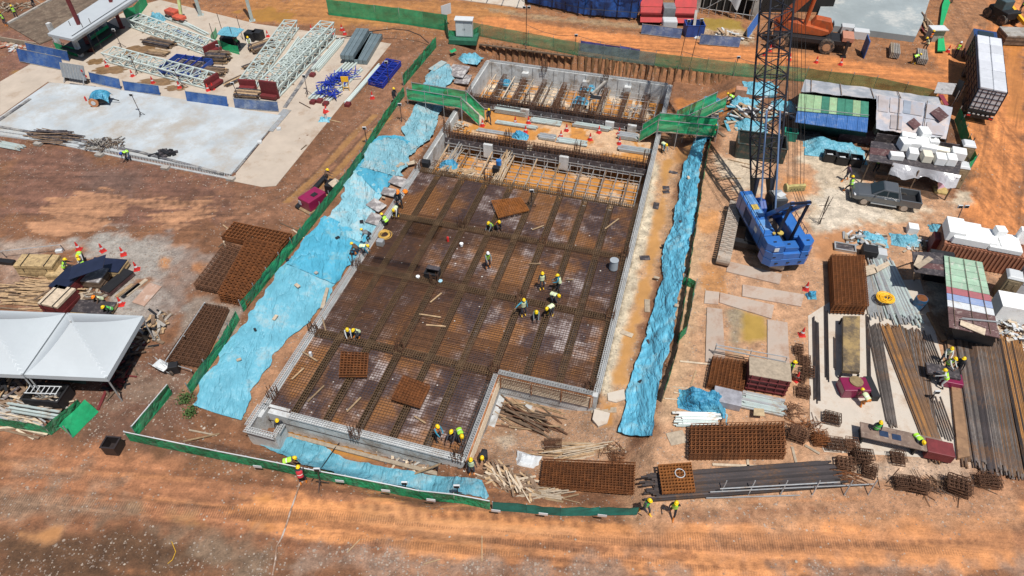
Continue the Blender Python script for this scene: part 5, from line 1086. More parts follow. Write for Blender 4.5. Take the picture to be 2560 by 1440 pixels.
boxes_at('bench','long dark bench in the shade of the foam covered shelter','bench',2235,450,(3.4,.5,.5),YR+.05,TIMBD)
FB=[(2238,388,1.1,.7,.5,.1),(2277,385,.75,.95,.7,0),(2312,392,.75,1.,.7,.05),(2345,398,.8,1,.7,0),(2372,400,.75,1.,.7,.02),(2255,362,.7,1.1,.8,.25),(2285,360,1.2,.8,.6,.1),(2318,368,1.3,.7,.5,-.1),(2352,374,1.3,.7,.45,-.12),(2390,386,1.1,1.,.75,-.1),(2268,340,1.2,.8,.5,-.1),(2303,338,.8,1.1,.9,.2),(2330,352,.8,.8,.5,.1),(2300,352,1.1,.8,.5,0)]
FBL=['front row, leftmost','front row, second from left','front row, third from left','front row, fourth from left','front row, beside the tan toilet','tall one behind the leftmost','long one behind the front row centre','flat one in the middle row','flat one at the right of the middle row','large one nearest the toilet','rear row, leftmost','rear row, tilted upright','rear row, small one near the plastic shed','middle of the rear gap']
for a_,lb in zip(FB,FBL): boxes_at('foam_box','white foam box on the shelter roof, '+lb,'foam box',a_[0],a_[1]+8,a_[2:5],YR+a_[5],WHITE if random.random()<.8 else mat('foam_cream',(.78,.73,.6),.6,0,.05,2),2.42,.05,'foam boxes on the shelter roof')
def toilet(px,py,rz,label,mt):
    t=thing('portable_toilet',label,'portable toilet',P(px,py,0),rz,'portable toilets'); M().box((0,0,1.02),(1.05,1.05,1.95)).build('cabin',mt,t,bevel=.04)
    f=M(); f.add([(-.56,-.56,2.0),(.56,-.56,2.0),(.56,.56,2.0),(-.56,.56,2.0),(-.42,-.42,2.22),(.42,-.42,2.22),(.42,.42,2.22),(-.42,.42,2.22)],[(3,2,1,0),(4,5,6,7),(0,1,5,4),(1,2,6,5),(2,3,7,6),(3,0,4,7)]); f.build('roof',WHITEP,t,bevel=.05)
    d=M().box((0,-.54,1.0),(.72,.04,1.75)).build('door',mt,t,bevel=.02); M().box((-.2,-.57,1.35),(.2,.03,.5)).box((.2,-.57,1.35),(.2,.03,.5)).build('vent',mt,d); M().box((.3,-.58,.95),(.05,.04,.12)).build('handle',BLACK,d); M().cyl((.35,.35,2.1),(.35,.35,2.5),.05,8).build('vent_pipe',BLACK,t)
TAN=mat('toilet_tan',(.26,.20,.12),.5,0,.12,2); TGR=mat('toilet_grey',(.42,.46,.5),.5,0,.1,2)
toilet(2396,408,YR,'tan portable toilet with white roof behind the foam covered shelter',TAN); toilet(2380,462,YR,'tan portable toilet at the right end of the foam covered shelter',TAN); toilet(2502,738,YR-.1,'tan portable toilet right of the mint green roof',TAN); toilet(2546,728,YR-.1,'grey portable toilet at the right frame edge',TGR)
boxes_at('foam_block','large white foam block in front of the toilets by the mint roof','foam block',2510,790,(1.9,1.6,1.6),YR,WHITE); boxes_at('white_tank','big white block at the right frame edge behind the grey toilet','foam block',2548,660,(1.6,1.8,1.7),YR,WHITE,.0)
M().box(P(2350,478)+V((0,0,.08)),(1.1,1.,.14),YR).build('pallet',mat('pallet_yellow',(.42,.31,.12),.8,0,.3,4),None,'yellowish wooden pallet on the ground right of the pickup','pallet')
for x,y,lb in((2070,400,'leftmost'),(2101,407,'middle'),(2135,412,'rightmost')):
    t=crate('waste_bin',lb+' of the three black bins in front of the blue crumpled sheet','bin',x,y,(.95,.85,.75),YR,BLACK); t['group']='three black bins'; M().box((0,-.1,.4),(.5,.35,.5),.2).build('white_bag',WHITEP,t)
cloth('tarpaulin','crumpled bright blue sheet behind the three black bins','' or P(2085,378),2.6,1.4,.7,TARP,YR,seed=5)
boxes_at('dark_table','dark table top behind the crumpled blue sheet','table',2138,350,(3.2,1.1,.85),YR,RBW); boxes_at('plywood_box','pale plywood box left of the foam boxes','box',2205,352,(2.1,1.1,1.9),YR,TIMBP)
cloth('tarpaulin','black plastic sheet heap in front of the striped shed','' or P(2010,345),1.9,.6,.6,BLACK,YR,seed=8); crate('green_crate','small teal crate left of the black plastic heap','crate',1972,348,(1.1,.8,.9),YR,mat('teal_crate',(.01,.20,.14),.6))
t=crate('waste_skip','large dark green steel skip under the crane boom','skip',1896,385,(4.2,2.2,1.5),YR+.03,mat('skip_green',(.03,.05,.045),.6,0,.3,2,dirt=((.15,.08,.05),.4,2)),None,.08,mat('skip_dirt',(.14,.07,.04),.9,0,.4,2))
for i in range(7): M().box((-1.9+i*.63,-1.13,.75),(.08,.06,1.4)).build('rib',mat('skip_green',(.03,.05,.045)),t)
heap('debris_heap','heap of broken timber, plastic and rubbish between the right ramp and the shed','debris',P(1880,290),110,.4,2.2,.22,[TIMBP,TIMBD,TARP,WHITEP,PLY,TIMB],(3.8,3.2),.7)
for x,y,r,sd_ in((1900,225,1.8,3),(1878,318,1.5,9),(1960,268,1.2,4),(1862,262,1.4,12)): cloth('tarpaulin','blue sheet scrap %s in the debris heap under the crane boom'%{3:'at the top',9:'at the bottom',4:'at the right',12:'at the left'}[sd_],'tarpaulin' and P(x,y),r,r*.7,.5,TARP,YR,seed=sd_)
boxes_at('cardboard_box','brown box beside the bending worker at the debris heap','box',1850,238,(1.1,.8,.8),YR,mat('card',(.42,.22,.14),.8))
slab3('walkway_panel',STEELW,[P(1692,292,.1),P(1758,255,.1),P(1770,262,.3),P(1705,300,.3)],.1,label='silver perforated panel leaning beside the right ramp',cat='panel')
# containers and mint roof shed at right
s=thing('shipping_container','rusty brown corrugated container carrying white foam blocks','container',P(2440,690,0)); 
ca=P(2395,672,0); cb_=P(2540,700,0); dirc=(cb_-ca).normalized(); rc=ang(ca,cb_)
cc_=P(2442,672,0)+V((.3,1.,0)); f=M(); f.box(cc_+V((0,0,.95)),(6.0,2.3,1.8),rc); f.build('container_body',mat('container_rust',(.26,.10,.055),.7,0,.25,1.5,dirt=((.12,.05,.03),.4,1.5)),s,wp=True)
f=M(); Rm=Matrix.Rotation(rc,3,'Z')
for i in range(22): f.box(cc_+Rm@V((-2.9+i*.275,-1.17,.95)),(.12,.07,1.6),rc); f.box(cc_+Rm@V((-2.9+i*.275,0,1.87)),(.12,2.2,.05),rc)
f.build('corrugation',mat('container_ridge',(.38,.17,.10),.7,0,.2,2),s,wp=True)
for i,(x,y,w_,d_,h_,r_) in enumerate([(-2.4,.2,1.2,1.9,.9,0),(-1.2,.4,1.3,1.5,.7,0),(-1.4,-.5,2.4,.9,.6,0),(.0,.1,1.0,1.8,.55,0),(1.3,.0,1.4,1.6,.5,.05),(1.0,-.6,2.2,.8,.4,0),(.6,.5,.7,.7,1.1,.2),(2.2,.7,.7,.5,1.3,0)]):
    M().box(cc_+Rm@V((x,y-.12,1.92+h_/2)),(w_,d_,h_),rc+r_).build('foam_block',WHITE,None,'white foam block on the rusty container, '+['leftmost and tallest','behind the left front block','long one along the left front','square one at the middle','wide flat one right of the middle','long low one along the right front','tilted one standing on the middle','narrow upright one at the right rear'][i],'foam block','foam blocks on the rusty container',bevel=.05)
s=thing('site_hut','hut with mint green, red, blue and brown sheet roof at the right','hut',P(2420,780,0))
q=[P(2360,638,2.6),P(2455,655,2.6),P(2500,845,2.3),P(2373,818,2.3)]
panelroof(s,q,[RMI,RMI,RMI,RMI,RMI,RRD,RB,RWH,RBW,RBW,RBW],along=1)
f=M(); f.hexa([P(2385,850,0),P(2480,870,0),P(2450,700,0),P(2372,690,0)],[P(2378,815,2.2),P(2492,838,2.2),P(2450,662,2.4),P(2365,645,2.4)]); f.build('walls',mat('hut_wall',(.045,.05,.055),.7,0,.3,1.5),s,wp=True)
for a_ in(.12,.5,.82): M().beam(lerp4(q,a_,0.02)+V((0,0,.09)),lerp4(q,a_,.98)+V((0,0,.06)),.03).build('roof_batten',TIMBD,s,wp=True)
M().beam(P(2405,795,2.45),P(2500,805,2.45),.06).beam(P(2400,797,2.45),P(2502,806,2.45),.05).build('roof_pipe',GALV,s,wp=True); slab3('loose_board',TIMBP,[P(2402,800,2.5),P(2465,822,2.5),P(2462,838,2.45),P(2400,812,2.45)],.04,s)
s=thing('plywood_canopy','dark plywood canopy with two pale boards left of the mint roofed hut','canopy',P(2325,700,0)); q=[P(2280,628,2.5),P(2358,632,2.5),P(2372,693,2.4),P(2286,680,2.4)]; panelroof(s,q,[PLY,PLY,RBW,PLY],along=1,rib=False)
slab3('loose_board',TIMBP,[P(2295,637,2.6),P(2310,640,2.6),P(2296,668,2.6),P(2284,662,2.6)],.03,s); slab3('loose_board',TIMBP,[P(2322,640,2.66),P(2334,648,2.66),P(2298,672,2.66),P(2286,664,2.66)],.03,s)
for x,y in((2285,700),(2365,712),(2283,655)): M().beam(P(x,y,0),P(x,y-18,2.4),.08).build('post',TIMBD,s,wp=True)
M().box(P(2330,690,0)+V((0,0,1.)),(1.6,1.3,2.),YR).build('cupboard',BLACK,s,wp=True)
boxes_at('brown_stand','brown steel stand behind the dark plywood canopy','frame',2338,628,(1.3,1.,1.5),YR,MAROON); boxes_at('foam_cube','small white foam cube on the scrap left of the container','foam block',2277,580,(.75,.75,.65),YR,WHITE)
for x,y,r,sd_ in((2345,575,.7,2),(2265,605,1.2,3),(2180,600,1.1,5)): cloth('tarpaulin','crumpled blue sheet %s'%{2:'beside the foam blocks on the container corner',3:'over the small scrap pile',5:'on the white rubbish sacks right of the crane'}[sd_],'' or P(x,y),r,r*.6,.4,TARP,YR,seed=sd_)
heap('scrap_heap','small heap of sacks and pipe scrap between the crane and the container','scrap',P(2165,600),50,.3,1.3,.2,[GALV,WHITEP,TIMBD,TIMBP],(1.7,1.1),.4); heap('scrap_heap','heap of white fittings right of the mint roofed hut','scrap',P(2525,830),120,.2,.6,.14,[WHITEP,GALV,TIMBP],(1.5,2.2),.6); heap('scrap_heap','scrap beside the canopy, under the blue sheet','scrap',P(2290,610),45,.3,1.2,.15,[WHITEP,TIMBP,TIMBD],(1.4,.9),.4)
t=crate('steel_tray','flat steel grating tray lying on the wet soil','tray',2111,622,(1.5,.8,.18),YR,GALV,None,.06,PLY)
t=thing('oil_drum','rusty open blue drum standing left of the canopy','drum',P(2292,768,0)); M().lathe((0,0,0),[(.40,0),(.42,.3),(.40,.5),(.42,.7),(.40,.95)],18).build('drum_body',mat('drum_blue',(.02,.09,.19),.5,0,.3,3,dirt=((.15,.07,.04),.4,3)),t); M().cyl((0,0,.955),(0,0,.965),.36,18).build('rust_fill',RUST,t)
boxes_at('black_machine','black machine box beside the pale pipes','machine',2168,640,(1.1,.9,.8),YR,BLACK); boxes_at('white_box','white box beside the black machine','box',2196,645,(.8,.8,.7),YR,WHITEP)
slab3('plywood_sheet',TIMBP,[P(2150,668,.5),P(2187,660,.5),P(2196,680,.5),P(2157,692,.5)],.04,label='pale board lying on the upper end of the galvanised pipes',cat='board'); slab3('plywood_sheet',TIMBP,[P(2188,668,.6),P(2220,652,.6),P(2226,662,.6),P(2194,680,.6)],.04,label='second pale board right of the first on the pipes',cat='board')
# ---------------- steel stocks in the right yard ----------------
mg='stacked rebar mesh sheets in the right yard'
matstack(quadP([(2074,785),(2157,788),(2147,665),(2068,662)]),'tall narrow stack of rusty mesh below the crane',mg,7,.24,.04,.16,RUST)
matstack(quadP([(1765,972),(1850,992),(1862,918),(1778,905)]),'square stack of rusty mesh left of the brown formwork box',mg,5,.22,.03,.14,RUST)
matstack(quadP([(1722,1152),(1955,1150),(1950,1072),(1724,1078)]),'widest stack of rusty mesh cages in front of the blue sheets',mg,5,.24,.035,.16,RUST,leg=True)
matstack(quadP([(1352,1220),(1580,1238),(1583,1168),(1360,1158)]),'long stack of rusty mesh above the front fence end',mg,4,.2,.03,.13,RUST)
matstack(quadP([(1652,1245),(1732,1240),(1722,1172),(1642,1178)]),'small orange brown mesh on top of the black bars',mg,3,.17,.028,.1,RUSTO,z0=.42)
lg='stacked rebar mesh sheets left of the basement'
matstack(quadP([(560,603),(700,632),(732,598),(590,568)]),'rusty mesh stack farthest up beside the left fence',lg,3,.3,.05,.16,RUST)
matstack(quadP([(556,755),(620,768),(706,636),(625,622)]),'large rusty mesh stack against the left fence',lg,5,.3,.05,.2,RUST)
matstack(quadP([(493,725),(550,738),(625,640),(570,620)]),'dark mesh stack left of the large rusty one',lg,3,.38,.045,.2,RUSTD)
matstack(quadP([(420,905),(505,922),(573,780),(515,770)]),'lowest rusty mesh stack on the gravel near the tents',lg,3,.3,.04,.14,RUSTD)
dg_='rebar mesh panels lying on the deck'
matstack([P(850,945,.15),P(918,945,.15),P(922,892,.15),P(855,888,.15)],'square rusty mesh bundle on the lower left deck',dg_,4,.2,.03,.09,RUST); matstack([P(982,1003,.15),P(1050,1024,.15),P(1075,972,.15),P(1010,948,.15)],'tilted rusty mesh bundle on the lower middle deck',dg_,4,.2,.03,.09,RUST); matstack([P(1247,548,.15),P(1322,530,.15),P(1302,500,.15),P(1230,508,.15)],'orange rusty mesh panel lying askew on the upper deck',dg_,3,.2,.03,.06,RUSTO)
bundle(20,P(2200,660),P(2262,805),2.0,.065,[GALV,STEELW],'galvanised_pipe','galvanised pipe in the pile under the yellow hose','pipe','galvanised pipes below the crane',layers=2,fan=.25,jit=.6)
bundle(12,P(2165,680),P(2190,795),1.1,.05,[GALV,CONCD],'galvanised_pipe','galvanised pipe beside the tall mesh stack','pipe','galvanised pipes beside the mesh stack',layers=1,jit=.5)
bundle(14,P(2440,800) if 0 else P(1850,1000),P(1955,1022),1.3,.06,[STEELW,GALV],'aluminium_beam','pale metal beam in the stack beside the blue sheet','beam','pale metal beams in the right yard',layers=2,sq=True)
bundle(12,P(1692,1050),P(1798,1052),1.1,.05,[STEELW,GALV],'aluminium_tube','pale metal tube in the bundle at the left of the stacks','tube','pale metal tubes left of the wide mesh',layers=2)
bundle(10,P(2183,815),P(2228,1062),1.0,.03,[BARGREY,BARGREY],'rebar','grey bar in the slanting bundle on the pale slab','rebar','slanting grey bars on the slab',layers=2,fan=-.35)
BARB=mat('bar_brown',(.17,.095,.05),.65,.1,.35,1.5,dirt=((.10,.085,.08),.5,.8),rand=.35); BARD=mat('bar_dark',(.055,.045,.045),.6,.2,.3,1.5,dirt=((.14,.07,.03),.45,.9),rand=.4); BARO=mat('bar_orange',(.32,.15,.045),.7,0,.3,1.2,dirt=((.14,.09,.06),.5,1),rand=.25)
bundle(18,P(2222,820),P(2345,1150),1.5,.04,[BARB,BARB,BARO],'rebar','brown bar in the fanned pile crossing the yard','rebar','fanned brown bars',layers=2,fan=-.3)
bundle(26,P(2262,825),P(2335,1150),2.4,.04,[BARGREY,BARB],'rebar','dull bar in the flat layer right of the fanned pile','rebar','dull bars in the flat layer',layers=1,fan=-.65)
bundle(12,P(2290,830),P(2325,920),1.8,.035,[BARGREY],'rebar','short grey bar behind the cutting table','rebar','short grey bars behind the table',layers=1); bundle(10,P(2325,1000),P(2358,1095),1.5,.035,[BARGREY],'rebar','short grey bar below the cutting table','rebar','short grey bars below the table',layers=1)
f=M(); a=P(2395,850); b=P(2425,1140)
slab3('steel_plate_strip',mat('plate_brown',(.26,.15,.08),.7,.1,.3,1.2,dirt=((.12,.06,.04),.4,1)),[P(2368,850,.25),P(2385,850,.25),P(2425,1140,.25),P(2396,1145,.25)],.25,label='long brown steel channel between the two bar stocks',cat='steel channel'); slab3('steel_plate_strip',mat('plate_brown',(.26,.15,.08)),[P(2318,780,.25),P(2330,780,.25),P(2368,850,.25),P(2356,850,.25)],.25,label='brown steel channel running up towards the plywood canopy',cat='steel channel')
specs=[((2388,850),(2435,1165),1.6,14,[BARB]),((2412,850),(2462,1175),1.6,14,[BARD,BARGREY]),((2438,850),(2492,1180),1.7,14,[BARGREY]),((2464,852),(2522,1185),1.7,14,[BARGREY,BARB]),((2492,853),(2552,1190),1.7,14,[BARB,BARO]),((2520,854),(2590,1190),1.7,12,[BARO,BARD]),((2545,856),(2625,1190),1.7,12,[BARD,BARB])]
for i,(a,b,w_,n,mt) in enumerate(specs): bundle(n+3,P(*a),P(*b),w_,.05,mt,'rebar','long bar in the big stock at the right edge, '+['leftmost brown strip','second strip, dark grey','third strip, grey','fourth strip, grey and brown','fifth strip, brown and orange','sixth strip, orange brown','last strip cut by the frame'][i],'rebar','big bar stock at the right edge, strip '+'abcdefg'[i],layers=2 if i%2 else 1,fan=-.1,jit=.4)
bundle(15,P(1622,1220,.06),P(2085,1185,.06),1.75,.055,[BARD],'steel_bar_bundle','tied black bundle of bars along the front of the yard','bar bundle','tied black bar bundles',layers=2,jit=.5,sq=True)
M().path([P(2010,720,.05),P(2010,720,.05)],.03) if 0 else None
for x0,y0,x1,y1,w_,n in((2038,800,2042,1005,.45,5),(2064,775,2067,950,.3,3),(2168,795,2172,950,.25,3),(2085,845,2086,930,.12,2)): bundle(n,P(x0,y0),P(x1,y1),w_,.035,[BARD],'rebar','dark bar lying lengthwise on the pale slab','rebar','dark bars on the pale slab')
def pave(pts,z,name='pavement',mt=None):
    W_=[P(x,y,0) for x,y in pts]; hz=[(p.x,p.y) for p in W_]; f=M(); f.prism(hz,-.1,z); o=f.build(name,mt or PAVE,None,kind='structure'); return o
PAVE=mat('pavement_pale',(.52,.46,.39),.85,0,.12,.5,.15,dirt=((.40,.30,.22),.45,.5),rand=0); PAVE2=mat('pavement_pinkish',(.42,.34,.28),.85,0,.15,.6,.15,dirt=((.33,.22,.16),.5,.6),rand=.05)
pave([(2020,790),(2160,700),(2300,700),(2330,800),(2420,1150),(2060,1130),(2025,1050)],.03)
for q_ in([(1856,713),(2010,738),(2002,768),(1855,742)],[(1800,733),(1935,765),(1928,798),(1798,758)],[(1767,770),(1805,775),(1813,906),(1763,906)],[(1918,800),(1968,808),(1973,918),(1918,908)],[(1822,655),(1955,687),(1948,712),(1815,680)],[(1763,728),(1798,732),(1795,762),(1760,760)]): pave(q_,.08+random.uniform(0,.02),'pavement',PAVE2)
def stirrups(px,py,nx_,ny_,h,rz=YR,label='',mt=RUSTD,c=.24):
    p=P(px,py); f=M(); W_=nx_*c; D_=ny_*c; n=int(h/.07)
    for l in range(n):
        z=.05+l*.07; jx=random.uniform(-.07,.07); jy=random.uniform(-.07,.07); ja=random.uniform(-.09,.09); Rj=Matrix.Rotation(ja,3,'Z')
        for i in range(nx_+1): f.box(Rj@V((i*c-W_/2+jx,jy,z)),(.022,D_,.022),ja)
        for j in range(ny_+1): f.box(Rj@V((jx,j*c-D_/2+jy,z+.025)),(W_,.022,.022),ja)
    t=f; Rm=Matrix.Rotation(rz,3,'Z'); t.v=[tuple(p+Rm@V(v)) for v in t.v]; return t.build('stirrup_stack',mt,None,label,'stirrups','stirrup stacks in the right yard',rz=rz)
SL=[(1993,880,2,3,.5,'farthest of the column left of the long dark bars'),(2008,905,3,3,.45,'second down the column left of the long dark bars'),(2016,935,3,3,.6,'beside the foot of the long dark bars'),(1996,950,3,2,.5,'third down the column, close to the tilted cone'),(2006,985,3,3,.6,'nearest of the column left of the long dark bars'),(2078,1052,4,3,.5,'alone on the pale slab edge'),(2082,1115,4,3,.5,'below the lone one on the slab edge'),(1990,1095,4,3,.9,'right of the wide mesh cages'),(2045,1105,3,3,.8,'in the brown cluster right of the mesh cages'),(2125,1120,3,3,.7,'left of the steel bench'),(2150,1150,4,3,.8,'below the left end of the steel bench'),(2110,1165,4,3,.6,'at the lower left corner of the bench cluster'),(2170,1185,3,3,.7,'nearest the right end of the front tube rail'),(2240,1150,3,3,.6,'under the steel bench'),(2255,1215,4,3,.7,'left one in the front row below the bench'),(2290,1222,4,3,.7,'second in the front row below the bench'),(2388,1222,5,4,.8,'right one in the front row below the bench'),(2465,1208,5,3,.6,'below the long bar stock')]
for x,y,a,b,h,lb in SL: stirrups(x,y,a,b,h,YR+random.uniform(-.2,.2),'dark stirrup cage stack '+lb,RUSTD if x!=2045 else RUST)
heap('bent_bar_heap','tangled brown bent bars right of the wide mesh cages','scrap',P(2020,1075),60,.3,1.2,.035,[RUST,RUSTD],(1.6,1.),.5,rod=True); heap('bent_bar_heap','round tangled ball of bars beside the pale beams','scrap',P(1975,1030),45,.3,.9,.035,[RUSTD],(.8,.7),.5,rod=True); heap('bent_bar_heap','rusty bent links in front of the mesh at the notch','scrap',P(1540,1135),60,.3,1.,.03,[RUST,RUSTD],(1.,.9),.35,rod=True); heap('bent_bar_heap','loose bars and links below the long bar stock','scrap',P(2330,1215),70,.4,1.6,.035,[RUSTD,BARB],(3.,.7),.4,rod=True); heap('bent_bar_heap','flat heap of dark brown bars left of the steel bench','scrap',P(2100,1190),50,.8,1.8,.035,[RUSTD,RUST],(1.3,.6),.3,rod=True,dirn=YR,ds=1.)
# brown formwork box, machines, benches
t=thing('formwork_box','brown formwork box with pale plywood top in the right yard','formwork box',P(1910,975,0),YR+.05)
M().box((0,.5,.75),(2.5,1.5,1.5)).build('box_body',mat('form_maroon',(.14,.03,.03),.6,0,.2,2),t,bevel=.02); M().box((0,.5,1.53),(2.55,1.5,.05)).build('top_sheet',TIMBP,t); 
f=M(); 
for i in range(5): f.box((-1.1+i*.55,-.3,.8),(.06,.08,1.5))
for z in(.3,.75,1.2): f.box((0,-.33,z),(2.5,.06,.06))
f.build('walers',MAROON,t)
MAG=mat('magenta_paint',(.22,.012,.06),.35,0,.15,2,coat=.4,dirt=((.1,.04,.05),.2,3))
t=thing('bar_bending_machine','magenta bar bending machine at the lower end of the long steel tray','machine',P(2130,985,0),0); M().box((0,.2,.42),(1.7,1.1,.8)).build('machine_body',MAG,t,bevel=.06); M().cyl((.1,.35,.82),(.1,.35,.9),.42,20).build('turntable',mat('brass_dirty',(.28,.20,.10),.5,.3,.3,4),t); M().box((1.15,.2,.3),(.5,1.6,.5)).build('side_rack',BLACK,t)
f=[P(2108,790,.85),P(2150,790,.85),P(2150,930,.85),P(2108,926,.85)]; t=thing('steel_tray','long raised steel tray with mottled rusty sheet feeding the bending machine','steel tray',P(2130,925,0)); slab3('tray_plate',mat('tray_mottled',(.12,.09,.06),.6,.1,.4,1.2,dirt=((.35,.24,.10),.6,.9)),f,.25,t)
for p in f: M().beam(V((p.x,p.y,0)),p-V((0,0,.25)),.1).build('leg',BLACK,t,wp=True)
t=thing('cutting_table','red and black bar cutting table with workers around it','machine',P(2345,945,0),YR); M().box((0,0,.7),(2.,.9,.2)).build('table_top',PLY,t,bevel=.02); M().box((.6,-.3,.35),(1.2,.9,.5)).build('machine_body',MAG,t,bevel=.04); M().box((-.7,0,.35),(.12,.8,.6)).build('leg',BLACK,t)
t=thing('steel_bench','long brown steel bench with black panels below the workers','bench',P(2250,1115,0),YR); M().box((-.2,0,.75),(4.6,1.1,.1)).build('bench_top',mat('bench_brown',(.19,.13,.10),.7,0,.3,1.5,dirt=((.35,.28,.22),.4,2)),t,bevel=.02); M().box((-1.2,0,.81),(.5,.4,.03)).box((-.5,-.05,.81),(.5,.4,.03)).build('blue_panel',mat('panel_blue',(.03,.05,.10),.3),t); M().box((1.9,-.1,.5),(1.5,1.,.7)).build('machine_body',MAROON,t,bevel=.04); M().box((-2.3,0,.37),(.1,1.,.7)).box((.6,0,.37),(.1,1.,.7)).build('leg',BLACK,t)
f=M(); c_=P(2215,745,.55)
for i in range(16):
    r=random.uniform(.2,.62); o=V((random.uniform(-.12,.12),random.uniform(-.12,.12),random.uniform(0,.12))); f.path([c_+o+V((r*math.cos(k*.4),r*.9*math.sin(k*.4),.03*math.sin(k+i))) for k in range(17)],.03,5)
f.build('hose_coil',YEL,None,'coiled yellow hose lying on the galvanised pipes','hose')
f=M(); c_=P(962,588,.05)
for i in range(7):
    r=random.uniform(.35,.62); o=V((random.uniform(-.1,.1),random.uniform(-.1,.1),0)); f.path([c_+o+V((r*math.cos(k*.4),r*1.1*math.sin(k*.4),.02*i)) for k in range(17)],.028,5)
f.build('hose_coil',mat('hose_ochre',(.55,.34,.08),.5),None,'coiled ochre hose on the left edge of the deck','hose')
M().lathe(P(1533,672,0),[(.34,.05),(.34,.12),(.30,.85),(.34,.9)],18).build('bucket',mat('tank_grey',(.30,.33,.36),.5,0,.1,2),None,'tall grey plastic drum at the right edge of the deck','drum')
t=crate('black_table','small black framed table on the left middle of the deck','table',1082,690,(1.0,.7,.45),YR,BLACK,DZ); M().box((0,.25,.62),(1.0,.4,.06)).build('table_top',PLY,t); boxes_at('steel_box','small grey open box beside the ochre hose','box',952,612,(.55,.45,.5),YR,GALV,DZ); M().lathe(P(1120,603,.02),[(.1,0),(.1,.4),(.03,.5)],10).build('fire_extinguisher',RED,None,'red cylinder standing on the deck below the left cross beam','extinguisher'); M().lathe(P(1154,615,.02),[(.11,0),(.15,.28)],10).build('bucket',HW,None,'small white bucket on the deck right of the red cylinder','bucket'); M().lathe(P(1101,704,.02),[(.15,0),(.17,.1)],10).build('basin',mat('basin_blue',(.3,.5,.6)),None,'pale blue bowl beside the black table on the deck','bowl'); M().lathe(P(1045,694,.02),[(.13,0),(.15,.15)],10).build('basin',HW,None,'white bowl left of the black table on the deck','bowl')
M().lathe(P(1013,482,.0),[(.2,0),(.25,.15),(.15,.3),(.05,.35)],12).build('cable_reel',HO,None,'orange cable reel at the upper left corner of the deck','reel')
for x,y,L_,r in((1090,745,1.2,.9),(1075,790,1.6,-.2),(1090,815,1.4,-.1),(745,935,1.1,1.0),(790,985,1.5,1.0),(885,1012,1.3,1.0),(1050,1050,.9,-.6),(1530,560,1.8,.8),(1345,570,1.1,.5),(1337,660,.9,0),(1425,700,.5,0),(775,892,1.4,-.6),(810,810,1.4,-1.2)): plank(x,y,L_,.1,r,.05,TIMB,.03,'timber offcut lying on the rebar deck','plank','timber offcuts on the deck')
boxes_at('cylinder_pot','small white cylinder standing on the lower left deck','pot',778,890,(.18,.18,.4),0,WHITEP,DZ)
# ---------------- front notch ----------------
heap('timber_heap','heap of long brown timber poles in the notch below the deck','timber',P(1320,1050),55,1.2,3.4,.09,[TIMBD,TIMB,RUSTD],(2.6,1.5),.5,dirn=-.45,ds=.8); heap('timber_heap','pile of pale poles behind the long mesh stack','timber',P(1455,1130),45,2.0,3.6,.07,[TIMBP,TIMB],(2.0,.7),.45,dirn=.08,ds=.35,rod=True); heap('timber_heap','heap of pale splintered planks against the front fence','timber',P(1290,1215),90,.4,1.7,.10,[TIMBP,TIMBD,TIMBD,TIMB],(2.0,.8),.6,dirn=-.5,ds=2.); heap('timber_heap','thin poles scattered under the long mesh stack','timber',P(1370,1238),30,.6,2.2,.08,[TIMBP,TIMB],(2.2,.5),.2,dirn=-.05,ds=.7)
f=M(); c_=P(1385,1120)
for i in range(14): f.path([c_+V((-.6+i*.08,.4*math.cos(k*.52),.42+.4*math.sin(k*.52))) for k in range(13)],.02,4)
f.build('wire_coil',RUSTD,None,'dark coil of rusty wire between the timber heaps','wire coil'); cloth('sack','white bulk sack on the ground below the notch','' or P(1318,1155),.75,.6,.35,WHITEP,YR,seed=3,sharp=.5,n=14,cat='sack')
for pts,lb in(([(1518,985),(1560,975),(1563,1000),(1540,1008),(1520,1003)],'upper'),([(1485,1030),(1525,1035),(1518,1060),(1495,1070),(1480,1055)],'lower')):
    W_=[P(x,y) for x,y in pts]; zz=max(p.z for p in W_); f=M(); f.prism([(p.x,p.y) for p in W_],zz-.1,zz+.12); f.build('concrete_pad',PAVE,None,'%s irregular pale concrete pad at the foot of the right wall'%lb,'concrete pad')
for x,y,L_,r,lb in((1510,1025,1.6,-.1,'pale double plank between the two concrete pads'),(1618,765,1.3,1.45,'pale plank beside the middle of the rumpled tarpaulin'),(1567,835,.9,-.5,'short plank on the muddy channel right of the deck')): plank(x,y,L_,.4,r,.06,TIMBP,None,lb)
for x,y,w_,d_,r in((1640,515,.5,.9,0),(1665,470,.6,.5,.2),(1690,433,1.3,.35,-.1),(1612,645,.8,.5,.3),(1665,480,.6,.4,.4)): boxes_at('board_offcut','dirty board offcut lying along the muddy channel','board',x,y,(w_,d_,.06),YR+r,PLY,None,.0,'board offcuts along the channel')
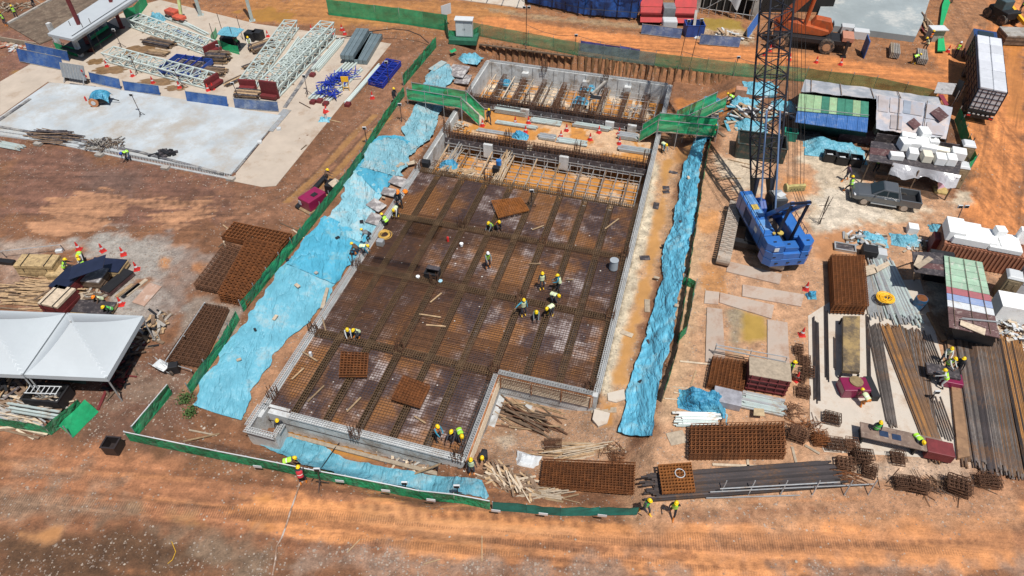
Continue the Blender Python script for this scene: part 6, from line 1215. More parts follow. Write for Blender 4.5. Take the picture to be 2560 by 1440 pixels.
# plywood on the left bank
for x,y,w_,d_,r,lb in((998,460,1.5,1.2,-.1,'upper'),(975,487,1.3,1.,.1,'second'),(942,520,1.4,1.1,-.3,'third, tilted'),(940,555,1.3,1.3,.0,'lowest')): 
    p=P(x,y); f=M(); f.box(p+V((0,0,.3)),(w_,d_,.07),YR+r,0,Matrix.Rotation(YR+r,3,'Z')@Matrix.Rotation(.15,3,'Y')); f.build('plywood_sheet',mat('ply_grey',(.22,.2,.2),.7,0,.35,2,dirt=((.5,.48,.46),.45,2)),None,'grey plywood sheet on the left bank beside the deck, %s of four'%lb,'board','grey plywood on the left bank')
for x,y,r in((1000,420,.9),(992,430,1.2),(1030,415,.5)): plank(x,y,.9,.5,r,.06,TIMBP,None,'pale board scrap on the crumpled tarpaulin','plank','board scraps on the crumpled tarpaulin','board',.35)
slab3('timber_plank_long',TIMBP,[P(800,770,-.6),P(810,770,-.6),P(822,720,-.6),P(815,718,-.6)],.06,label='long pale plank on the bank beside the left wall',cat='plank')
t=thing('generator','magenta generator box on a timber base left of the fence','generator',P(781,515,0),YR-.35); M().box((0,.2,.6),(1.35,1.9,.95)).build('generator_body',MAG,t,bevel=.06); M().box((0,.1,.06),(1.5,2.2,.1)).build('base',TIMB,t); M().box((-.5,-.76,.6),(.3,.02,.4)).build('panel',WHITEP,t); M().box((.2,.3,1.1),(.4,.5,.05)).build('vent',BLACK,t)
slab3('steel_gutter',BLACK,[P(737,515,.25),P(745,520,.25),P(820,437,.25),P(812,433,.25)],.2,label='long dark steel channel beside the magenta generator',cat='steel channel'); boxes_at('dark_cart','dark handcart loaded with boards behind the generator','cart',835,478,(1.,1.1,.9),YR,BLACK); slab3('plywood_sheet',TIMBP,[P(820,458,1.),P(838,445,1.),P(848,452,1.),P(832,468,1.)],.06,label='pale boards on the dark handcart',cat='board')
# basement bays contents
for x,y,L_,h,lb in((1276,282,3.2,.5,'large stack of grey aluminium planks near the left column'),(1292,312,4.2,.2,'long low row of aluminium planks at the left of the mud bay'),(1365,306,3.,.2,'low row of aluminium planks right of the left column'),(1480,318,3.6,.35,'grey boards stacked in front of the north beam form'),(1368,345,1.6,.25,'short pile of aluminium planks in the mid mud'),(1430,356,2.8,.2,'pale planks on the south side of the mud bay'),(1245,330,4.,.15,'long pale beam at the left lower edge of the mud bay'),(1590,378,3.2,.3,'pale planks near the right wall below the stair'),(1570,345,1.8,.4,'pile of grey planks at the foot of the right stair')):
    p=P(x,y,-.95); t=thing('aluminium_planks',lb,'plank stack',p,YR)
    n=max(1,int(h/.08)); 
    for l in range(n):
        for j in range(3 if L_<3.3 else 2): M().box((random.uniform(-.15,.15),-.3+j*.3,.05+l*.08),(L_,.26,.06)).build('aluminium_plank',STEELW if l%2 else GALV,t)
t=thing('site_ladder','pale timber ladder with flat steps leaning on the south beam form','ladder',P(1318,410,-2.0)); a=P(1318,402,-1.8); b=P(1325,362,.05); f=M()
for s in(-.22,.22): M().beam(a+V((s,0,0)),b+V((s,0,0)),.06).build('rail',TIMBP,t,wp=True)
for i in range(8): M().box(a.lerp(b,(i+.5)/8),(.5,.22,.05)).build('step',TIMBP,t,wp=True)
for i,(x,y) in enumerate([(1262,209),(1471,222),(1452,255),(1300,342),(1122,415)]): cloth('tarpaulin','small crumpled blue sheet '+['in the left of the rear bay','by the strut in the rear bay','in the middle of the rear bay','on the left beam form over the mud bay','on the falsework near the left wall'][i],'' or P(x,y,-1.5 if i<3 else (-.1 if i==3 else -.8)),.8,.5,.45,TARPD,YR,seed=20+i,n=14)
heap('timber_heap','bundle of pale poles lying across the falsework','timber',UVW(30.6,7.,-.75),30,2.4,4.2,.07,[TIMBP,TIMB],(1.8,.5),.3,dirn=UA,ds=.2,rod=True); heap('timber_heap','pale poles lying over the falsework beside the left wall','timber',UVW(30.6,2.1,-.75),26,2.4,4.,.07,[TIMBP,GALV],(1.6,.6),.3,dirn=UA,ds=.3,rod=True); heap('timber_heap','loose timber ends along the upper edge of the deck','timber',UVW(28.0,4.4,-.1),26,.4,1.4,.12,[TIMBP,TIMB],(.5,2.2),.2,dirn=UA,ds=2.); heap('pole_heap','heap of pale scaffold couplers at the left end of the mud bay','scrap',P(1148,318,-.95),50,.2,.6,.1,[TIMBP,CONCD],(1.1,.7),.7); heap('bent_bar_heap','cluster of pale rods at the right of the rear bay','scrap',P(1590,275,-1.4),40,.3,1.2,.04,[GALV,RUSTD],(1.4,.8),.4,rod=True)
boxes_at('tool_box','blue topped black tool box on the falsework','tool box',1240,435,(.6,.5,.8),YR,BLACK,-.9); M().lathe(P(1247,412,-.2),[(.25,0),(.25,.5)],12).build('blue_barrel',mat('barrel_blue',(.03,.18,.5),.4),None,'blue barrel standing behind the black tool box','barrel')
f=M(); f.beam(P(1480,235,-.9),P(1520,198,-.2),.22); f.build('diagonal_strut',CONCD,None,'grey diagonal strut against the rear wall of the basement','strut')
boxes_at('black_crate','black crate at the left end of the falsework','crate',1064,415,(.8,.6,.55),YR,BLACK,DZ); M().box(P(1489,243,.1),(1.1,.6,.05),YR).build('dark_plate',BLACK,None,'dark plate on top of the tall starter bars in the rear bay','plate'); 
for z_ in(0,): starters(9.3,42.2,4,.6,1.5,-1.2)
# fence posts with floodlights and cable
def lamp_pole(px,py,h,label,lamps=1,z=None,lean=(0,0),lampdir=0,tri=True):
    p=P(px,py,z); t=thing('floodlight_pole',label,'floodlight pole',p,0); tp_=V((lean[0],lean[1],h)); M().cyl((0,0,0),tp_,.035,6).build('pole',BARD,t)
    if tri:
        f=M()
        for k in range(3): a=k*2.1+.4; f.beam((.45*math.cos(a),.45*math.sin(a),.02),(0,0,.55),.04)
        f.build('tripod_base',BARD,t)
    for i in range(lamps):
        b_=M().box(tp_+V(((i-.5*(lamps-1))*.5,-.08,-.05)),(.36,.1,.28)).build('lamp_head',WHITEP,t,bevel=.02); M().box(tp_+V(((i-.5*(lamps-1))*.5,-.14,-.05)),(.28,.03,.2)).build('lamp_glass',BLACK,b_)
for a in [(2372,602,2.6,'floodlight pole with two lamps at the edge of the orange road',2,None,(.5,1.2)),(355,292,2.2,'thin lamp pole standing on the long slab',1,None,(-.4,.5)),(305,120,2.,'thin pole on the pale yard by the white roof',1,None,(-.3,.4)),(1315,117,4.6,'tall pole with twin lamps at the left of the thin fence',2,None,(0,0)),(1437,134,2.2,'second pole along the thin fence with a dark box',1,None,(0,0)),(1695,172,5.4,'tall rusty pole by the thin fence near the blue skip',1,None,(.2,0)),(1722,175,5.6,'tall silver pole right of the rusty one',1,None,(.3,0)),(1832,190,2.2,'pole along the thin fence left of the crane boom',1,None,(.1,0)),(803,1215,1.5,'floodlight on a post behind the front fence',1,None,(0,.3)),(1017,1230,1.3,'post with small cap on the front tarpaulin',1,None,(0,0)),(1145,1242,1.4,'right post on the front tarpaulin',1,None,(0,0)),(1005,305,2.,'thin pole beside the left fence below the footbridge',1,None,(0,0)),(918,360,1.8,'thin pole beside the lower left fence',1,None,(0,0)),(1328,518,1.8,'short lamp pole standing at the upper edge of the deck',1,DZ,(0,0)),(2325,1000,1.,'short post by the cutting table',1,None,(0,0)),(2310,395,3.,'leaning lamp post in front of the plastic shed',2,None,(-.8,-1.2)),(460,220,1.8,'lamp stand between the blue barriers and the lower truss',1,None,(-.7,.6)),(345,185,1.8,'lamp stand left of the lower truss',1,None,(-.4,.6)),(770,238,1.8,'lamp stand right of the long upright truss',1,None,(-.2,.8)),(560,160,1.8,'lamp stand by the dark timber stacks',1,None,(-.4,.8)),(973,207,2.2,'tall stand right of the blue lattice frames',1,None,(-.1,.4)),(600,250,1.6,'lamp stand behind the blue barrier by the slab',1,None,(-.5,.6))]:
    lamp_pole(a[0],a[1],a[2],a[3],a[4],a[5],a[6])
f=M(); hs=[(1315,117,2.6),(1437,134,2.1),(1700,172,2.),(1832,190,2.1),(2010,212,2.)]; pts=[]
for (a,b,h),(c,d,h2) in zip(hs,hs[1:]):
    for k in range(8): u=k/8; p=P(a,b,0).lerp(P(c,d,0),u); pts.append(V((p.x,p.y,h+(h2-h)*u-.9*u*(1-u)*2)))
f.path(pts,.022,4); f.build('power_cable',BLACK,None,'black cable slung between the poles along the thin fence','cable')
f=M(); f.path([P(840,97,.1),P(880,90,.3),P(930,78,.9),P(980,72,1.4),P(1020,76,1.3),P(1050,88,.9),P(1072,108,.3)],.05,6); f.build('black_hose',BLACK,None,'thick black hose arching over the soil right of the ducts','hose')
f=M(); f.path([P(x,y)+V((0,0,.06)) for x,y in((752,1203),(742,1235),(728,1275),(716,1315),(705,1345),(692,1368),(690,1395),(682,1440))],.05,6); f.build('water_hose',mat('hose_mud',(.33,.2,.13),.7,0,.4,2,dirt=((.65,.6,.55),.5,1)),None,'muddy pale hose lying across the front road','hose')
f=M(); f.path([P(780,1205)+V((0,0,.1)),P(810,1165)+V((0,0,.2)),P(838,1125)+V((0,0,.2)),P(870,1090)+V((0,0,.3))],.03,5); f.build('water_hose',BLACK,None,'thin dark hose over the front tarpaulin','hose')
for x,y,L_,r in((905,1380,.0,0),(1205,1372,1.4,1.6),(1080,1405,.9,.3),(885,1365,.9,.9)): 
    if L_: plank(x,y,L_,.05,r,.04,TIMB,None,'thin stick lying on the dark bank at the bottom','stick','sticks on the dark bottom bank','stick')
f=M(); f.path([P(x,y)+V((0,0,.05)) for x,y in((430,1355),(440,1380),(432,1400),(420,1410))],.014,4); f.build('yellow_rope',YEL,None,'loose yellow rope on the dark bank at the bottom left','rope')
# scaffold rail along the front of the yard
t=thing('tube_railing','galvanised tube rail lying and propped along the front of the black bars','railing',P(1980,1230,0))
for (a,b),(c,d),z_ in(((1775,1230),(2185,1210),.45),((1765,1245),(2000,1238),.1),((1800,1222),(2100,1205),.8)): M().cyl(P(a,b,z_),P(c,d,z_),.04,6).build('rail',GALV,t,wp=True)
for x in(1800,1870,1950,2030,2110,2170): M().cyl(P(x,1238,0),P(x+5,1238,0)+V((.1,.3,1.1)),.035,6).build('post',GALV,t,wp=True)
for x,y,lb in((1750,1005,'blue sheet draped over a pallet left of the brown formwork box'),): cloth('tarpaulin',lb,'' or P(x+5,y+5),1.5,.75,.9,TARPD,YR,seed=31); boxes_at('wrapped_pallet','grey wrapped pallet right of the draped blue sheet','pallet load',1815,1003,(1.7,1.2,.6),YR,mat('wrap_grey',(.3,.3,.33),.5,0,.3,2))
tarp('tarpaulin','blue sheet lying between the pale beams and the wide mesh cages',[(1795,1064,.5),(1850,1066,.6),(1910,1070,.6),(1972,1078,.3)],[(1798,1034,.7),(1860,1036,.8),(1910,1040,.8),(1960,1046,.5)],TARP,10,24,.12,.1,seed=9); cloth('tarpaulin','blue rag tied round a valve near the yard cone','' or P(2027,742),.35,.3,.5,TARPD,0,seed=6,n=10)
f=M(); f.path([P(1700,1183,.75)+V((.28*math.cos(k*.5),.28*math.sin(k*.5),0)) for k in range(14)],.025,5); f.build('white_hoop',WHITEP,None,'white hoop lying on the small orange mesh','hoop')
for x,y,L_,r,lb in((1690,968,1.6,-.2,'upper'),(1700,985,.8,-.25,'middle'),(1695,1000,1.7,-.12,'lower')): plank(x,y,L_,.07,r,.05,TIMBP,None,'%s of three thin battens right of the tarpaulin end'%lb)
boxes_at('plywood_square','pale square board left of the wide mesh cages','board',1692,1095,(1.1,.9,.05),YR+.5,TIMBP); slab3('plywood_sheet',mat('ply_beige',(.45,.34,.2)),[P(1885,1020,.5),P(1910,1022,.5),P(1912,1040,.5),P(1884,1038,.5)],.04,label='small plywood sheet on the pale metal beams',cat='board')
for i,(x,y,L_,r) in enumerate([(1845,1070+95,3.,-.05),(1870,1150+20,1.2,1.4),(1985,1140,1.2,1.5),(2030,1125,.9,-.7)]): plank(x,y,L_,.15,r,.08,TIMBP,None,'pale timber at the lower edge of the wide mesh cages','plank','timbers below the wide mesh cages')
f=M(); a=P(1790,870,.8); b=P(1965,905,.8); t=thing('tube_railing','low galvanised guard rail above the brown formwork box','railing',P(1880,905,0)); M().cyl(a,b,.05,6).build('rail',GALV,t,wp=True); M().cyl(P(1790,862,1.1),P(1968,893,1.1),.035,6).build('rail',GALV,t,wp=True)
for u in(0,.5,1): p=a.lerp(b,u); M().cyl(V((p.x,p.y,0)),p+V((0,.1,.35)),.035,6).build('post',GALV,t,wp=True)
M().beam(P(1970,585),P(1970,585)+V((.2,.3,0)),.02) if 0 else None
for x,y,lb in((2045,560,'left'),):
    t=thing('bar_stand','vertical cluster of thin bars standing right of the crane','bar stand',P(x,y,0)); f=M()
    for k in range(6): f.beam((random.uniform(-.2,.2),random.uniform(-.2,.2),0),(random.uniform(-.3,.3),random.uniform(-.3,.3),random.uniform(2,3)),.03)
    f.build('upright_bars',BARD,t); f=M(); f.beam((-.5,0,1.9),(.4,0,1.9),.03); f.beam((-.4,0,.5),(.4,.1,.5),.03); f.build('cross_tie',BARD,t)
# ---------------- left: long slab, pale yard, steelwork ----------------
SLABM=mat('slab_bluish',(.41,.45,.475),.8,0,.16,.3,.08,dirt=((.36,.33,.29),.5,.22),rand=0); YARDM=mat('yard_pale',(.44,.37,.30),.85,0,.1,.5,.1,dirt=((.33,.24,.17),.3,.35),rand=0)
pave([(0,205),(130,130),(330,20),(400,0),(640,60),(870,92),(978,110),(690,465),(655,468),(575,452),(700,300),(120,205),(0,290)],.035,'pavement',YARDM)
pave([(0,296),(125,209),(260,222),(450,250),(704,292),(578,440),(300,385),(0,340)],.16,'pavement',SLABM)
CURB=mat('kerb_dark',(.10,.10,.11),.8,0,.4,1.5,dirt=((.35,.33,.3),.5,1))
f=M()
for a,b,w_,h_ in(((0,306),(78,252),.3,.26),((170,214),(235,222),.8,.07),((275,233),(420,258),.7,.07),((430,262),(700,298),.7,.07),((710,278),(585,432),.35,.08),((712,270),(800,140),.4,.07),((0,322),(140,345),.25,.28),((140,345),(350,385),.25,.28),((350,385),(560,440),.25,.28)): f.beam(P(*a,0)+V((0,0,h_/2+.01)),P(*b,0)+V((0,0,h_/2+.01)),w_,h_)
f.build('kerb',CURB,None,kind='structure')
# starter comb along the near edge of the slab
t=thing('edge_rebar_cage','long pale starter bar cage along the near edge of the long slab','rebar cage',P(300,400,0)); pts=[P(0,338,0),P(140,358,0),P(300,392,0),P(440,420,0),P(578,447,0)]
for a,b in zip(pts,pts[1:]):
    f=M(); n=int((b-a).length/.16)
    for i in range(n): p=a.lerp(b,i/n); f.beam(p+V((0,0,.05)),p+V((-.05,.45,.3)),.03)
    for h_ in(0,.3): f.beam(a+V((0,h_,.08+h_*.6)),b+V((0,h_,.08+h_*.6)),.05)
    f.beam(a-V((0,.1,-.03)),b-V((0,.1,-.03)),.12); f.build('bar_comb',SILV,t,wp=True)
for x,y in((97,362),(250,390),(415,422),(578,450)): M().box(P(x,y)+V((0,0,.12)),(.7,.5,.24),YR).build('end_block',CONCD,None,'pale concrete block under the near edge of the long slab','concrete block','blocks under the slab edge')
TRS=mat('truss_pale',(.50,.57,.54),.45,.05,.1,2,dirt=((.35,.3,.22),.2,1.5))
def truss(a,b,wd,h,label,endp=True,z0=.15,n=15,layers=1):
    a=P(*a,0);b=P(*b,0); d=(b-a); L_=d.length; rz=math.atan2(d.y,d.x); t=thing('steel_truss',label,'truss',(a+b)/2,rz,'pale green lattice trusses')
    for l in range(layers):
        z=z0+l*(h+.06); c=M()
        for s in(-1,1):
            for zz in(z,z+h): c.box((0,s*wd/2,zz),(L_,.13,.13))
        c.build('chord',TRS,t); g=M()
        for i in range(n):
            x0=-L_/2+L_*i/n; x1=x0+L_/n; s=1 if i%2 else -1
            for zz in(z,z+h): g.beam((x0,-s*wd/2,zz),(x1,s*wd/2,zz),.08); g.beam((x0,-wd/2,zz),(x0,wd/2,zz),.07)
            for s2 in(-1,1): g.beam((x0,s2*wd/2,z if i%2 else z+h),(x1,s2*wd/2,z+h if i%2 else z),.075)
        g.build('bracing',TRS,t)
    if endp: M().box((L_/2+.12,0,z0+layers*h/2),(.22,wd+.25,layers*(h+.08))).box((L_/2+.5,0,z0+.2),(.5,wd+.1,.3)).build('end_plate',MAROON,t)
    for x in(-.3,.3): M().box((L_*x,0,.05),(.2,wd+.5,.1)).build('bearer',TIMBD,t)
    return t
truss((278,147),(532,215),1.7,.9,'lower pale lattice truss with a dark red end nearest the blue barriers'); truss((340,62),(530,132),1.7,.9,'upper pale lattice truss ending at the dark timber stacks'); truss((732,72),(624,222),1.5,.9,'pale lattice truss standing left of the long beams'); truss((826,92),(680,243),1.6,.8,'double pale lattice truss with red end plates beside the pale beams',layers=2,z0=.15)
def beams(a,b,wd,n,label,group,w_=.16,mt=TRS,ends=None,layers=1): bundle(n,P(*a,0),P(*b,0),wd,w_/2,mt,'steel_beam',label,'beam',group,layers=layers,sq=True,jit=.3)
beams((705,160),(748,98),.5,2,'pale beam just right of the left upright truss','pale beams by the left truss'); beams((712,167),(775,100),1.2,4,'pale beam in the row between the two upright trusses','pale beams between the trusses'); beams((788,180),(852,105),1.0,4,'pale beam right of the double truss','pale beams right of the double truss',layers=2)
beams((785,252),(880,160),1.5,4,'pale beam with red end by the blue brace heap','pale beams by the brace heap',.2); beams((820,255),(905,175),.6,2,'pale beam right of the blue brace heap','pale beams right of the brace heap'); beams((865,262),(950,165),.5,3,'pale beam leaning along the slab edge by the blue frames','pale beams along the slab edge')
beams((450,55),(520,90),.7,2,'pale beam behind the upper truss','pale beams behind the upper truss',.2); beams((434,77),(512,110),.3,2,'dark blue bar behind the upper truss','blue bars behind the upper truss',.2,BLUEP); beams((400,42),(480,70),.5,2,'pale slab like beam near the orange lift','pale beams near the lift',.2,STEELW)
for x,y in((783,258),(800,255),(815,262),(782,190),(870,264)): boxes_at('red_beam_shoe','dark red steel shoe at the end of the pale beams','steel shoe',x,y,(.5,.6,.3),YR,MAROON,.035,.0,'dark red shoes at the beam ends')
DUCT=mat('duct_grey',(.16,.21,.23),.45,.2,.15,1.5,dirt=((.3,.28,.25),.2,2))
for a,b,z_,lb in(((880,160),(918,88),.0,'left lower'),((902,162),(942,95),.0,'right lower'),((868,150),(908,82),.55,'upper')):
    A,B=P(*a,z_),P(*b,z_); n=3; d=(B-A).normalized(); nn=V((-d.y,d.x,0))
    for i in range(n): M().beam(A+nn*(.5-i*.5)+V((0,0,.3)),B+nn*(.5-i*.5)+V((0,0,.3)),.46,.5).build('metal_duct',DUCT,None,'dark grey square duct in the %s bundle by the slab corner'%lb,'duct','square ducts, %s bundle'%lb,bevel=.02)
BRC=mat('brace_blue',(.015,.035,.30),.45,0,.2,2)
heap('brace_heap','tangled heap of blue steel braces lying on the pale beams','steel braces',P(842,200,.35),70,.8,2.0,.08,[BRC],(2.6,1.0),.6,dirn=P(842,200,0) and .9,ds=2.6); heap('brace_heap','smaller heap of blue steel braces nearer the white slab','steel braces',P(822,235,.3),35,.6,1.5,.08,[BRC],(1.2,.9),.5,ds=3)
t=thing('blue_frame_stack','stack of blue lattice frames on brown soil right of the ducts','steel frames',P(962,195,0),0)
q=[P(922,212,0),P(957,222,0),P(1003,165,0),P(968,158,0)]
for l in range(3):
    f=M()
    for s,t_ in((0,0),(1,0),(.5,0)): f.beam(lerp4(q,s,0)+V((0,0,.1+l*.2)),lerp4(q,s,1)+V((0,0,.1+l*.2)),.1)
    for k in range(8):
        u=k/7; f.beam(lerp4(q,0,u)+V((0,0,.12+l*.2)),lerp4(q,1,u)+V((0,0,.12+l*.2)),.09)
        if k<7: f.beam(lerp4(q,0 if k%2 else 1,u)+V((0,0,.14+l*.2)),lerp4(q,1 if k%2 else 0,u+1/7)+V((0,0,.14+l*.2)),.08)
    f.build('lattice_frame',BRC,t,wp=True)
for x,y,L_,w_,h_,n,r,lb in((400,112,3.8,1.6,.5,5,-.35,'left of the upper truss'),(395,135,2.6,1.2,.3,3,-.25,'below the first near the brown stain'),(548,152,2.4,1.9,.9,6,-.1,'right of the blue frame, tall'),(535,182,2.8,1.6,.5,5,-.2,'below the tall dark stack'),(586,205,2.4,1.0,.3,3,.9,'beside the left upright truss foot'),(622,240,2.6,1.5,.5,5,-.15,'near the foot of the left upright truss'),(627,165,2.,.8,.3,3,.8,'in the middle beside the upright truss'),(655,122,2.6,1.9,.6,5,.75,'left of the upright truss head')):
    t=thing('timber_stack','dark timber stack '+lb,'timber stack',P(x,y,0),r,'dark timber stacks in the pale yard'); 
    for l in range(n):
        for j in range(int(w_/.28)): M().box((random.uniform(-.2,.2),-w_/2+.14+j*.28,.06+l*h_/n),(L_*random.uniform(.85,1.05),.22,h_/n*.8),random.uniform(-.04,.04)).build('timber',random.choice([TIMBD,TIMBD,PLY,TIMB]),t) if l*int(w_/.28)+j<60 else None
# blue steel tray frame
t=thing('steel_tray','open blue steel frame tray with white labels between the trusses','steel frame tray',P(468,175,0),YR)
f=M()
for s in(-1,1): f.box((0,s*1.7,.5),(4.4,.08,.5)); f.box((s*2.2,0,.5),(.08,3.4,.5))
f.build('side_plate',mat('blue_frame',(.02,.06,.26),.5,0,.3,1.5),t); M().box((0,0,.1),(4.2,3.2,.08)).build('floor',PLY,t)
f=M()
for x in(-1,0,1): f.beam((x,-1.7,.8),(x,1.7,.8),.1)
f.build('cross_bar',BRC,t); M().box((1.2,-1.75,.55),(.4,.03,.3)).box((-.2,-1.75,.5),(.35,.03,.3)).build('label_plate',WHITEP,t)
# blue barriers
def barrier(px0,py0,px1,py1,h,mt,label,lean=.25,n=1):
    a=P(px0,py0,0);b=P(px1,py1,0); t=thing('site_barrier',label,'barrier',a,ang(a,b)); L_=(b-a).length; m_=max(1,int(L_/1.8))
    for i in range(m_):
        def fn(s,r): return V((L_*(i+s)/m_*.99+.01,lean*r*h,.12+r*h+.03*math.sin(s*9)))
        M().grid(5,3,fn,th=0).grid(5,3,lambda s,r:fn(1-s,r)+V((0,.03,0))).build('barrier_sheet',mt,t)
        M().beam((L_*i/m_,.05,0),(L_*i/m_,.05+lean*h,h+.2),.05).build('post',GALV,t)
    M().beam((0,lean*h,h+.14),(L_,lean*h,h+.14),.04).beam((0,0,.1),(L_,0,.1),.05).build('rail',GALV,t)
for a in [(228,208,304,225,1.,BLUEP,'blue sheet barrier at the upper left of the long slab'),(312,228,402,240,.9,BLUEP,'second blue sheet barrier along the long slab'),(468,256,572,270,1.,BLUEP,'third blue sheet barrier along the long slab'),(588,272,698,281,.9,BLUEG,'faded blue grey barrier at the right end of the row'),(50,155,162,178,1.3,BLUEP,'large ribbed blue barrier at the left edge'),(70,133,175,155,1.,BLUEP,'blue sheet barrier behind the ribbed one'),(1602,86,1702,98,1.0,BLUEG,'blue grey barrier in front of the red machine'),(1748,112,1848,120,1.0,BLUEG,'blue grey barrier in front of the muddy rubble pile'),(1868,100,1895,60,1.2,mat('blue_bright_sheet',(.03,.16,.5),.5,0,.2,2),'bright blue barrier standing edge on left of the crane boom')]: barrier(*a)
t=thing('louvred_trailer','grey louvred panel trailer with small wheels at the corner of the long slab','trailer',P(195,205,0),YR); 
f=M(); f.box((0,0,1.2),(2.9,.12,1.5),0,0,Matrix.Rotation(-.3,3,'X')); f.build('panel',mat('panel_zinc',(.28,.30,.32),.45,.2,.15,2),t)
f=M()
for i in range(8): f.box((-1.3+i*.37,-.1,1.2),(.07,.08,1.45),0,0,Matrix.Rotation(-.3,3,'X'))
f.build('rib',GALV,t)
for s in(-1,1): M().cyl((s*1.2,0,.28),(s*1.35,0,.28),.28,14).build('wheel',RUBB,t); M().beam((s*1.2,-.6,.1),(s*1.2,.1,1.),.07).build('leg',GALV,t)
M().box((1.5,-.25,1.6),(.2,.05,.25)).box((1.5,-.05,.9),(.2,.05,.25)).build('red_marker',RED,t)
# things on the long slab
t=thing('mortar_trailer','orange wheeled machine covered with a blue sheet on the long slab','machine',P(252,258,.16),.1); M().box((.1,0,.55),(1.6,1.1,.5)).build('machine_body',BLACK,t)
for s in(-1,1): w_=M().cyl((-.3,s*.6,.45),(-.3,s*.75,.45),.45,20).build('wheel',mat('wheel_orange',(.42,.18,.08),.7,0,.2,4),t); M().cyl((-.3,s*.75,.45),(-.3,s*.78,.45),.22,12).build('hub',WHITEP,w_)
f=M(); f.grid(16,12,lambda a,b:V((-.75+1.9*a,-.7+1.4*b,1.05+.28*math.sin(a*3)-.45*(abs(b-.5)*2)**4-.3*(abs(a-.5)*2)**6+.2*(float(fbm(np.array([a*5.]),np.array([b*5.]),3,2)[0])-.5))),th=.03); f.build('cover_sheet',TARPD,t); M().beam((.9,0,.5),(1.9,-.1,.25),.07).build('tow_bar',BLACK,t)
M().lathe(P(216,252,.16),[(.09,0),(.09,.4),(.03,.5)],10).build('fire_extinguisher',RED,None,'red cylinder left of the blue covered machine','extinguisher')
heap('pole_heap','neat heap of brown poles on the near edge of the long slab','poles',P(134,342,.2),80,1.8,3.6,.09,[TIMBD,PLY],(1.9,1.),.55,dirn=-.15,ds=.25,rod=True); heap('pole_heap','tangled heap of short dark poles on the near edge of the long slab','poles',P(258,362,.2),110,.5,1.3,.08,[TIMBD,PLY,CONCD],(2.1,.9),.45,rod=True); heap('cloth_heap','small dark cloth heap right of the stooping man on the slab','cloth',P(412,385,.18),20,.5,1.2,.3,[BLACK,PLY],(.9,.5),.25)
bundle(7,P(0,362),P(55,372),.9,.06,[STEELW],'galvanised_pipe','pale pipe at the left frame edge below the long slab','pipe','pale pipes at the left edge')
slab3('steel_grating',GALV,[P(660,325,.12),P(682,328,.12),P(728,275,.12),P(708,272,.12)],.08,label='long grey grating lying across the joint at the slab corner',cat='grating'); M().beam(P(748,255,.1),P(776,270,.1),.06).build('pipe',BARD,None,'dark pipe lying across the joint beside the red ends','pipe')
t=thing('yellow_sign_stand','yellow sign on a stand beside the pale beams','sign',P(867,228,0)); M().box((0,0,1.35),(.75,.05,.6)).build('sign_panel',YEL,t); M().beam((-.3,0,0),(-.3,0,1.1),.05).beam((.3,0,0),(.3,0,1.1),.05).beam((-.3,0,.4),(.3,0,.4),.05).build('stand',YEL,t)
t=thing('warning_dummy','red and white post on a blue cloth at the slab edge','post',P(816,300,.0)); M().lathe((0,0,0),[(.15,0),(.13,.5),(.09,.8)],10).build('white_body',WHITEP,t); M().lathe((0,0,0),[(.2,.8),(.08,1.2)],10).build('red_top',RED,t); cloth('tarpaulin','blue cloth at the foot of the red and white post','' or P(812,300),.55,.45,.2,TARP,0,seed=12,n=12)
# roofed concrete structure at the top left
zr=3.1; s=thing('concrete_canopy','white flat concrete canopy on square columns at the top left','canopy',P(230,110,0))
q=[P(118,84,zr),P(179,97,zr),P(345,-10,zr),P(262,-10,zr)]; f=M(); f.hexa([p-V((0,0,.3)) for p in q],q); f.build('roof_slab',mat('roof_white',(.46,.50,.53),.7,0,.06,.6,.0,dirt=((.45,.45,.45),.15,.6)),s,wp=True,bevel=.02)
g=M(); g.beam(P(181,98,zr-.35)+V((.1,-.05,0)),P(345,-10,zr-.35)+V((.1,-.05,0)),.15,.7); g.build('edge_beam',CONC,s,wp=True)
for x,y in((204,141),(150,118),(270,84),(318,38),(356,2)):
    b=P(x,y,0); M().box(b+V((0,0,1.4)),(.42,.42,2.8),YR).build('column',CONC,s,wp=True)
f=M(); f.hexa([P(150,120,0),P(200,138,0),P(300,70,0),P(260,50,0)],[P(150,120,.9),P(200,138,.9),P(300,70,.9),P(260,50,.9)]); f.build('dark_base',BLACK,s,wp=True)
fence('netting_fence','green mesh around the foot of the white canopy',[(143,128),(196,143)],1.0,NETB,2.); fence('netting_fence','green mesh hanging beside the white canopy columns',[(238,118),(280,88)],1.2,NETB,2.); fence('netting_fence','bright green mesh enclosure at the top right of the white canopy',[(318,52),(345,46),(370,12),(352,-5)],1.4,NETB,2.)
tubegrid0=thing('scaffold_tower','thin tube scaffold tower beside the white canopy','scaffold',P(232,128,0),YR); 
for x in(-.8,.8):
    for y in(-.6,.6): M().cyl((x,y,0),(x,y,3.6),.035,6).build('standard',BARD,tubegrid0)
for z_ in(.8,1.8,2.8):
    f=M()
    for y in(-.6,.6): f.cyl((-.8,y,z_),(.8,y,z_),.03,5)
    for x in(-.8,.8): f.cyl((x,-.6,z_),(x,.6,z_),.03,5)
    f.cyl((-.8,-.6,z_-.8),(.8,-.6,z_),.03,5); f.build('brace',BARD,tubegrid0)
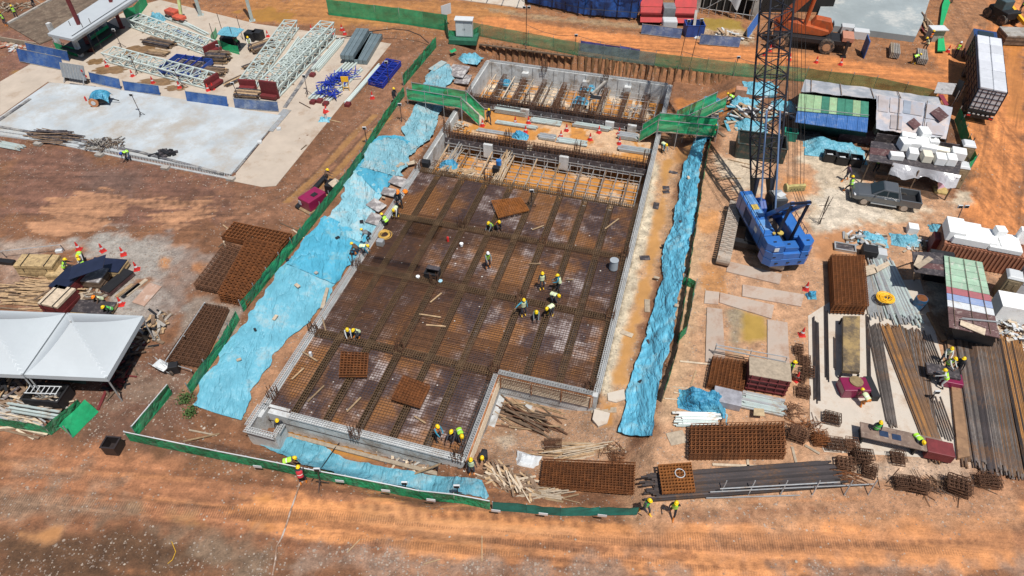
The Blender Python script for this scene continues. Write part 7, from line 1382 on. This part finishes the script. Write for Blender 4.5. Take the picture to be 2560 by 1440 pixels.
for x,y,tx,ty,lb,mt_ in((228,128,172,-20,'tall dark red steel column in front of the white canopy',MAROON),(305,70,278,-20,'dark red steel column behind the white canopy',MAROON),(631,52,606,-20,'tall pale grey steel column at the edge of the pale yard',STEELW),(502,38,486,-20,'pale grey steel column behind the blue roofed shelter',STEELW)):
    b=P(x,y,0); lo=0;hi=30
    h_=9.; t=thing('steel_column',lb,'column',b,.3); M().box((0,.16,h_/2),(.36,.05,h_)).box((0,-.16,h_/2),(.36,.05,h_)).box((0,0,h_/2),(.05,.28,h_)).build('i_section',mt_,t); M().box((0,0,.03),(.7,.7,.06)).build('base_plate',mt_,t)
# dark soil bed at the top left with a kerb, debris
zone_pts=[(20,70),(110,110),(190,60),(330,-20),(150,-20)]
f=M(); W_=[P(x,y,0) for x,y in((15,62),(100,112),(150,92),(300,-10),(150,-10))]; f.prism([(p.x,p.y) for p in W_],-.1,.12); f.build('soil_bed',mat('soil_bed',(.12,.085,.06),.95,0,.4,1.2,.5,dirt=((.22,.17,.12),.4,2),rand=0),None,kind='structure')
f=M(); f.beam(P(15,62,.15),P(150,-12,.15),.3,.3); f.build('kerb',CONCD,None,kind='structure')
f=M(); f.beam(P(0,97,.3),P(92,112,.3),.12,.5); f.build('timber_edge_board',TIMBP,None,'pale timber shutter board along the near edge of the dark soil bed','board')
heap('rubble_heap','strip of reddish rubble in front of the dark soil bed','rubble',P(45,122),90,.2,.9,.2,[mat('brick_red',(.35,.12,.07),.9),TIMBP,WHITEP],(4.,.8),.35,dirn=YR); heap('rubble_heap','debris behind the dark soil bed','rubble',P(30,20),50,.3,1.4,.12,[TIMBP,TIMBD],(3,2.),.2)
# blue roofed work shelter
s=thing('work_shelter','small work shelter with bright blue sheet roof and green mesh sides','shelter',P(580,120,0)); q=[P(540,86,2.1),P(592,93,2.1),P(610,72,2.1),P(560,66,2.1)]; M().grid(12,10,crum(q,.25,6),th=.03).build('roof_sheet',TARP,s,wp=True)
for x,y in((542,118),(592,128),(608,100),(560,92)): M().cyl(P(x,y,0),P(x,y,0)+V((0,0,2.8)),.035,6).build('post',BARD,s,wp=True)
for a,b in(((545,122),(600,138)),((532,112),(545,90))):
    A,B=P(*a,0),P(*b,0); M().grid(8,3,lambda u,v: A.lerp(B,u)+V((0,.1*v,.05+.95*v+.08*math.sin(u*7)))).build('side_net',NETB,s,wp=True)
M().box(P(575,112,0)+V((0,0,.5)),(1.6,1.,1.)).build('work_bench',BLACK,s,wp=True)
for x,y,lb in((630,100,'left'),(648,98,'right')): boxes_at('dark_crate','dark crate right of the blue roofed shelter, %s one'%lb,'crate',x,y,(1.1,1.,1.),YR,BLACK)
t=thing('aerial_lift','small orange wheeled lift near the top edge of the pale yard','lift',P(445,50,0),YR-.2); M().box((-.8,.2,.75),(1.7,1.0,.6)).build('lift_body',mat('lift_orange',(.5,.09,.05),.5,0,.2,2),t,bevel=.12); M().box((.8,-.3,.6),(1.5,.9,.4)).build('chassis',mat('lift_orange',(.5,.09,.05)),t,bevel=.08); M().beam((.6,.2,.7),(.2,.9,2.2),.3).build('mast',mat('lift_lime',(.4,.45,.2),.5),t)
for x,y in((-1.2,-.4),(.3,-.7),(1.4,-.7),(-1.2,.6)): M().cyl((x,y-.1,.3),(x,y+.1,.3),.3,14).build('wheel',RUBB,t)
cloth('tarpaulin','blue sheet bundle left of the orange lift','' or P(393,52),1.,.7,.8,TARP,YR,seed=14)
for px_,py_,r1,r2 in((352,128,2.0,1.4),(239,155,.9,.7),(275,176,1.8,.9),(390,206,1.9,.8),(440,221,1.1,.6),(650,160,1.2,.9)):
    p=P(px_,py_,0); f=M(); n=22; f.prism([(p.x+r1*math.cos(6.283*i/n)*(1+.2*math.sin(i*2.3)),p.y+r2*math.sin(6.283*i/n)*(1+.25*math.sin(i*1.7+1))) for i in range(n)],.0,.045+random.uniform(0,.006)); f.build('mud_patch',mat('mud_patch',(.20,.12,.06),.35,0,.35,1.5,.2,rand=0),None,kind='structure')
# ---------------- left: timber yard and tents ----------------
def stack(name,label,px,py,size,rz,mt,n=6,cat='stack',topmt=None,strap=True,z=None):
    p=P(px,py,z); t=thing(name,label,cat,p,rz); L_,W2,h=size
    for l in range(n): M().box((random.uniform(-.02,.02),random.uniform(-.02,.02),.12+(h-.12)*(l+.5)/n),(L_,W2,(h-.12)/n*.88)).build('layer',topmt if (topmt and l==n-1) else mt,t)
    for x in(-.35,.35): M().box((L_*x,0,.06),(.12,W2*.95,.12)).build('bearer',TIMBD,t)
    if strap:
        for x in(-.3,.3): M().box((L_*x,0,h*.5+.08),(.04,W2+.03,h*.96)).build('strap',BLACK,t)
    return t
PLYE=mat('ply_edge',(.42,.30,.15),.8,0,.3,4,dirt=((.2,.13,.07),.4,5))
stack('plywood_stack','tall strapped stack of new yellow plywood behind the pole heap',110,678,(2.9,1.3,1.15),-.03,PLYE,8,'plywood stack'); stack('plywood_stack','lower yellow plywood stack tucked right of the tall one',158,690,(1.6,1.2,.6),-.03,PLYE,5,'plywood stack',None,False)
stack('plywood_stack','navy black topped stack of boards below the held board',186,722,(1.4,2.2,1.2),-.25,MAROON,6,'plywood stack',mat('ply_navy',(.015,.02,.045),.35,0,.2,1),False); stack('plywood_stack','dark red edged stack of plywood with pale top beside the tent',160,768,(1.6,1.9,1.2),-.25,MAROON,6,'plywood stack',TIMBP); stack('plywood_stack','grey topped stack of old boards right of the navy stack',240,705,(1.9,1.5,.8),-.1,TIMBD,7,'plywood stack',mat('ply_grey',(.22,.2,.2)),False); stack('plywood_stack','stack of black boards behind the grey topped stack',275,678,(2.6,1.4,.7),-.1,PLYE,6,'plywood stack',mat('ply_navy',(.015,.02,.045)),False); stack('plywood_stack','narrow black and red board stack leaning at the right of the timber yard',298,712,(.9,2.4,.5),-.4,RBW,5,'plywood stack',BLACK,False); stack('plywood_stack','dark low stack with yellow edges behind the tent corner',240,778,(2.8,1.2,.45),-.1,PLYE,4,'plywood stack',PLY,False)
M().box(P(218,668,1.75),(2.6,1.5,.04),.25,0,Matrix.Rotation(.25,3,'Z')@Matrix.Rotation(-.22,3,'Y')).build('black_board',mat('ply_navy',(.015,.02,.045)),None,'large black board being lifted by the workers','board')
slab3('plywood_sheet',mat('ply_pinkish',(.42,.27,.20),.75,0,.15,2,dirt=((.55,.5,.45),.3,1.5)),[P(330,755,.08),P(360,765,.08),P(404,716,.08),P(374,706,.08)],.06,label='long bare plywood board lying on the gravel',cat='board')
for x,y,L_,r,m_,lb in((342,720,1.9,1.1,TIMBP,'pale plank left of the bare plywood board'),(328,728,1.6,1.1,BLACK,'black plank beside the pale plank'),(312,728,1.5,1.1,TIMB,'brown plank beside the black one')): plank(x,y,L_,.3,r,.12,m_,None,lb)
heap('pole_heap','wide heap of brown timber poles beside the tents','poles',P(110,735),170,2.,4.2,.09,[TIMBD,TIMB,TIMB],(2.6,1.6),.6,dirn=-.05,ds=.25); plank(125,725,2.3,.16,1.0,.08,TIMBD,.75,'dark plank laid over the heap of brown poles'); heap('offcut_heap','heap of grey offcuts among the plywood stacks','offcuts',P(225,745),60,.3,1.3,.14,[CONCD,TIMBD,TIMBP],(1.5,.9),.3)
def tent(cx,cy,w_,label):
    t=thing('canopy_tent',label,'tent',(cx,cy,0),R_(-3),'white canopy tents'); h=w_/2; ze=2.5; zp=4.6; WT=mat('tent_white',(.45,.49,.515),.55,0,.04,.6,.05,rand=.03)
    def fn(s,r):
        x=(s-.5)*2;y=(r-.5)*2; m_=max(abs(x),abs(y)); k=(1-m_); z=ze+(zp-ze)*(k**1.4)-.10*(1-abs(abs(x)-abs(y)))*0
        return V((x*h,y*h,z))
    f=M(); f.grid(25,25,fn,th=.02); f.build('roof_fabric',WT,t)
    f=M()
    for a,b in(((-h,-h),(h,-h)),((h,-h),(h,h)),((h,h),(-h,h)),((-h,h),(-h,-h))):
        for i in range(8):
            p=V((a[0]+(b[0]-a[0])*i/8,a[1]+(b[1]-a[1])*i/8,ze-.01)); q=V((a[0]+(b[0]-a[0])*(i+1)/8,a[1]+(b[1]-a[1])*(i+1)/8,ze-.01)); f.add([p,q,q-V((0,0,.34)),p-V((0,0,.34))],[(0,1,2,3)])
    f.build('valance',WT,t)
    for x in(-1,1):
        for y in(-1,1): M().cyl((x*(h-.08),y*(h-.08),0),(x*(h-.08),y*(h-.08),ze),.05,8).build('pole',GALV,t)
    M().cyl((0,0,zp-.1),(0,0,zp+.12),.05,8).build('finial',WHITEP,t)
    f=M()
    for s in(-1,1): f.beam((-h,s*(h-.05),ze-.05),(h,s*(h-.05),ze-.05),.06); f.beam((s*(h-.05),-h,ze-.05),(s*(h-.05),h,ze-.05),.06)
    f.build('eave_frame',GALV,t)
A_=P(350,795,2.5);B_=P(265,952,2.5);C_=P(70,932,2.5);D_=P(168,775,2.5); cxy=(A_+B_+C_+D_)/4; wt_=((A_-D_).length+(A_-B_).length)/2
tent(cxy.x,cxy.y,wt_,'white peaked canopy tent nearer the gravel, right of the two'); tent(cxy.x-wt_-.1,cxy.y+.25,wt_,'white peaked canopy tent cut by the left frame edge')
boxes_at('work_table','dark table with goods in the shade under the right tent','table',175,930,(2.6,1.2,.8),-.05,BLACK); slab3('shade_net',mat('net_shade',(.02,.06,.05),.8),[P(95,945,.4),P(215,960,.4),P(215,935,1.6),P(95,920,1.6)],.03,label='dark green cloth hanging under the front of the right tent',cat='cloth')
t=crate('black_skip','black tub with white ladder frames lying on top under the tent edge','skip',130,1002,(2.4,1.3,.9),-.1,BLACK)
f=M()
for s in(-.3,.25): f.beam((-1.1,s,1.1),(1.0,s+.1,1.15),.045)
for k in range(7): f.beam((-1.0+k*.32,-.3,1.12),(-1.0+k*.32,.3,1.15),.04)
f.build('white_ladder',WHITEP,t)
t=crate('steel_box','open black steel box on the ground in front of the fence corner','box',289,1124,(.85,.75,.75),-.1,mat('box_black',(.025,.018,.018),.5),None,.05)
heap('scrap_heap','pale scrap timber and tube pile inside the left mesh fence','scrap',P(60,1030),110,.8,3.,.10,[CONCD,TIMBP,TIMBD,GALV],(2.6,1.5),.5,dirn=-.15,ds=.8); plank(100,1035,2.6,.3,.85,.2,CONC,None,'pale concrete beam lying on the scrap pile','beam') 
for y_,L_ in((1020,3.6),(1030,3.4),(1038,3.)): plank(85,y_,L_,.14,-.18,.1,STEELW,.6,'pale metal channel on top of the scrap pile','steel_channel','metal channels on the scrap pile','channel')
heap('scrap_heap','dark scrap pile at the right corner of the tent','scrap',P(385,825),60,.3,1.4,.16,[BLACK,TIMBD,TIMB,CONCD],(1.,1.6),.8); heap('scrap_heap','dark timber stored under the left tent','scrap',P(40,965),60,.6,2.2,.14,[TIMBD,PLY,BLACK,TIMB],(2.6,1.4),.7); heap('scrap_heap','dark goods stored along the right side of the tent','scrap',P(300,930),60,.5,1.8,.14,[TIMBD,BLACK,MAROON],(.9,2.4),.7,dirn=0)
t=thing('wheelbarrow','white wheelbarrow beside the lowest rusty mesh stack','wheelbarrow',P(412,928,0),-.5); f=M(); f.add([(-.35,-.25,.35),(.35,-.2,.35),(.35,.2,.35),(-.35,.25,.35),(-.5,-.33,.65),(.5,-.3,.6),(.5,.3,.6),(-.5,.33,.65)],[(3,2,1,0),(0,1,5,4),(1,2,6,5),(2,3,7,6),(3,0,4,7)]); f.build('tray',WHITEP,t); M().cyl((.65,-.05,.2),(.65,.05,.2),.2,14).build('wheel',RUBB,t); M().beam((.6,-.05,.2),(-.95,-.28,.6),.035).beam((.6,.05,.2),(-.95,.28,.6),.035).beam((-.3,-.2,.4),(-.35,-.2,0),.035).beam((-.3,.2,.4),(-.35,.2,0),.035).build('handle_frame',GALV,t); boxes_at('black_bin','black bin beside the wheelbarrow','bin',440,928,(.6,.5,.7),.2,BLACK)
t=thing('tube_railing','thin tube barrier beside the lowest rusty mesh stack','railing',P(450,830,0)); 
for a,b,z_ in(((412,905),(512,755),.8),((412,905),(480,925),.5),((0,628),(150,612),.8)): M().cyl(P(*a,z_),P(*b,z_),.03,6).build('rail',GALV,t,wp=True)
for x,y in((413,907),(460,840),(512,757),(478,927),(3,630),(150,612)): M().cyl(P(x,y,0),P(x,y,.9),.03,6).build('post',GALV,t,wp=True)
for x,y,w_,d_,lb in((150,630,.5,.35,'white sheet tied to the thin barrier by the gravel'),(698,325,.4,.4,'small white block at the joint of the slab'),(650,358,.4,.4,'small white block further down the joint')): boxes_at('white_block',lb,'block',x,y,(w_,d_,.25),.2,WHITEP)
M().box(P(15,658)+V((0,0,.15)),(1.6,.4,.3),-.15).build('black_tube_case',BLACK,None,'black case at the left frame edge','case')
# shrubs
LEAF=mat('leaf',(.05,.10,.02),.8,0,.4,6)
for x,y,r,lb in((465,998,.45,'upper of two small shrubs at the lower end of the left fence'),(478,1032,.4,'lower of two small shrubs at the lower end of the left fence')):
    p=P(x,y); t=thing('shrub',lb,'shrub',p); f=M()
    for i in range(260):
        d=V((random.gauss(0,.5),random.gauss(0,.5),abs(random.gauss(0,.45))+.05))*r; s=.05; a=random.uniform(0,6); u=V((math.cos(a),math.sin(a),random.uniform(-.5,.5)))*s; v_=u.cross(V((0,0,1)))*.8+V((0,0,random.uniform(-.03,.03))); f.add([d-u,d+v_,d+u,d-v_],[(0,1,2,3)])
    f.build('foliage',LEAF,t); g=M()
    for i in range(6): g.beam((0,0,0),(random.uniform(-.2,.2),random.uniform(-.2,.2),.3),.02)
    g.build('stem',TIMBD,t)
# ---------------- along the top edge ----------------
pave([(1150,-60),(1320,-60),(1310,22),(1100,-6),(900,-40)],.1,'pavement',PAVE)
f=M(); 
for i in range(5): f.beam(P(1140+i*38,-5+i*6,.13),P(1160+i*38,-40,.13),.12,.03)
f.build('joint',CURB,None,kind='structure')
s=thing('netted_scaffold_building','building wrapped in deep blue scaffold netting at the top centre','building',P(1460,30,0))
NB=mat('scaffold_net_blue',(.015,.085,.33),.6,0,.35,.5,.4,dirt=((.02,.04,.12),.45,.7),rand=0); A=P(1318,10,0);B=P(1460,42,0);B2=P(1590,52,0);C_=P(1622,-10,0); hN=9.
def netw(a,b,h,seed):
    n_=V((-(b-a).y,(b-a).x,0)).normalized()
    def fn(s_,r): p=a.lerp(b,s_); return p-n_*(.9*abs(math.sin(s_*math.pi*(b-a).length/4.2))*math.sin(r*3.1)*.6+.5*(float(fbm(np.array([s_*8+seed]),np.array([r*5.]),3,seed)[0])-.5))+V((0,0,.3+r*h))
    M().grid(40,16,fn).grid(40,16,lambda s_,r:fn(1-s_,r)+n_*.03).build('net_facade',NB,s,wp=True)
netw(A,B,hN,1); netw(B,B2,hN,2); netw(B2,C_,hN,3)
M().hexa([A+V((0,1,0)),B2+V((0,1.2,0)),B2+V((6,30,0)),A+V((-6,30,0))],[A+V((0,1,hN)),B2+V((0,1.2,hN)),B2+V((6,30,hN)),A+V((-6,30,hN))]).build('building_core',PLY,s,wp=True)
for i in range(9):
    p=A.lerp(B,i/4.5) if i<4.5 else B.lerp(B2,(i-4.5)/4); M().cyl(p+V((0,-.2,0)),p+V((0,-.2,hN)),.05,6).build('standard',BLUEN,s,wp=True)
for z_ in(1.2,3.2,5.2,7.2): M().cyl(A+V((0,-.5,z_)),B+V((0,-.5,z_)),.04,5).cyl(B+V((0,-.5,z_)),B2+V((0,-.5,z_)),.04,5).build('ledger',BLUEN,s,wp=True)
t=thing('red_screening_machine','wide red machine with a grey and white drive unit at the top centre','machine',P(1668,62,0),R_(-3))
RDM=mat('machine_red',(.40,.006,.008),.6,0,.2,1.5)
for sx in(-1,1):
    for k,(y,z_,h_) in enumerate(((1.4,2.,.7),(.6,1.4,.6),(-.2,.7,.5))): M().box((sx*2.0,y,z_),(2.6,.12,h_+.2),0,0,Matrix.Rotation(-.7,3,'X')).build('red_panel',RDM,t)
    M().box((sx*2.0,.8,.8),(2.5,1.8,.9)).build('panel_frame',mat('machine_dark_red',(.12,.01,.01),.5),t)
M().box((0,.6,1.5),(1.4,1.6,1.2)).build('drive_unit',mat('unit_grey',(.2,.21,.22),.5,0,.2,3),t,bevel=.06); M().box((0,-1.3,.75),(1.7,1.3,1.1)).build('white_hood',WHITEP,t,bevel=.15); M().beam((-.7,1.6,.2),(-.7,1.6,3.),.08).beam((.7,1.6,.2),(.7,1.6,3.),.08).beam((-.7,1.6,3.),(.7,1.6,3.),.08).build('hoop_frame',BLACK,t)
t=crate('blue_skip','blue steel skip right of the red machine','skip',1732,85,(2.1,1.6,1.3),0,mat('skip_blue',(.02,.06,.25),.5,0,.25,2),None,.06,BLACK); M().beam((0,0,.6),(.2,1.2,2.3),.3).build('chute',CONCD,t)
heap('rubble_heap','pale muddy rubble pile behind the blue grey barrier','rubble',P(1808,95),140,.3,1.6,.22,[mat('mud_clod',(.33,.22,.13),.95,0,.3,3),WHITEP,TIMBP,mat('mud_clod',(.33,.22,.13))],(3.2,1.3),1.)
s=thing('unfinished_building','unfinished concrete building with columns and scaffold at the top right','building',P(1820,20,0)); 
for x,y in((1738,28),(1882,48)): M().box(P(x,y,0)+V((0,0,4)),(.8,.8,8),0).build('column',CONCD,s,wp=True)
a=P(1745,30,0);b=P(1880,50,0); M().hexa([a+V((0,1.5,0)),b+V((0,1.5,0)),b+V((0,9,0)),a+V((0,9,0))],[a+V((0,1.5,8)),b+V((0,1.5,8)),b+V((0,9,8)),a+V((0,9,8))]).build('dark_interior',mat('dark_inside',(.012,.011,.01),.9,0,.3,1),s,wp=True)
for i in range(8): p=a.lerp(b,(i+.5)/8)+V((0,-.2,0)); M().cyl(p,p+V((0,0,7)),.05,6).build('standard',GALV,s,wp=True)
for z_ in(.6,2.4,4.2): M().cyl(a+V((0,-.2,z_)),b+V((0,-.2,z_)),.045,6).build('ledger',GALV,s,wp=True); M().cyl(a.lerp(b,.1)+V((0,-.3,z_)),a.lerp(b,.45)+V((0,-.3,z_+1.8)),.04,6).build('brace',GALV,s,wp=True)
M().grid(12,10,lambda u,v:a.lerp(b,.48+.28*u*(1-.3*(1-v)))+V((0,-.5+.3*math.sin(u*6),1.6+3.9*v+.5*math.cos(u*3.1)*(1-v)))).build('hanging_sheet',mat('sheet_white',(.6,.62,.64),.6,0,.08,1),s,wp=True)
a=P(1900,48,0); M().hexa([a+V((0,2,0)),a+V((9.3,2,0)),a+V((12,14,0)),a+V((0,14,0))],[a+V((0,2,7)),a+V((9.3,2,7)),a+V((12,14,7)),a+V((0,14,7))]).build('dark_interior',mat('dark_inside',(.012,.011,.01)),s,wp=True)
z0=.15; W_=[P(x,y,0) for x,y in((2030,78),(2075,78),(2283,106),(2300,70),(2335,-40),(2080,-60))]
f=M(); f.prism([(p.x,p.y) for p in W_],0,.7); f.build('concrete_floor_slab',mat('floor_slab_grey',(.27,.31,.32),.7,0,.12,.3,.05,dirt=((.5,.5,.47),.35,.2),rand=0),None,'large raised grey concrete floor slab at the top right','floor slab')
heap('timber_heap','timber formwork leaning on the right side of the grey floor slab','timber',P(2308,55,.2),60,.8,3.,.14,[TIMBD,TIMB,MAROON],(2.6,.9),.7,dirn=1.3,ds=.5)
for pts,lb in(([(2340,135),(2360,135),(2352,75),(2343,78)],'lower'),([(2346,72),(2352,76),(2372,15),(2362,-5),(2352,20)],'upper')):
    W_=[P(x,y,0) for x,y in pts]; f=M(); f.prism([(p.x,p.y) for p in W_],.3,.42); f.build('green_walkway',mat('walk_green',(.01,.36,.12),.7,0,.15,1),None,'%s stretch of the bright green walkway beside the grey floor slab'%lb,'walkway')
t=thing('grey_cabinet','small grey roofed cabinet at the corner of the grey floor slab','cabinet',P(2332,100,0),0); M().box((0,0,.7),(1.5,1.,1.4)).build('cabinet_body',CONCD,t); M().box((0,-.1,1.45),(1.8,1.3,.1)).build('roof',WHITEP,t)
for x,y,w_,lb in((2115,70,1.4,'left'),(2148,82,1.7,'right')): boxes_at('wrapped_bricks','white wrapped brick pallet at the slab foot, %s one'%lb,'pallet load',x,y+12,(w_,1.1,.9),YR,WHITEP)
for x,y,lb in((2232,135,'left'),(2300,150,'right')):
    t=thing('tube_bundle','bundle of pale tubes on the orange road, %s one'%lb,'tube bundle',P(x,y,0),R_(70))
    for l in range(4):
        for j in range(6): M().cyl((-1.3,-.45+j*.17,.2+l*.16),(1.3,-.45+j*.17,.2+l*.16),.07,7).build('tube',TIMBP if lb=='left' and j>3 else CONCD,t)
boxes_at('blue_panel_stand','narrow blue sheet panel standing beside the orange crane outrigger','panel',2156,138,(.12,1.8,2.),-.2,BLUEP)
t=thing('telehandler','dark telehandler partly hidden by the top edge at right','vehicle',P(2505,55,0),R_(15)); M().box((0,.4,1.1),(2.,3.,.9)).build('vehicle_body',BLACK,t,bevel=.1); M().box((-.3,.6,2.),(1.4,1.4,1.1)).build('cab',mat('cab_slate',(.06,.09,.10),.3),t,bevel=.1); M().beam((.7,1.,1.8),(.7,-2.4,.7),.35).build('boom',YEL,t)
for x in(-1,1):
    for y in(-.7,1.6): M().cyl((x*.8,y,.6),(x*1.15,y,.6),.6,16).build('wheel',RUBB,t)
stack('timber_load','flat load of grey timber on dark bearers at the right edge',2555,105,(5.2,2.4,1.2),-.1,TIMBD,6,'timber stack',CONCD,False)
t=thing('white_power_cabinet','pale blue grey electric cabinet with two doors inside green mesh','cabinet',P(1162,88,.6),R_(-6)); M().box((0,0,.95),(1.9,.9,1.9)).build('cabinet_body',mat('cabinet_grey',(.55,.6,.62),.4,0,.06,2),t,bevel=.03); M().box((0,-.05,1.95),(2.1,1.1,.08)).build('roof',WHITEP,t)
for s_ in(-1,1): d=M().box((s_*.46,-.46,.9),(.88,.03,1.6)).build('door',mat('cabinet_grey',(.55,.6,.62)),t,bevel=.01); M().box((s_*.08,-.49,.9),(.04,.03,.2)).build('handle',BLACK,d)
fence('netting_fence','green mesh screen wrapped round the platform of the electric cabinet',[(1122,100),(1180,108),(1202,88)],1.1,NETG,1.5); fence('netting_fence','green mesh screen left of the electric cabinet platform',[(1112,72),(1122,100)],1.4,NETG,1.5)
M().box(P(1160,96,.3),(3.2,2.2,.5),R_(-6)).build('cabinet_platform',mat('platform_green',(.02,.12,.07),.7),None,'dark green platform carrying the electric cabinet','platform')
t=thing('notice_sign','white notice board on a post left of the electric cabinet','sign',P(1118,68,0),.7); M().beam((0,0,0),(0,0,1.5),.06).build('post',GALV,t); M().box((0,0,2.1),(1.4,.06,1.2)).build('sign_panel',WHITEP,t)
tarp('tarpaulin','small bright green mesh sheet hanging over the pit corner left of the rear wall',[(1126,122,.4),(1128,150,.3),(1140,165,0)],[(1137,118,.5),(1150,140,0),(1178,172,-.3)],NETB,10,14,.25,.1,seed=4); cloth('tarpaulin','small blue sheet between the green mesh and the rear sheet piles','' or P(1172,150,-.6),1.4,.9,.5,TARP,YR,seed=3)
for i,(x,y,w_,d_,r) in enumerate([(1145,185,2.,2.6,.0),(1158,205,1.6,2.,.1),(1095,172,.8,2.3,-.3)]): 
    p=P(x,y); M().box(p+V((0,0,.35)),(w_,d_,.07),YR+r).build('plywood_sheet',mat('ply_grey',(.22,.2,.2)) if i<2 else STEELW,None,['dark scuffed plywood sheet left of the rear bay','second scuffed plywood sheet left of the rear bay','pale metal panels beside the upper left fence'][i],'board')
for pp_ in((1280,200),):
    pass
for x,y,n in((1090,415,.4),(1120,240,.8)): heap('bent_bar_heap','spiky starter rods at the left wall, %s'%('near the falsework corner' if x==1090 else 'below the left footbridge'),'scrap',P(x,y,-.5),16,.5,1.2,.03,[RUSTD],(.5,.5),.9,rod=True)
random.seed(99)
for i,(x,y) in enumerate([(600,905),(640,830),(690,800),(745,720),(792,688),(720,655),(845,600),(880,640),(905,560),(960,500),(1640,700),(1660,620),(1700,560),(1620,860),(1600,960),(1720,450),(1690,770)]):
    p=P(x,y); M().box(p+V((0,0,.26)),(random.uniform(.2,.5),random.uniform(.15,.3),.12),random.uniform(0,3)).build('weight_block',random.choice([BLACK,TIMBP,CONCD,PLY]),None,'small block weighing down the blue tarpaulin','weight','blocks weighing down the tarpaulins',bevel=.02)
def tags(o,pts):
    for x,y in pts: p=P(x,y,.72); M().box(p+V((0,-.12,0)),(.5,.03,.22),-.12).build('sign_tag',WHITEP,o,wp=True)
fr=[o for o in D.objects if o.name.startswith('netting_fence') and not o.parent]
tags(fr[0],[(645,1162),(850,1198),(965,1222),(1078,1245)]); tags(fr[1],[(1240,1272),(1358,1280),(1505,1284)])
CH_=mat('chunk_pale',(.38,.32,.26),.9,0,.2,5,rand=.3); proto=None
for i in range(130):
    px_,py_=random.choice([(random.uniform(0,2560),random.uniform(1120,1440)),(random.uniform(950,1250),random.uniform(1110,1200)),(random.uniform(300,620),random.uniform(900,1130)),(random.uniform(1560,1720),random.uniform(600,1250)),(random.uniform(1980,2300),random.uniform(360,660)),(random.uniform(900,1050),random.uniform(80,230)),(random.uniform(1240,1480),random.uniform(1000,1180))])
    p=P(px_,py_); r=random.uniform(.03,.085)
    if proto is None:
        f=M(); f.lathe((0,0,0),[(.5,-.1),(1,.15),(.85,.6),(.3,.8)],7); f.v=[(x*random.uniform(.75,1.2),y*random.uniform(.75,1.2),z) for x,y,z in f.v]; proto=f.mesh('rock_chunk',CH_)
    o=D.objects.new('rock_chunk',proto); COL.objects.link(o); o.location=p; o.rotation_euler=(0,0,random.uniform(0,6)); o.scale=(r,r*random.uniform(.6,1.4),r*.8); tag(o,'pale chunk of rock or concrete on the soil','rock','pale chunks scattered on the soil')
for i in range(34):
    px_,py_=random.choice([(random.uniform(600,1040),random.uniform(130,420)),(random.uniform(380,620),random.uniform(930,1140)),(random.uniform(960,1180),random.uniform(1130,1190)),(random.uniform(1700,1790),random.uniform(500,1000)),(random.uniform(1780,1980),random.uniform(400,470)),(random.uniform(560,760),random.uniform(560,620))])
    plank(px_,py_,random.uniform(.7,2.2),random.uniform(.07,.14),random.uniform(-1.2,1.2),.05,random.choice([TIMB,TIMBP,TIMBD]),None,'loose thin plank lying on the soil')
